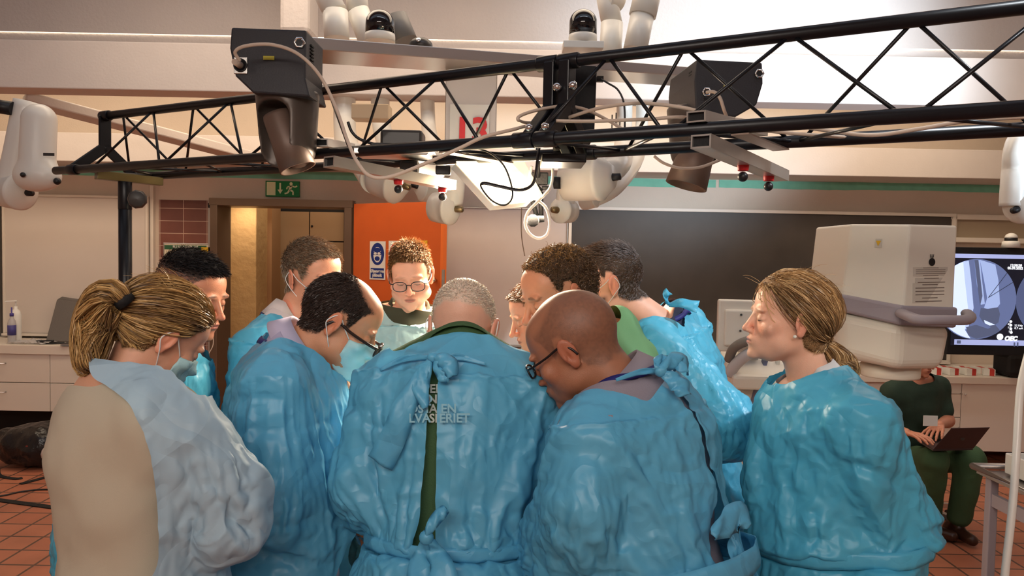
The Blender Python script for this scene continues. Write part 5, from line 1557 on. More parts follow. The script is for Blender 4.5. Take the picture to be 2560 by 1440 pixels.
def long_hair(pp, base, n, tail, rad, c1, c2, ntail=2200, k=13, wave=.006, curl=0.0, fly=40, tail_flow=None):
    L, NL, q = pp['L'], pp['NL'], pp['q']; rs = np.random.RandomState(q['seed'] + 50)
    m = hair_mask(L, q); ok = np.nonzero(m > .001)[0]; ii = rs.choice(ok, n)
    a = L[ii] + NL[ii] * .004; base = np.array(base)
    b = base + rs.normal(size=(n, 3)) * .006
    c = np.array([0, -.014, .032]); R = np.array([.0755, .0985, .088]); S = []
    off = .008 + .010 * rs.uniform(size=n) ** 1.5
    sidev = rs.normal(size=(n, 3)) * .0030; ph = rs.uniform(0, 6.28, n)
    for t in np.linspace(0, 1, k):
        p = a * (1 - t) + b * t
        v = (p - c) / (R + off[:, None] * min(1, t * 4 + .35)); l = np.linalg.norm(v, axis=1)
        f = np.where(l < 1, 1 / np.maximum(l, .2), 1); f = 1 + (f - 1) * (1 if t < .9 else (1 - t) * 10)
        p = c + (p - c) * f[:, None]
        p = p + sidev * math.sin(t * 3.14) + (NL[ii] * (.0016 * np.sin(ph + t * 9))[:, None])
        S.append(p)
    S = np.stack(S, 1)
    W_ = pp['wld'](S.reshape(-1, 3)).reshape(S.shape)
    lock = vnoise(L[ii] * [1, .25, 1] if tail_flow is None else L[ii], 95, 4)
    w = np.clip(.5 + .9 * lock + rs.uniform(-.25, .25, n), 0, 1)[:, None]
    col = lin(c1) * (1 - w) + lin(c2) * w
    strands('hair_strands', W_, .0008, .0006, M['hair'], pp['root'], col * rs.uniform(.8, 1.2, (n, 1)))
    g = catmull(np.array(tail), 6); kk = 18
    g = np.stack([np.interp(np.linspace(0, 1, kk), np.linspace(0, 1, len(g)), g[:, j]) for j in range(3)], 1)
    rd = np.interp(np.linspace(0, 1, kk), np.linspace(0, 1, len(rad)), rad)
    t = norm_rows(np.gradient(g, axis=0)); x = norm_rows(np.cross(t, [0.2, 1, .1])); y = np.cross(t, x)
    th = rs.uniform(0, 6.28, ntail); ra = rs.uniform(size=ntail) ** .5; ph = np.floor(th * 3) + rs.uniform(-.4, .4, ntail)
    S = []; ln = rs.uniform(.72, 1.0, ntail)
    for i in range(kk):
        f = i / (kk - 1) * ln * (kk - 1); i0 = np.minimum(f.astype(int), kk - 2); fr = (f - i0)[:, None]
        G_ = g[i0] * (1 - fr) + g[i0 + 1] * fr; X_ = x[i0]; Y_ = y[i0]; rr = rd[i0] * (1 - fr[:, 0]) + rd[i0 + 1] * fr[:, 0]
        tw = th + .25 * np.sin(ph + i * .35) + curl * (i / kk) ** 2 * np.sin(ph * 2)
        S.append(G_ + X_ * (np.cos(tw) * ra * rr)[:, None] + Y_ * (np.sin(tw) * ra * rr)[:, None] + (X_ + Y_) * (wave * (i / kk) * np.sin(ph + i * .55))[:, None])
    S = np.stack(S, 1)
    w = np.clip(.5 + .5 * np.sin(ph * 2.3) + rs.uniform(-.3, .3, ntail), 0, 1)[:, None]
    o = strands('ponytail', S, .0009, .0005, M['hair'], pp['root'], (lin(c1) * (1 - w) + lin(c2) * w) * rs.uniform(.8, 1.15, (ntail, 1)))
    k_ = MB(); k_.lathe([(.014, -.012), (.02, -.01), (.02, .008), (.014, .01)], g[1], g[2] - g[0], 16); k_.build('hair_tie', M['blackmatte'], pp['root'])
    # flyaway hairs
    jj = rs.choice(ok, fly * 6); jj = jj[(L[jj, 2] > .07)][:fly]; nf = len(jj)
    d = norm_rows(NL[jj] * .5 + np.array([0, -1, .2]) * .6 + rs.normal(size=(nf, 3)) * .5); p = L[jj] + NL[jj] * .012; S = [p]
    for i in range(7): p = p + d * .0075; d = norm_rows(d + rs.normal(size=(nf, 3)) * .12 + np.array([0, -.15, -.12])); S.append(p)
    S = np.stack(S, 1)
    strands('flyaway_hair', pp['wld'](S.reshape(-1, 3)).reshape(S.shape), .00035, .0002, M['hair'], pp['root'], np.tile(lin(c2), (nf, 1)))
ONLY = globals().get('ONLY', None)
PP = {}
def person(key, **q):
    if ONLY and key not in ONLY: return None
    q['seed'] = q.get('seed', len(PP) * 7 + 3)
    import time; t0 = time.time()
    q['key'] = key; p = make_person(q); PP[key] = p
    print('person', key, round(time.time() - t0, 2))
    return p
# ------------------------------------------------------------------ cabinets along the back wall
def cabinet(xl, xr, zb_, zt_, yf, cols, label, handle=True):
    t = thing('hanging_cabinet', label, 'cabinet', ((xl + xr) / 2, yf + .25, zb_))
    MB().box(((xl + xr) / 2, (yf + Y0) / 2 + .01, (zb_ + zt_) / 2), (xr - xl, Y0 - yf - .03, zt_ - zb_)).build('body', M['white_lam'], t)
    for (a, b, rows) in cols:
        zz = np.linspace(zb_, zt_ - .0, rows + 1)
        for i in range(rows):
            nm = 'drawer' if rows > 1 else 'door'
            d = MB().box(((a + b) / 2, yf - .009, (zz[i] + zz[i + 1]) / 2), (b - a - .006, .018, zz[i + 1] - zz[i] - .006)).build(nm, M['white_lam'], t, bevel=.002)
            if handle and rows > 1:
                hx = a + min(.33, (b - a) * .35); hz = zz[i + 1] - .085
                k = MB(); k.tube([(hx - .08, yf - .02, hz), (hx - .08, yf - .045, hz), (hx + .08, yf - .045, hz), (hx + .08, yf - .02, hz)], .005, 8); k.build('handle', M['chrome'], d)
            elif handle: MB().cyl((a + .03, yf - .03, (zz[i] + zz[i + 1]) / 2 + .2), (a + .03, yf - .018, (zz[i] + zz[i + 1]) / 2 + .2), .007).build('lock', M['chrome'], d)
    return t
yL = 6.5
zl1 = float(W(60, 1027, yL)[2]); zl2 = float(W(60, 884, yL)[2]); zl3 = float(W(60, 862, yL)[2])
xa = float(W(128, 950, yL)[0]); xe = float(W(375, 950, yL)[0])
cabinet(-4.95, xe, zl1, zl2, yL, [(-4.95, xa - .72, 1), (xa - .72, xa, 2), (xa, xe, 2)], 'white wall hung drawer cabinet on the left under the whiteboard')
tag(MB().box(((xe - 4.95) / 2, (yL + Y0) / 2 - .02, (zl2 + zl3) / 2), (xe + 4.95, Y0 - yL + .03, zl3 - zl2)).build('worktop', M['white_lam'], bevel=.003), 'white worktop on the left drawer cabinet', 'worktop')
struct(MB().box(((xe - 4.95) / 2, Y0 - .06, zl1 / 2), (xe + 4.95, .1, zl1)).build('baseboard_left', M['dark']))
yR = 6.3
zr1 = float(W(2400, 1127, yR)[2]); zr2 = float(W(2400, 958, yR)[2]); zr3 = float(W(2400, 941, yR)[2])
xb = float(W(2400, 1000, yR)[0]); xs = float(W(1560, 1000, yR)[0])
cabinet(xs, 5.4, zr1, zr2, yR, [(xs, xs + .8, 1), (xs + .8, xs + 1.6, 1), (xs + 1.6, xb - .14, 1), (xb - .14, xb, 2), (xb, xb + 1.1, 1), (xb + 1.1, 5.4, 1)], 'long white wall cabinet on the right below the blackboard and monitor')
tag(MB().box(((xs + 5.4) / 2, (yR + Y0) / 2 - .02, (zr2 + zr3) / 2), (5.4 - xs, Y0 - yR + .03, zr3 - zr2)).build('worktop', M['white_lam'], bevel=.003), 'white worktop on the long right cabinet', 'worktop')
struct(MB().box(((xs + 5.4) / 2, Y0 - .06, zr1 / 2), (5.4 - xs, .1, zr1)).build('baseboard_right', M['brick']))
struct(MB().box(((xa - 5) / 2, Y0 - .02, .4), (.1, .02, .1)).build('baseboard_socket', M['dark']))

# things on the left worktop
zc = zl3
b = W(30, 862, 6.62); b[2] = zc
t = thing('sanitiser_bottle', 'clear hand sanitiser pump bottle with a blue label on the left worktop', 'bottle', b)
clear = mat('clear_plastic', (206, 204, 206), .12, alpha=.6)
MB().lathe([(.03, 0), (.034, .01), (.034, .17), (.028, .2), (.014, .225), (.014, .24)], b, n=24).build('bottle_body', clear, t)
MB().lathe([(.0345, .07), (.0345, .16)], b, n=24).build('label', mat('bottle_label', (70, 66, 130), .5), t)
k = MB(); k.lathe([(.017, .24), (.017, .265), (.006, .27), (.006, .32), (.0, .32)], b, n=16); k.build('collar', mat('violet_cap', (70, 60, 140), .4), t)
b2 = b + np.array([-.03, .1, 0])
t = thing('soap_bottle', 'white soap pump bottle behind the sanitiser bottle', 'bottle', b2)
MB().lathe([(.04, 0), (.045, .01), (.045, .24), (.035, .28), (.014, .3), (.014, .32)], b2, n=24).build('bottle_body', M['white'], t)
k = MB(); k.cyl(b2 + [0, 0, .32], b2 + [0, 0, .375], .006); k.bar(b2 + [.02, -.01, .372], b2 + [-.07, -.04, .365], .018, .012); k.build('pump_head', M['white'], t, bevel=.003)
t = thing('laptop_sleeve', 'grey upright laptop sleeve leaning on the whiteboard', 'bag', W(160, 860, 6.8))
p = [W(112, 866, 6.72), W(205, 866, 6.72), W(212, 762, 6.98), W(205, 752, 6.98), W(150, 744, 6.98), W(140, 750, 6.98)]
for i in (0, 1): p[i][2] = zc + .002
MB().prism(p, (0, .05, .01)).build('sleeve', mat('grey_felt', (104, 98, 94), .9, bump=.3, bscale=150), t, bevel=.02, seg=3)
a = W(185, 866, 6.55); a[2] = zc + .012
t = thing('notebook', 'dark notebook with pale pages on the left worktop edge', 'notebook', a)
MB().box(a + np.array([.08, .02, 0]), (.3, .2, .008), rotz(8)).build('pages', M['white'], t)
for dz in (-.006, .007): MB().box(a + np.array([.08, .02, dz]), (.31, .21, .004), rotz(8)).build('cover', M['dkgrey'], t)
k = MB(); c = W(118, 862, 6.6); c[2] = zc + .008
k.tube(catmull([c + np.array(q) for q in [(-.12, 0, 0), (-.02, .03, .004), (.1, .02, 0), (.16, -.02, .004), (.05, -.04, .0), (-.08, -.03, .004), (-.1, .02, .012), (.03, .05, .014)]], 5), .007, 8)
tag(k.build('coiled_cable', M['black']), 'black cable coiled beside the grey laptop sleeve', 'cable')
k = MB(); rs = np.random.RandomState(4); g_ = 14; V_ = []
for i in range(g_):
    for j in range(g_): V_.append(W(80, 862, 6.62) * np.array([1, 1, 0]) + np.array([(i / (g_ - 1) - .5) * .34, (j / (g_ - 1) - .5) * .2 + .0, zc + .004 + abs(rs.normal()) * .016 * (1 - abs(i / (g_ - 1) - .5))]))
sv = np_mesh('plastic_wrap', V_, [(i * g_ + j, (i + 1) * g_ + j, (i + 1) * g_ + j + 1, i * g_ + j + 1) for i in range(g_ - 1) for j in range(g_ - 1)], mat('clear_film', (226, 222, 222), .12, alpha=.45))
sv.modifiers.new('thickness', 'SOLIDIFY').thickness = .0008; tag(sv, 'crumpled clear plastic wrap on the left worktop', 'wrapping')

# bag and straps on the floor
fl_ = H(60, 1185, 0.0)
t = thing('duffel_bag', 'black bag wrapped in shiny plastic on the floor under the left cabinet', 'bag', fl_)
blk = mat('shiny_black_bag', (26, 24, 26), .25, bump=.9, bscale=22)
c = H(40, 1188, .0) + np.array([0, .28, 0])
def bagf(p):
    q = p - c
    return ell(q, (0, 0, .17), (.36, .20, .18)) + .025 * vnoise(p, 9, 2) + .012 * vnoise(p, 22, 5)
sdf_obj('bag_body', lambda p: smax(bagf(p), .004 - p[..., 2], .01), c + np.array([-.5, -.35, -.02]), c + np.array([.5, .35, .45]), .014, blk, t, 1)
MB().ball(c + np.array([.04, -.19, .2]), (.03, .015, .015), 12).build('red_patch', mat('dull_red', (120, 40, 34), .6), t)
MB().ball(c + np.array([.17, -.17, .14]), (.05, .03, .06), 12).build('pale_pocket', M['wb'], t)
k = MB(); k.tube(catmull([c + np.array(q) for q in [(.2, -.18, .02), (.26, -.3, .008), (.22, -.42, .006), (.18, -.5, .006)]], 5), .02, 8, flat=.2); k.tube(catmull([c + np.array(q) for q in [(-.2, -.2, .02), (-.1, -.32, .008), (.06, -.38, .006), (.1, -.36, .006)]], 5), .02, 8, flat=.2)
k.build('strap', M['blackmatte'], t)
k = MB(); k.tube(catmull([H(x, y, .006) for x, y in [(-60, 1240), (0, 1240), (60, 1228), (135, 1224), (300, 1235)]], 5), .006, 8); tag(k.build('floor_cable', M['black']), 'thin black cable lying on the floor tiles at the left', 'cable')
k = MB(); k.bar(H(-40, 1245, .004), H(500, 1318, .004), .05, .006); tag(k.build('cable_cover', M['blackmatte']), 'flat black cable cover strip crossing the floor tiles at the left', 'cable cover')

# ------------------------------------------------------------------ x-ray detector of the C-arm
M['cream'] = mat('cream_enclosure', (236, 228, 212), .42)
M['mauve'] = mat('mauve_bumper', (158, 148, 154), .5)
dX = 3.0
t = thing('xray_detector', 'large cream x-ray detector head with a mauve bumper and handle at the right', 'x-ray machine', P(2240, 940, dX))
depv = P(2330, 560, dX + .35) - P(2330, 560, dX)
A = [P(2127, 560, 3.12), P(2276, 561, 2.95), P(2394, 564, 3.02)]      # top: far left, front edge, right
Bm = [P(2105, 745, 3.12), P(2258, 772, 2.95), P(2384, 775, 3.02)]
bk = norm(_f) * .36; bk[2] = 0
def hexl(a1, a2, b1, b2, back, k): k.hexa([b1, b2, b2 + back, b1 + back, a1, a2, a2 + back, a1 + back])
k = MB()
top = [A[0], A[1], A[2], A[2] + bk, A[0] + bk]; bot = [Bm[0], Bm[1], Bm[2], Bm[2] + bk, Bm[0] + bk]
V_ = bot + top; k.add(V_, [(4, 3, 2, 1, 0), (5, 6, 7, 8, 9)] + [(i, (i + 1) % 5, 5 + (i + 1) % 5, 5 + i) for i in range(5)])
k.build('upper_housing', M['cream'], t, bevel=.01, seg=3)
# bumper band
def ring(ptsT, ptsB, grow, back, nm, m, bev):
    cx = sum(ptsT) / len(ptsT) + back * .5; k = MB(); T_ = ptsT + [ptsT[2] + back, ptsT[0] + back]; B_ = ptsB + [ptsB[2] + back, ptsB[0] + back]
    def gr(p): d = p - cx; d[2] = 0; return p + norm(d) * grow
    T_ = [gr(p) for p in T_]; B_ = [gr(p) for p in B_]
    k.add(B_ + T_, [(4, 3, 2, 1, 0), (5, 6, 7, 8, 9)] + [(i, (i + 1) % 5, 5 + (i + 1) % 5, 5 + i) for i in range(5)])
    return k.build(nm, m, t, bevel=bev, seg=3)
ring([P(2095, 732, 3.12), P(2253, 764, 2.95), P(2388, 768, 3.02)], [P(2097, 776, 3.12), P(2247, 814, 2.95), P(2384, 820, 3.02)], .012, bk, 'bumper_band', M['mauve'], .012)
def lowf(p):
    c1 = P(2245, 850, 3.16); R_ = unit_frame(6)
    q = (p - c1) @ R_
    d = rbox(q, (0, 0, 0), (.205, .19, .135), .06)
    d = smax(d, -(q[..., 2] + .13) + .0, .02)
    return d
lc = P(2245, 850, 3.16)
LT = [P(2098, 776, 3.12), P(2249, 808, 2.95), P(2384, 815, 3.02)]; LB = [P(2104, 892, 3.13), P(2242, 930, 2.97), P(2362, 925, 3.04)]
k = MB(); T_ = LT + [LT[2] + bk, LT[0] + bk]; B_ = LB + [LB[2] + bk, LB[0] + bk]
k.add(B_ + T_, [(4, 3, 2, 1, 0), (5, 6, 7, 8, 9)] + [(i, (i + 1) % 5, 5 + (i + 1) % 5, 5 + i) for i in range(5)])
k.build('lower_housing', M['cream'], t, bevel=.045, seg=5)
c = P(2225, 928, 3.2); MB().lathe([(.0, -.022), (.115, -.022), (.118, -.015), (.118, .03), (0, .03)], c, n=40).build('collar_ring', M['cream'], t)
# handle
hp = [P(2253, 783, 2.93), P(2270, 790, 2.86), P(2300, 799, 2.80), P(2360, 800, 2.79), P(2412, 800, 2.82), P(2424, 792, 2.9), P(2418, 784, 3.02)]
k = MB(); k.tube(catmull(hp, 5), .024, 12, flat=.8); k.build('handle', M['mauve'], t)
k = MB()
# arm bracket down-left behind the head
MB().bar(P(2110, 700, 3.35), P(2110, 760, 3.35), .05, .05).build('bracket', M['mauve'], t, bevel=.01)
carc = [P(2135, 760, 3.35), P(2085, 800, 3.5), P(2060, 880, 3.6), P(2050, 980, 3.65), P(2045, 1100, 3.6), P(2050, 1250, 3.55), P(2070, 1380, 3.5)]
k = MB(); k.tube(catmull(carc, 8), .075, 14, flat=.7); k.build('c_arm', M['cream'], t)
kk = P(2040, 1400, 3.45)
MB().box((kk[0] + .0, kk[1] + .35, .42), (.42, .9, .68)).build('carriage', M['cream'], t, bevel=.05)
for dx in (-.2, .25):
    for dy in (-.05, .75): MB().cyl((kk[0] + dx, kk[1] + dy, .04), (kk[0] + dx + .03, kk[1] + dy, .04), .04).build('caster', M['black'], t)
# labels on the head
fn_ = norm(np.cross(A[2] - A[1], A[1] - Bm[1])); 
if fn_ @ _f > 0: fn_ = -fn_
def onface(px, py, a=A[1], n=fn_, off=.0015):
    v = ray(px, py); o = a + n * off; return CAM + v * (((o - CAM) @ n) / (v @ n))
xf = norm(onface(2384, 640) - onface(2290, 640)); uf = norm(np.cross(fn_, xf)); uf = uf if uf[2] > 0 else -uf
paper = mat('paper_label', (212, 204, 190), .5); ink = mat('label_ink', (120, 104, 96), .6)
def label(x1, y1, x2, y2, lines, nm):
    a = onface(x1, y1, off=.001); b = onface(x2, y2, off=.001); c = (a + b) / 2; w = abs((b - a) @ xf); h = abs((b - a) @ uf)
    l = MB().box(c, (w, h, .001), np.stack([xf, uf, fn_], 1)).build(nm, paper, t)
    k = MB(); rs = random.Random(lines)
    for i in range(lines):
        ww = w * (.85 if i % 4 else .45); k.box(c + uf * h * (.42 - .84 * i / max(1, lines - 1)) + fn_ * .0012, (ww, h * .25 / lines, .0006), np.stack([xf, uf, fn_], 1))
    k.build('small_print', ink, l)
label(2283, 668, 2369, 690, 5, 'warning_label'); label(2288, 695, 2368, 706, 2, 'warning_label'); label(2282, 708, 2366, 756, 6, 'warning_label')
k = MB(); cc = onface(2330, 655); 
k.lathe([(.0135, 0), (.016, 0), (.016, .001), (.0135, .001)], cc, fn_, 24)
for j in range(3):
    a_ = math.radians(90 + 120 * j); k.prism([cc, cc + (xf * math.cos(a_ - .5) + uf * math.sin(a_ - .5)) * .012, cc + (xf * math.cos(a_ + .5) + uf * math.sin(a_ + .5)) * .012], fn_ * .001)
for j in (-1, 0, 1): k.bar(cc + uf * .016 + xf * j * .005, cc + uf * .031 + xf * j * .009, .0022, .001, up=fn_)
k.bar(cc + uf * .021 - xf * .01, cc + uf * .021 + xf * .01, .0015, .001, up=fn_)
k.build('radiation_symbol', M['black'], t)
fl2 = norm(np.cross(A[1] - A[0], A[0] - Bm[0])); fl2 = fl2 if fl2 @ _f < 0 else -fl2
xl = norm(A[1] - A[0]); ul = norm(np.cross(fl2, xl)); ul = ul if ul[2] > 0 else -ul
cc = onface(2196, 608, A[0], fl2, .002)
l = MB().box(cc, (.026, .036, .001), np.stack([xl, ul, fl2], 1)).build('warning_label', paper, t)
MB().prism([cc + xl * -.01 + ul * .01 + fl2 * .001, cc + xl * .01 + ul * .01 + fl2 * .001, cc - ul * .012 + fl2 * .001], fl2 * .001).build('yellow_triangle', M['signyellow'], l)

# ------------------------------------------------------------------ monitor with the x-ray picture
YM = 5.6
p = W(2372, 617, YM); q = W(2640, 890, YM); c = (p + q) / 2; w = q[0] - p[0]; h = p[2] - q[2]
t = thing('xray_monitor', 'large black monitor showing an ankle x-ray behind the detector', 'monitor', (c[0], YM, 0))
MB().box(c, (w, .06, h)).build('bezel', M['blackmatte'], t, bevel=.006)
sx0, sy0, sx1, sy1 = 2386, 634, 2630, 868
def scr(px, py, o=.032): return W(px, py, YM - o)
a = scr(sx0, sy0); b = scr(sx1, sy1)
MB().box((a + b) / 2, (b[0] - a[0], .002, a[2] - b[2])).build('screen', mat('screen_dark', (6, 8, 14), .2, emit=(14, 16, 28), estr=1.0), t)
def em(name, c_, s_=1.0): return mat(name, c_, .4, emit=c_, estr=s_)
lav = em('screen_lavender', (150, 160, 205), .8)
for (x1, y1, x2, y2) in ((2386, 634, 2630, 649), (2386, 848, 2630, 866)):
    a = scr(x1, y1, .034); b = scr(x2, y2, .034); MB().box((a + b) / 2, (b[0] - a[0], .001, a[2] - b[2])).build('menu_bar', lav, t)
cx, cy, rr = 2440, 748, 100
ppm = F_PX / (YM * .999)
def circ(px, py, rpx, m, nm, o, rx=1.0, clip=None):
    c_ = scr(px, py, o); pts = []
    for a_ in np.linspace(0, 2 * math.pi, 64, endpoint=False):
        pts.append(c_ + np.array([rpx * rx / ppm * math.cos(a_), 0, rpx / ppm * math.sin(a_)]))
    MB().prism(pts, (0, -.0006, 0)).build(nm, m, t)
circ(cx, cy, rr, em('xray_grey', (84, 96, 134), .9), 'xray_field', .036)
circ(2636, 752, 96, em('xray_grey2', (72, 82, 116), .8), 'xray_field', .0355)
def poly(pts, m, nm, o):
    # clip to the round field
    P_ = []
    for (x, y) in pts:
        d = math.hypot(x - cx, y - cy)
        if d > rr - 1: x, y = cx + (x - cx) * (rr - 1) / d, cy + (y - cy) * (rr - 1) / d
        P_.append(scr(x, y, o))
    MB().prism(P_, (0, -.0004, 0)).build(nm, m, t)
lt = em('xray_light', (190, 206, 236), .9); mg = em('xray_mid', (140, 158, 200), .9); bn = em('xray_bone', (74, 82, 108), .8); bd = em('xray_dark', (38, 42, 58), .8)
arc = [(cx + rr * math.cos(a_), cy - rr * math.sin(a_)) for a_ in np.linspace(math.radians(100), math.radians(262), 26)]
poly(arc + [(2412, 824), (2420, 770), (2412, 700), (2408, 655)], lt, 'xray_soft_area', .0375)
poly([(2408, 655), (2422, 652), (2428, 700), (2434, 770), (2420, 822), (2412, 824), (2420, 770), (2412, 700)], em('xray_soft', (160, 178, 214), .9), 'xray_soft_area', .0376)
poly([(2436, 650), (2450, 650), (2455, 700), (2462, 760), (2452, 762), (2442, 710)], mg, 'xray_tibia_edge', .038)
poly([(2450, 649), (2492, 655), (2496, 700), (2500, 760), (2486, 778), (2460, 770), (2468, 745), (2460, 700)], mg, 'xray_tibia', .0385)
poly([(2436, 650), (2446, 650), (2456, 740), (2450, 765), (2444, 720)], bn, 'xray_fibula', .039)
poly([(2452, 770), (2470, 772), (2495, 768), (2500, 785), (2496, 806), (2478, 818), (2458, 806), (2448, 790)], bn, 'xray_talus', .0395)
poly([(2415, 818), (2440, 812), (2470, 822), (2488, 812), (2500, 826), (2486, 845), (2440, 848), (2420, 838)], bn, 'xray_heel', .039)
poly([(2460, 800), (2474, 806), (2488, 812), (2474, 814), (2462, 808)], lt, 'xray_joint_gap', .040)
k = MB()
for (x1, y1, x2, y2) in ((2471, 744, 2518, 682), (2471, 744, 2532, 706)): k.bar(scr(x1, y1, .041), scr(x2, y2, .041), .004, .001, up=(0, 1, 0))
k.build('xray_wires', bd, t)
wt = em('screen_white', (235, 240, 250), 1.0)
text_mesh('screen_text', '12:50:20', wt, scr(2525, 666, .037), (1, 0, 0), (0, 0, 1), .026, t, bold=.0008)
text_mesh('screen_text', '05.09.2022', wt, scr(2519, 673, .037), (1, 0, 0), (0, 0, 1), .026, t, bold=.0008)
text_mesh('screen_text', 'OEC', wt, scr(2511, 851, .037), (1, 0, 0), (0, 0, 1), .046, t, bold=.003, italic=.2)
circ(2500, 842, 8, wt, 'screen_logo', .037)
for (x, y, s_) in ((2519, 813, '43'), (2519, 821, '11'), (2536, 816, '52 kVp'), (2536, 823, '0.7 mA'), (2521, 831, '1.7')): text_mesh('screen_text', s_, wt, scr(x, y, .037), (1, 0, 0), (0, 0, 1), .022, t)
for (x, y) in ((2527, 804), (2527, 813), (2527, 822), (2528, 831)): circ(x, y, 3.4, wt, 'screen_icon', .037)
k = MB(); k.box(scr(2397, 855, .0355), (.03, .001, .024)); k.box(scr(2536, 861, .0355), (.012, .001, .03)); k.box(scr(2544, 861, .0355), (.012, .001, .03)); k.build('menu_icon', bn, t)
k = MB(); cz = float(c[2] - h / 2)
k.box((c[0] + .1, (YM + Y0) / 2 - .03, c[2]), (.06, Y0 - YM - .08, .06)); k.box((c[0] + .1, Y0 - .045, c[2]), (.2, .07, .3)); k.build('wall_arm', M['dkgrey'], t)
b = W(2527, 614, YM + .0); b[2] = p[2] + .002
t = thing('dome_camera', 'small white dome with a dark band standing on top of the monitor', 'camera', b)
MB().lathe([(.062, 0), (.058, .045), (.048, .05), (0, .05)], b, n=28).build('base', M['whiteplastic'], t); MB().lathe([(.043, .05), (.043, .075), (0, .075)], b, n=28).build('dark_band', M['black'], t)
MB().lathe([(.043, .075)] + [(.043 * math.cos(a), .075 + .036 * math.sin(a)) for a in np.linspace(.1, 1.57, 8)], b, n=28).build('dome', M['whiteplastic'], t)
# desk lamp glow strip behind the monitor
# red and white boxes on the right worktop
rs = random.Random(7); redm = mat('box_red', (196, 60, 52), .5)
for i, x in enumerate([2335, 2352, 2376, 2398, 2420, 2444, 2470, 2492]):
    b = W(x, 935, 6.4 + .1 * (i % 2)); b[2] = zr3 + .03 + (.0 if i % 3 else .0); R_ = rotz(rs.uniform(-25, 25))
    t = thing('supply_box', ['red and white supply box, leftmost on the right worktop', 'red and white supply box, second from the left on the right worktop', 'red and white supply box, third from the left on the right worktop', 'red and white supply box, fourth from the left on the right worktop', 'red and white supply box, fifth from the left on the right worktop', 'red and white supply box, sixth from the left on the right worktop', 'red and white supply box, seventh from the left on the right worktop', 'red and white supply box, rightmost on the right worktop'][i], 'box', b, 'supply boxes on the right worktop')
    MB().box(b, (.09, .1, .055), R_).build('carton', M['white'], t); MB().box(b + R_ @ np.array([.02, 0, 0]), (.035, .102, .057), R_).build('red_band', redm, t)
b = W(2535, 930, 6.35); b[2] = zr3
t = thing('black_case', 'black equipment case with a yellow tag at the right end of the worktop', 'case', b)
MB().box(b + np.array([.05, .0, .11]), (.34, .25, .2)).build('body', M['blackmatte'], t, bevel=.04); MB().box(b + np.array([.12, -.13, .07]), (.07, .01, .11)).build('yellow_tag', M['signyellow'], t)
MB().box(b + np.array([-.02, .0, .23]), (.3, .2, .05)).build('lid', M['blackmatte'], t, bevel=.02)

# ------------------------------------------------------------------ ultrasound cart behind the blonde woman
YU = 4.0
t = thing('ultrasound_cart', 'white ultrasound cart with a tilted screen back, grey handles and sloping panels', 'cart', H(1900, 1500, 0))
p = W(1796, 748, YU); q = W(1900, 880, YU); c = (p + q) / 2
MB().box(c, (q[0] - p[0], .05, p[2] - q[2]), rotz(-6)).build('screen_back', M['whiteplastic'], t, bevel=.012, seg=3)
MB().box(c + np.array([.0, -.03, -.01]), ((q[0] - p[0]) * .75, .03, (p[2] - q[2]) * .7), rotz(-6)).build('back_cover', M['whiteplastic'], t, bevel=.01)
for (x, y) in ((1853, 787), (1851, 827)): MB().cyl(W(x, y, YU - .06), W(x, y, YU - .045), .006).build('screw', M['black'], t)
k = MB(); k.box(W(1870, 900, YU + .05), (.1, .08, .3)); k.build('neck', M['whiteplastic'], t, bevel=.02)
k = MB(); k.tube(catmull([W(1822, 900, YU - .1), W(1835, 870, YU - .15), W(1870, 852, YU - .2), W(1910, 850, YU - .2)], 6), .025, 12); k.build('handle', M['grey'].copy(), t)
k = MB(); k.tube(catmull([W(1822, 935, YU - .1), W(1845, 905, YU - .15), W(1880, 882, YU - .2), W(1930, 880, YU - .2)], 6), .03, 12); k.build('handle', mat('handle_grey', (190, 190, 196), .4), t)
b = W(1935, 1000, YU + .1)
MB().box((b[0] + .05, YU + .3, .62), (.62, .5, .9)).build('body', M['whiteplastic'], t, bevel=.04)
MB().box(W(1890, 925, YU + .0), (.34, .3, .09), rotx(20)).build('console', M['whiteplastic'], t, bevel=.02)
k = MB(); k.bar(W(1915, 890, YU - .02), W(1882, 1010, YU - .02), .05, .02); k.build('side_trim', mat('blue_grey_trim', (112, 118, 150), .4), t, bevel=.004)
k = MB(); k.bar(W(1945, 890, YU - .02), W(1935, 1010, YU - .02), .03, .02); k.build('side_trim', M['whiteplastic'], t, bevel=.004)
for dx in (-.22, .3):
    for dy in (.1, .5): MB().cyl((b[0] + dx, YU + dy, .085), (b[0] + dx + .04, YU + dy, .085), .085).build('caster', M['black'], t)

# ------------------------------------------------------------------ instrument trolley and hose at the lower right
zt_ = .92
a = H(2432, 1165, zt_)
t = thing('instrument_trolley', 'steel instrument trolley with a raised rim at the lower right corner', 'trolley', (a[0] + .4, a[1] - .2, 0))
x0_, x1_, y1_, y0_ = a[0], a[0] + .75, a[1], a[1] - .62
steel = mat('trolley_steel', (168, 160, 156), .32, .8)
MB().box(((x0_ + x1_) / 2, (y0_ + y1_) / 2, zt_ - .02), (x1_ - x0_ - .02, y1_ - y0_ - .02, .012)).build('tray_top', steel, t)
k = MB(); k.tube([(x0_, y0_, zt_), (x1_, y0_, zt_), (x1_, y1_, zt_), (x0_, y1_, zt_)], .014, 10, closed=True); k.build('rim', steel, t)
for (lx_, ly) in ((x0_ + .05, y0_ + .05), (x1_ - .05, y0_ + .05), (x0_ + .05, y1_ - .05), (x1_ - .05, y1_ - .05)):
    MB().box((lx_, ly, (zt_ + .08) / 2), (.035, .035, zt_ - .12)).build('leg', M['mauve'], t, bevel=.004)
    MB().cyl((lx_ - .012, ly, .04), (lx_ + .012, ly, .04), .04).build('caster', M['black'], t)
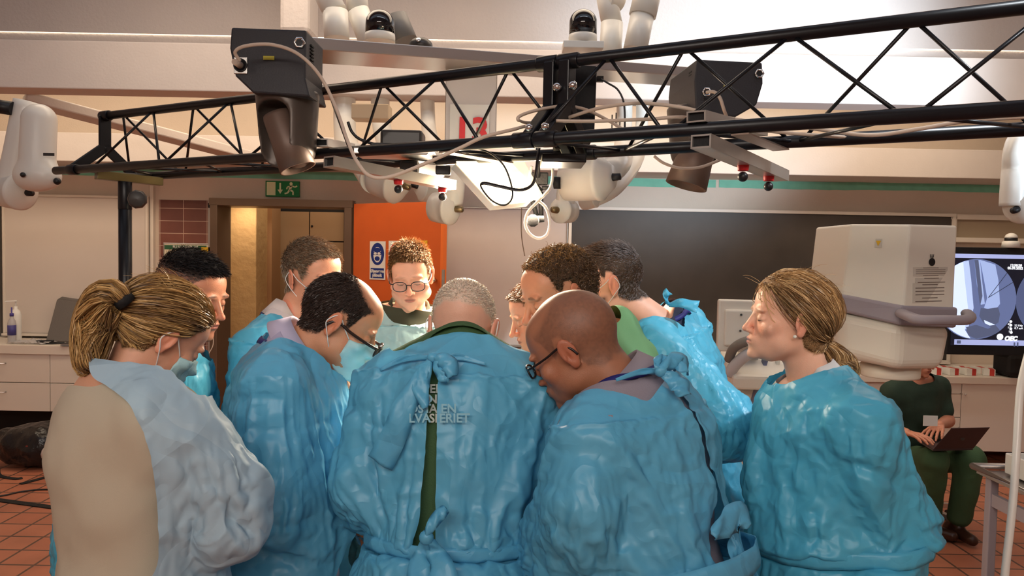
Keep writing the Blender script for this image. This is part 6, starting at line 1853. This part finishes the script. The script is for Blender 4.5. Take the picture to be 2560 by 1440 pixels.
MB().box(((x0_ + x1_) / 2, (y0_ + y1_) / 2, .25), (x1_ - x0_ - .08, y1_ - y0_ - .08, .015)).build('lower_shelf', steel, t)
MB().bar((x0_ + .05, y0_ + .05, .8), (x0_ + .05, y1_ - .05, .8), .02, .05).build('side_rail', M['mauve'], t)
c = H(2540, 1180, zt_ + .05)
t = thing('instrument_basket', 'pale plastic instrument basket with metal tools on the steel trolley', 'basket', (c[0], c[1], zt_))
c = np.array([x0_ + .27, y1_ - .22, zt_ - .01])
k = MB()
k.box(c + np.array([0, 0, .008]), (.36, .3, .012))
for sg in (-1, 1): k.box(c + np.array([0, sg * .15, .045]), (.36, .012, .08)); k.box(c + np.array([sg * .18, 0, .045]), (.012, .3, .08))
k.build('tray', M['whiteplastic'], t, bevel=.003)
for i in range(5): MB().cyl(c + np.array([-.13 + i * .06, -.1, .05 + .006 * (i % 2)]), c + np.array([-.12 + i * .06, .11, .055]), .011).build('instrument', M['alu'], t)
t = MB(); t.tube(catmull([P(2572, 880, 1.75), P(2553, 960, 1.75), P(2546, 1040, 1.74), P(2540, 1150, 1.72), P(2530, 1280, 1.7), P(2512, 1440, 1.68), P(2500, 1600, 1.66), P(2490, 1900, 1.6), P(2500, 2600, 1.55)]), .0085, 12)
tag(t.build('white_hose', M['whiteplastic']), 'thick white hose hanging along the right edge in front of the trolley', 'hose')

# ------------------------------------------------------------------ operating table with draped specimen
t = thing('operating_table', 'narrow operating table under a pale drape, hidden between the people', 'table', (-.02, 2.2, 0))
drape = mat('drape_cloth', (170, 196, 200), .8, bump=.4, bscale=20)
MB().box((-.02, 2.2, .93), (.42, .5, .06)).build('table_top', drape, t, bevel=.02)
MB().cyl((-.02, 2.2, .12), (-.02, 2.2, .9), .06).build('column', M['alu'], t); MB().box((-.02, 2.2, .06), (.4, .45, .12)).build('base', M['dkgrey'], t, bevel=.02)
c = P(1350, 1425, 1.95)
t = thing('specimen', 'pale specimen on the drape glimpsed between two gowns', 'specimen', c)
def spf(p): return smin(cap(p, (.02, 2.12, .99), (.0, 2.32, 1.0), .045, .05), cap(p, (.02, 2.12, .99), (.09, 2.03, .985), .04, .022), .03)
sdf_obj('tissue', spf, (-.08, 1.95, .9), (.16, 2.42, 1.1), .006, mat('specimen_tissue', (206, 160, 130), .4, bump=.3, bscale=50), t)

# ------------------------------------------------------------------ seated man with a laptop
t = thing('stool', 'rolling stool with black seat and pale casters under the seated man', 'stool', (float(P(2290, 1200, 5.0)[0]), float(P(2290, 1200, 5.0)[1]), 0))
sx_, sy_ = t.location[0], t.location[1]
MB().lathe([(.0, .40), (.17, .40), (.19, .42), (.19, .46), (.17, .48), (0, .48)], (sx_, sy_, 0), n=32).build('seat', M['black'], t)
MB().cyl((sx_, sy_, .12), (sx_, sy_, .41), .025).build('column', M['chrome'], t)
for i in range(5):
    an = i * 1.2566 + .3; e = (sx_ + .3 * math.cos(an), sy_ + .3 * math.sin(an), .09)
    l = MB().bar((sx_, sy_, .13), e, .04, .03).build('leg', M['alu'], t); MB().cyl((e[0] - .015, e[1], .03), (e[0] + .015, e[1], .03), .03).build('caster', M['black'], l)
M['trouser_green'] = mat('green_scrub_trousers', (60, 88, 58), .85, bump=.2, bscale=250)
p = person('seated', label='man in green scrubs sitting with a laptop, his head hidden behind the x-ray detector',
    group='people in the background', seated=True,
    N=(2290, 952, 4.95), pel=(2275, 1150, 5.05), ab=165, head=(2298, 892, 4.90, 160, 14, 0), hs=1.02, sw=.20, girth=1.1,
    elR=(2212, 1065, 4.92), wrR=(2262, 1080, 4.62), elL=(2368, 1052, 4.95), wrL=(2350, 1062, 4.72), handR=dict(to=(2310, 1092, 4.5), curl=20, side=1), handL=dict(to=(2330, 1092, 4.58), curl=20, side=-1),
    kneeR=(2335, 1150, 4.55), footR=(2322, 1300, 4.75), kneeL=(2428, 1148, 4.62), footL=(2392, 1318, 4.72), toe=(2440, 1360, 4.55),
    skin=(206, 140, 112), hair=(96, 84, 74), scalp=.8, cap=.005, hn=1500, hlen=.015, lift=.5, mess=.3, res=.004, shoe=mat('brown_shoe', (60, 36, 26), .3),
    shirt=mat('dark_green_scrub', (38, 58, 46), .85, bump=.2, bscale=250), shirtname='scrub_top', shirto=.03, shirtw=.012, sleeves=False, neckcut=.0, trousers=M['trouser_green'])
if p:
    add_lanyard(p, lift=.0)
    MB().box(P(2326, 1052, 4.66), (.09, .004, .065)).build('name_badge', M['white'], p['root'])
t = thing('laptop', 'open dark grey laptop on the knees of the seated man', 'laptop', P(2400, 1110, 4.5))
lm = mat('laptop_grey', (74, 66, 70), .35, .6)
a_, b_, c_, d_ = P(2333, 1123, 4.42), P(2433, 1120, 4.42), P(2474, 1068, 4.30), P(2378, 1070, 4.30)
MB().prism([a_, b_, c_, d_], -_f * .006).build('screen_lid', lm, t, bevel=.002)
MB().prism([a_, b_, P(2395, 1098, 4.68), P(2292, 1098, 4.68)], (0, 0, -.012)).build('base', lm, t, bevel=.002)
MB().ball((a_ + b_ + c_ + d_) / 4 - _f * .008, (.012, .002, .014), 16).build('logo', M['dkgrey'], t)
# ------------------------------------------------------------------ the people
def og(p, px, py, off=.03):              # point just outside a gown, seen at a pixel
    v = ray(px, py); ss = np.arange(1.0, 3.2, .002); pts = (CAM + v[None] * ss[:, None]).astype(np.float32)
    i = np.nonzero(p['G'][0](pts) < off)[0]
    return CAM + v * ss[i[0] if len(i) else 300]
def shirt_print(p):
    wh = mat('print_white', (206, 214, 206), .7); fa = mat('print_through_gown', (140, 194, 214), .6); S_ = [x for x in SIMS if x['key'] == 'centre'][0]
    hits = []
    def surf(px, py, gap):            # point of the gown (or of the shirt in its slit) behind a pixel
        v = ray(px, py); ss = np.arange(1.25, 2.0, .002); pts = (CAM + v[None] * ss[:, None]).astype(np.float32)
        d = p['G'][0](pts); i = np.nonzero(d < (-.012 if gap else .020))[0]
        return CAM + v * ss[i[0]]
    for (txt, x, y, gap) in (('ER', 1074, 982, 1), ('GIO', 1026, 1008, 0), ('N', 1070, 1008, 1), ('DST', 1022, 1032, 0), ('AD', 1073, 1032, 1), ('EN', 1102, 1032, 0), ('LVA', 1022, 1056, 0), ('SK', 1073, 1056, 1), ('ERIET', 1098, 1056, 0)):
        o = surf(x, y, gap); text_mesh('shirt_print', txt, wh if gap else fa, o, (1, 0, .03), (0, .1, 1), .026, p['root'], bold=.0006, depth=.0006)

FAIR = (222, 172, 146)
def top_comb(L, N): return np.tile([0, 1.0, 0], (len(L), 1)) + np.array([0, 0, -1.0]) * (sstep(.05, -.03, L[:, 2]))[:, None] * 2
GREEN = mat('green_scrub_cotton', (62, 92, 58), .85, bump=.25, bscale=300)
GREEN2 = mat('pale_green_scrub', (104, 150, 104), .85, bump=.2, bscale=300)

# centre man, back to the camera
p = person('centre', label='balding grey man seen from behind, blue gown tied over a green shirt',
    N=(1150, 895, 1.74), pel=(1115, 1500, 1.66), ab=2, head=(1157, 822, 1.86, 4, 34, 2), hs=1.02, sw=.185, girth=1.02, depth=1.1, drop=.06,
    elL=(905, 1195, 1.68), wrL=(940, 1330, 2.0), elR=(1335, 1165, 1.72), wrR=(1290, 1290, 2.02),
    skin=(226, 176, 152), hair=(214, 200, 182), scalp=.6, cap=0, hn=7500, hlen=.006, lift=.8, mess=.35, hr=.0006,
    bald=[((0, .01, .13), (.070, .115, .052))], gneckr=.16, hl=[(-.13, .018), (-.06, .012), (-.028, .0), (-.018, .0), (-.008, .030), (.012, .034), (.020, .012), (.028, .02), (.042, .040), (.055, .062), (.075, .078), (.1, .088)], shirt=GREEN, shirto=.016, collar=GREEN, collarz=.005, neckcut=.03,
    gown=M['gown'], gneck=(.0, -.012), go=.04, grow=.13, belt=True, cinch=.03, belt_t=.24, beltw=.03,
    gcut=[[(1066, 880), (1104, 880), (1098, 960), (1094, 1100), (1088, 1250), (1078, 1340), (1056, 1440), (1040, 1600), (990, 1600), (1022, 1440), (1042, 1330), (1062, 1240), (1070, 1100), (1073, 960)]])
if p:
    g = M['gown']; r = p['root']; nd = np.array([0, -1.0, .15]); d = 1.60
    Q = lambda *l, off=.026: [og(p, x, y, off) for x, y in l]
    k = MB(); k.ball(og(p, 1083, 893, .03), (.013, .011, .011), 14); k.build('gown_knot', g, r)
    ribbon('gown_tie', Q((1080, 893), (1050, 945), (1010, 1020), (985, 1090), (950, 1158)), [.010, .030, .050, .056, .060], nd, g, r, curl=.06)
    ribbon('gown_tie', Q((1086, 894), (1106, 900), (1124, 916), (1130, 944), off=.032), [.010, .034, .042, .020], nd, g, r, curl=.3)
    ribbon('gown_tie', Q((1086, 896), (1098, 920), (1110, 940), (1124, 948), off=.026), [.010, .026, .030, .016], nd, g, r, curl=.2)
    ribbon('gown_tie', Q((1079, 896), (1062, 930), (1052, 970), (1064, 1020)), [.010, .030, .038, .012], nd, g, r, curl=.08)
    ribbon('gown_tie', Q((1076, 893), (1010, 897), (950, 925), off=.012), [.014, .014, .006], nd, g, r)
    ribbon('gown_tie', Q((1090, 893), (1150, 893), (1215, 910), off=.012), [.014, .014, .006], nd, g, r)
    k = MB(); k.ball(og(p, 1066, 1344, .035), (.015, .012, .015), 14); k.build('belt_knot', g, r)
    ribbon('belt_tie', Q((1066, 1342), (1080, 1312), (1100, 1286), (1116, 1272), off=.04), [.010, .022, .026, .018], nd, g, r, curl=.25)
    ribbon('belt_tie', Q((1064, 1348), (1058, 1380), (1048, 1420), (1042, 1520), off=.04), [.012, .032, .045, .050], nd, g, r, curl=.1)
    ribbon('belt_tie', Q((1070, 1348), (1088, 1380), (1106, 1430), (1125, 1530), off=.04), [.012, .036, .055, .060], nd, g, r, curl=.1)
    add_mask(p)
    shirt_print(p)

# bald man with glasses, front right
p = person('bald', label='bald man with glasses and grey collar bending down at the front right',
    N=(1575, 985, 1.60), pel=(1640, 1530, 1.55), ab=-52, head=(1436, 868, 1.62, -68, 30, -4), hs=1.01, sw=.19, girth=1.1, depth=1.15, neck=.06,
    elL=(1452, 1265, 1.40), wrL=(1345, 1420, 1.65), elR=(1480, 1180, 1.95), wrR=(1380, 1320, 2.0),
    skin=(168, 112, 84), hair=(82, 60, 50), scalp=.5, cap=0, hn=0, nose=1.0, fat=.004, gneckr=.15,
    bald=[((0, .055, .11), (.075, .085, .085))], brow=(50, 36, 30), lips=(140, 84, 74), stubble=.12,
    shirt=mat('grey_shirt', (150, 140, 150), .85, bump=.2, bscale=400), shirto=.012, collar=mat('grey_collar', (150, 140, 150), .85), collarz=.01, collarh=.042,
    gown=M['gown'], gneck=(-.01, -.004), go=.038, grow=.13, belt=True, cinch=.026, belt_t=.2, beltw=.05, belt_tilt=-.12,
    gcut=[[(1660, 930), (1690, 950), (1745, 1040), (1778, 1130), (1796, 1240), (1800, 1330), (1850, 1440), (1900, 1600), (1880, 1600), (1836, 1440), (1787, 1330), (1783, 1240), (1766, 1140), (1732, 1050), (1680, 965)]])
if p:
    g = M['gown']; r = p['root']; nd = norm(np.array([.5, -1.0, .2]))
    add_glasses(p, z=-.002, fy=.105, lh=.015, thick=.0030); add_lanyard(p, lift=.045)
    Q = lambda *l, off=.026: [og(p, x, y, off) for x, y in l]
    k = MB(); k.ball(og(p, 1652, 928, .03), (.013, .011, .012), 14); k.build('gown_knot', g, r)
    ribbon('gown_tie', Q((1652, 928), (1676, 905), (1698, 908), (1708, 935), off=.036), [.010, .034, .044, .024], nd, g, r, curl=.3)
    ribbon('gown_tie', Q((1652, 928), (1680, 948), (1700, 966), (1712, 990), off=.032), [.010, .034, .044, .030], nd, g, r, curl=.12)
    ribbon('gown_tie', Q((1650, 926), (1640, 912), (1652, 900), (1668, 900), off=.034), [.010, .018, .024, .016], nd, g, r, curl=.2)
    ribbon('gown_tie', Q((1648, 928), (1600, 930), (1540, 950), off=.012), [.013, .012, .006], nd, g, r)
    ribbon('belt_tie', Q((1782, 1340), (1812, 1312), (1846, 1292), (1872, 1318), off=.05), [.016, .05, .06, .012], nd, g, r, curl=.1)

# blonde woman at the right, in profile
p = person('blonde', label='blonde woman with a low ponytail standing in profile at the right',
    N=(2030, 955, 1.92), pel=(2090, 1480, 1.90), ab=-92, shf=-.03, head=(1972, 800, 1.92, -86, -4, 0), hs=.98, sw=.195, girth=.98, depth=1.2, neck=.05, drop=.075,
    elL=(2250, 1300, 1.80), wrL=(2180, 1560, 1.66), elR=(2060, 1290, 2.15), wrR=(1960, 1420, 2.1),
    skin=(236, 182, 154), fat=.005, hair=(168, 128, 84), scalp=.9, cap=.010, hn=0, nose=.5, jaw=.92, lips=(190, 104, 96), brow=(140, 100, 70), browk=.5,
    hl=[(-.13, -.075), (-.06, -.075), (-.028, -.06), (-.018, -.03), (-.012, .020), (.012, .030), (.030, .024), (.045, .050), (.060, .072), (.078, .086), (.1, .095)],
    shirt=mat('white_blouse', (226, 222, 220), .8), collar=mat('white_collar', (228, 224, 222), .8), collarz=.012, collargap=40, collarh=.03,
    gown=M['gown2'], gneck=(.035, .022), armk=.010, gneckr=.10, go=.040, gbelly=.015, grow=.12, belt=True, cinch=.018, belt_t=.27, beltw=.04, garm=.036, bumps=[((1905, 1170, 1.9), .06)])
if p:
    long_hair(p, (0, -.100, -.040), 9000, [P(2052, 858, 1.92), P(2075, 872, 1.92), P(2098, 895, 1.92), P(2120, 925, 1.91), P(2118, 942, 1.91)], [.010, .022, .030, .028, .018], (112, 80, 50), (206, 168, 118), 2400, curl=.8)
    MB().ball(p['wld']((-.084, .006, -.036)), .0045, 14).build('pearl_earring', mat('pearl', (236, 232, 220), .2, coat=.5), p['root'])
# ponytail woman, front left
p = person('ponytail', label='woman with a ponytail, beige sweater and pale gown slipped off her back',
    N=(302, 960, 1.50), pel=(335, 1560, 1.46), ab=42, head=(402, 840, 1.56, 46, 36, 4), hs=.90, sw=.165, girth=.92, depth=1.05, neck=.05, drop=.06, shf=.01,
    elR=(560, 1215, 1.42), wrR=(470, 1330, 1.60), elL=(270, 1250, 1.75), wrL=(440, 1300, 1.85),
    skin=(222, 164, 134), hair=(150, 112, 70), scalp=.9, cap=.008, hn=0, jaw=.92, nose=.55,
    hl=[(-.13, -.06), (-.06, -.06), (-.028, -.05), (-.018, -.015), (-.012, .028), (.012, .036), (.030, .026), (.045, .045), (.060, .068), (.078, .082), (.1, .09)],
    shirt=mat('beige_sweater', (188, 176, 156), .9, bump=.12, bscale=900), trousers=mat('purple_trousers', (70, 36, 78), .7), shirtname='sweater', shirto=.012, shirtw=.009, neckcut=-.035,
    gown=M['gown_pale'], gneck=(.03, .035), go=.036, garm=.045, grow=.14, cram=1.0, armk=.03, pins=[((430, 980, 1.38), .07), ((350, 925, 1.40), .07), ((480, 1010, 1.38), .06)],
    gcut=[[(0, 800), (232, 880), (236, 925), (300, 962), (332, 990), (362, 1040), (378, 1100), (392, 1170), (398, 1250), (392, 1335), (345, 1400), (290, 1480), (280, 1700), (0, 1700)],
          [(262, 840), (290, 892), (340, 898), (400, 915), (450, 945), (490, 980), (600, 980), (600, 840)]], gcutd=9)
if p:
    add_mask(p)
    long_hair(p, (0, -.126, -.006), 9500, [P(314, 756, 1.47), P(290, 735, 1.46), P(262, 750, 1.46), P(240, 800, 1.47), P(228, 860, 1.46), P(222, 915, 1.45), P(232, 930, 1.45)], [.012, .026, .038, .042, .038, .028, .014], (96, 66, 38), (206, 166, 108), 4000, curl=1.6, wave=.012)
# man bowing with mask and glasses
p = person('bowing', label='balding dark haired man bowing in profile with face mask, glasses and navy lanyard',
    N=(730, 880, 1.92), pel=(690, 1450, 1.86), ab=68, shf=-.045, drop=.07, head=(852, 806, 1.93, 84, 31, -2), hs=1.01, sw=.19, girth=1.08, depth=1.12, neck=.058,
    elR=(690, 1215, 1.68), wrR=(850, 1300, 1.80), elL=(800, 1180, 2.15), wrL=(880, 1240, 2.05),
    skin=(206, 146, 112), hair=(52, 38, 32), scalp=.75, cap=.003, hn=8000, hlen=.012, lift=.35, mess=.2, hr=.0006, comb=lambda L, N: np.array([0, -.6, -1.0]) + 0 * L,
    bald=[((0, .06, .10), (.055, .085, .07))], brow=(60, 44, 36),
    shirt=mat('lilac_shirt', (176, 170, 200), .8), collar=mat('lilac_collar', (190, 182, 208), .8), collarz=.008, collarh=.042,
    gown=M['gown'], gneck=(-.03, -.012), go=.04, garm=.04, grow=.13, gbelly=.02)
if p: add_mask(p); add_glasses(p, z=-.012, fy=.122, lh=.016, thick=.0048, m=mat('brown_spectacles', (40, 24, 18), .2)); add_lanyard(p, lift=.02)
# man with short black hair
p = person('blackhair', label='man with short black hair and shaved grey sides looking down at the left, no mask',
    N=(425, 862, 2.15), pel=(345, 1330, 2.12), ab=75, head=(478, 738, 2.16, 106, 15, 0), hs=1.02, sw=.185, girth=1.05,
    elR=(300, 1110, 1.95), wrR=(470, 1120, 1.88), elL=(480, 1120, 2.38), wrL=(535, 1105, 2.12), handL=dict(to=(500, 1110, 1.95), curl=30, side=-1),
    handR=dict(to=(540, 1112, 1.92), curl=25, side=1),
    skin=(208, 140, 108), hair=(30, 26, 26), scalp=.55, cap=.004, hn=7500, hlen=lambda L: .008 + .020 * sstep(.05, .09, L[:, 2]), lift=.75, mess=.25, hr=.0007,
    capshape=lambda L: .1 + 2.2 * sstep(.065, .10, L[:, 2]), hair2=((128, 108, 100), lambda L: .85 * sstep(.085, .06, L[:, 2])), patch=[((0, -.04, .02), (.12, .09, .055), (120, 98, 88), .6)], brow=(34, 26, 24),
    shirt=mat('dark_shirt', (60, 62, 76), .85), gown=M['gown2'], gneck=(-.01, -.004), go=.04, grow=.12)
# masked man behind
p = person('masked', label='man with brown grey hair and face mask standing behind the bowing man',
    N=(722, 808, 2.44), pel=(700, 1260, 2.46), ab=105, head=(784, 692, 2.44, 126, 10, 4), hs=1.02, sw=.19, girth=1.08,
    elR=(620, 1010, 2.22), wrR=(740, 960, 2.15), elL=(850, 1000, 2.60), wrL=(872, 935, 2.35), handL=dict(to=(838, 905, 2.25), curl=30, side=-1),
    skin=(222, 160, 130), hair=(134, 106, 82), scalp=.85, cap=.006, hn=8000, hlen=.022, lift=.4, mess=.25, hr=.0008, hair2=((150, 138, 120), .35), comb=top_comb,
    shirt=mat('white_shirt', (224, 214, 214), .8), collar=mat('white_shirt_collar', (226, 216, 214), .8), collarz=.006, collarh=.045,
    gown=M['gown2'], gneck=(-.03, -.01), go=.04, grow=.12)
if p: add_mask(p); add_lanyard(p, lift=.03)
# man with glasses facing the camera
p = person('glasses', label='man with dark rimmed glasses and swept up hair facing the camera',
    N=(1022, 778, 2.66), pel=(1010, 1240, 2.70), ab=172, head=(1027, 690, 2.60, 176, 16, 3), hs=.93, jaw=1.12, cheek=1.1, gneckr=.10, sw=.185, girth=1.1, drop=.07, fat=.006,
    elR=(920, 990, 2.62), wrR=(960, 1010, 2.40), elL=(1120, 990, 2.62), wrL=(1080, 1010, 2.40),
    skin=(232, 176, 148), hair=(150, 112, 72), scalp=.85, cap=.006, hn=7500, hlen=lambda L: .012 + .024 * sstep(.06, .1, L[:, 2]), lift=.9, mess=.22, hr=.0008, comb=top_comb, brow=(170, 120, 90), browk=.4,
    capshape=lambda L: .5 + 1.4 * sstep(.05, .1, L[:, 2]),
    shirt=mat('olive_shirt', (60, 62, 46), .85), collar=mat('olive_collar', (58, 60, 44), .85), collargap=30, collarz=.0,
    gown=M['gown_mint'], gneck=(-.005, .03), go=.036, grow=.10)
if p: add_glasses(p, z=-.006, fy=.112, lh=.018, lw=.025, thick=.0019)
# curly haired man
p = person('curly', label='man with curly dark brown hair bending down right of centre in green scrubs',
    N=(1530, 850, 2.18), pel=(1600, 1330, 2.25), ab=-75, head=(1398, 738, 2.10, -114, 20, 4), hs=1.08, hl=[(-.13, -.055), (-.06, -.058), (-.028, -.045), (-.018, -.005), (-.008, .030), (.012, .034), (.020, .012), (.030, .02), (.042, .060), (.055, .082), (.07, .096), (.1, .10)], sw=.19, girth=1.05, fat=.003,
    elL=(1500, 1050, 1.98), wrL=(1400, 1130, 2.02), elR=(1500, 1050, 2.4), wrR=(1380, 1150, 2.3),
    skin=(206, 146, 112), hair=(92, 68, 46), scalp=.85, cap=.008, hn=7000, hlen=.026, lift=.7, mess=.6, hr=.0009, curl=1.3, hseg=7, brow=(70, 50, 38),
    hair2=((168, 128, 78), lambda L: .8 * sstep(.06, .11, L[:, 2])), bend=0, fall=.0,
    shirt=GREEN2, shirto=.034, shirtname='scrub_top', collar=None, neckcut=.05, neckr=.085, shirtw=.01)
# half hidden person
p = person('hidden', label='person with short brown hair half hidden behind the curly haired man',
    N=(1395, 872, 2.62), pel=(1430, 1250, 2.66), ab=-110, head=(1347, 785, 2.55, -105, 22, 0), hs=1.0, sw=.18,
    elL=(1360, 1040, 2.45), wrL=(1300, 1060, 2.4), elR=(1460, 1040, 2.75), wrR=(1380, 1080, 2.6),
    skin=(214, 152, 124), hair=(118, 84, 56), scalp=.85, cap=.006, hn=4000, hlen=.018, lift=.5, mess=.3, hr=.0009,
    shirt=mat('pale_shirt', (190, 196, 200), .8), gown=M['gown_mint'], gneck=(-.01, .0), res=.0034)
# bearded man
p = person('bearded', label='bearded man with mask and navy shirt at the back right in a blue gown',
    N=(1660, 808, 2.42), pel=(1745, 1290, 2.45), ab=-58, head=(1516, 706, 2.40, -92, 5, -2), hs=1.04, sw=.19, girth=1.05,
    drop=.035, elL=(1830, 1045, 2.20), wrL=(1650, 1090, 2.05), elR=(1640, 1050, 2.62), wrR=(1560, 1080, 2.45),
    skin=(232, 178, 152), hair=(96, 76, 60), scalp=.8, cap=.004, hn=7500, hlen=lambda L: .007 + .018 * sstep(.06, .1, L[:, 2]), lift=.55, mess=.22, hr=.0007, stubble=.9, beardcol=(66, 44, 34),
    hair2=((150, 150, 156), lambda L: .55 * sstep(.02, -.05, L[:, 1])), comb=top_comb, hl=[(-.13, -.055), (-.06, -.058), (-.028, -.045), (-.018, -.005), (-.008, .030), (.012, .034), (.016, .012), (.024, .02), (.034, .05), (.05, .068), (.07, .082), (.1, .09)],
    shirt=mat('navy_shirt', (38, 42, 62), .85), shirto=.02, neckcut=.012, gown=M['gown2'], gneck=(-.02, -.02), go=.04, garm=.04, grow=.13)
if p:
    add_mask(p); add_lanyard(p, lift=.02)
    g = M['gown2']; r = p['root']; nd = norm(np.array([.3, -1.0, .3]))
    ribbon('gown_tie', [P(1672, 762, 2.3), P(1664, 740, 2.28), P(1672, 728, 2.28)], [.01, .02, .028], nd, g, r)
    ribbon('gown_tie', [P(1672, 762, 2.3), P(1705, 758, 2.27), P(1745, 768, 2.26)], [.012, .03, .04], nd, g, r)

simulate()
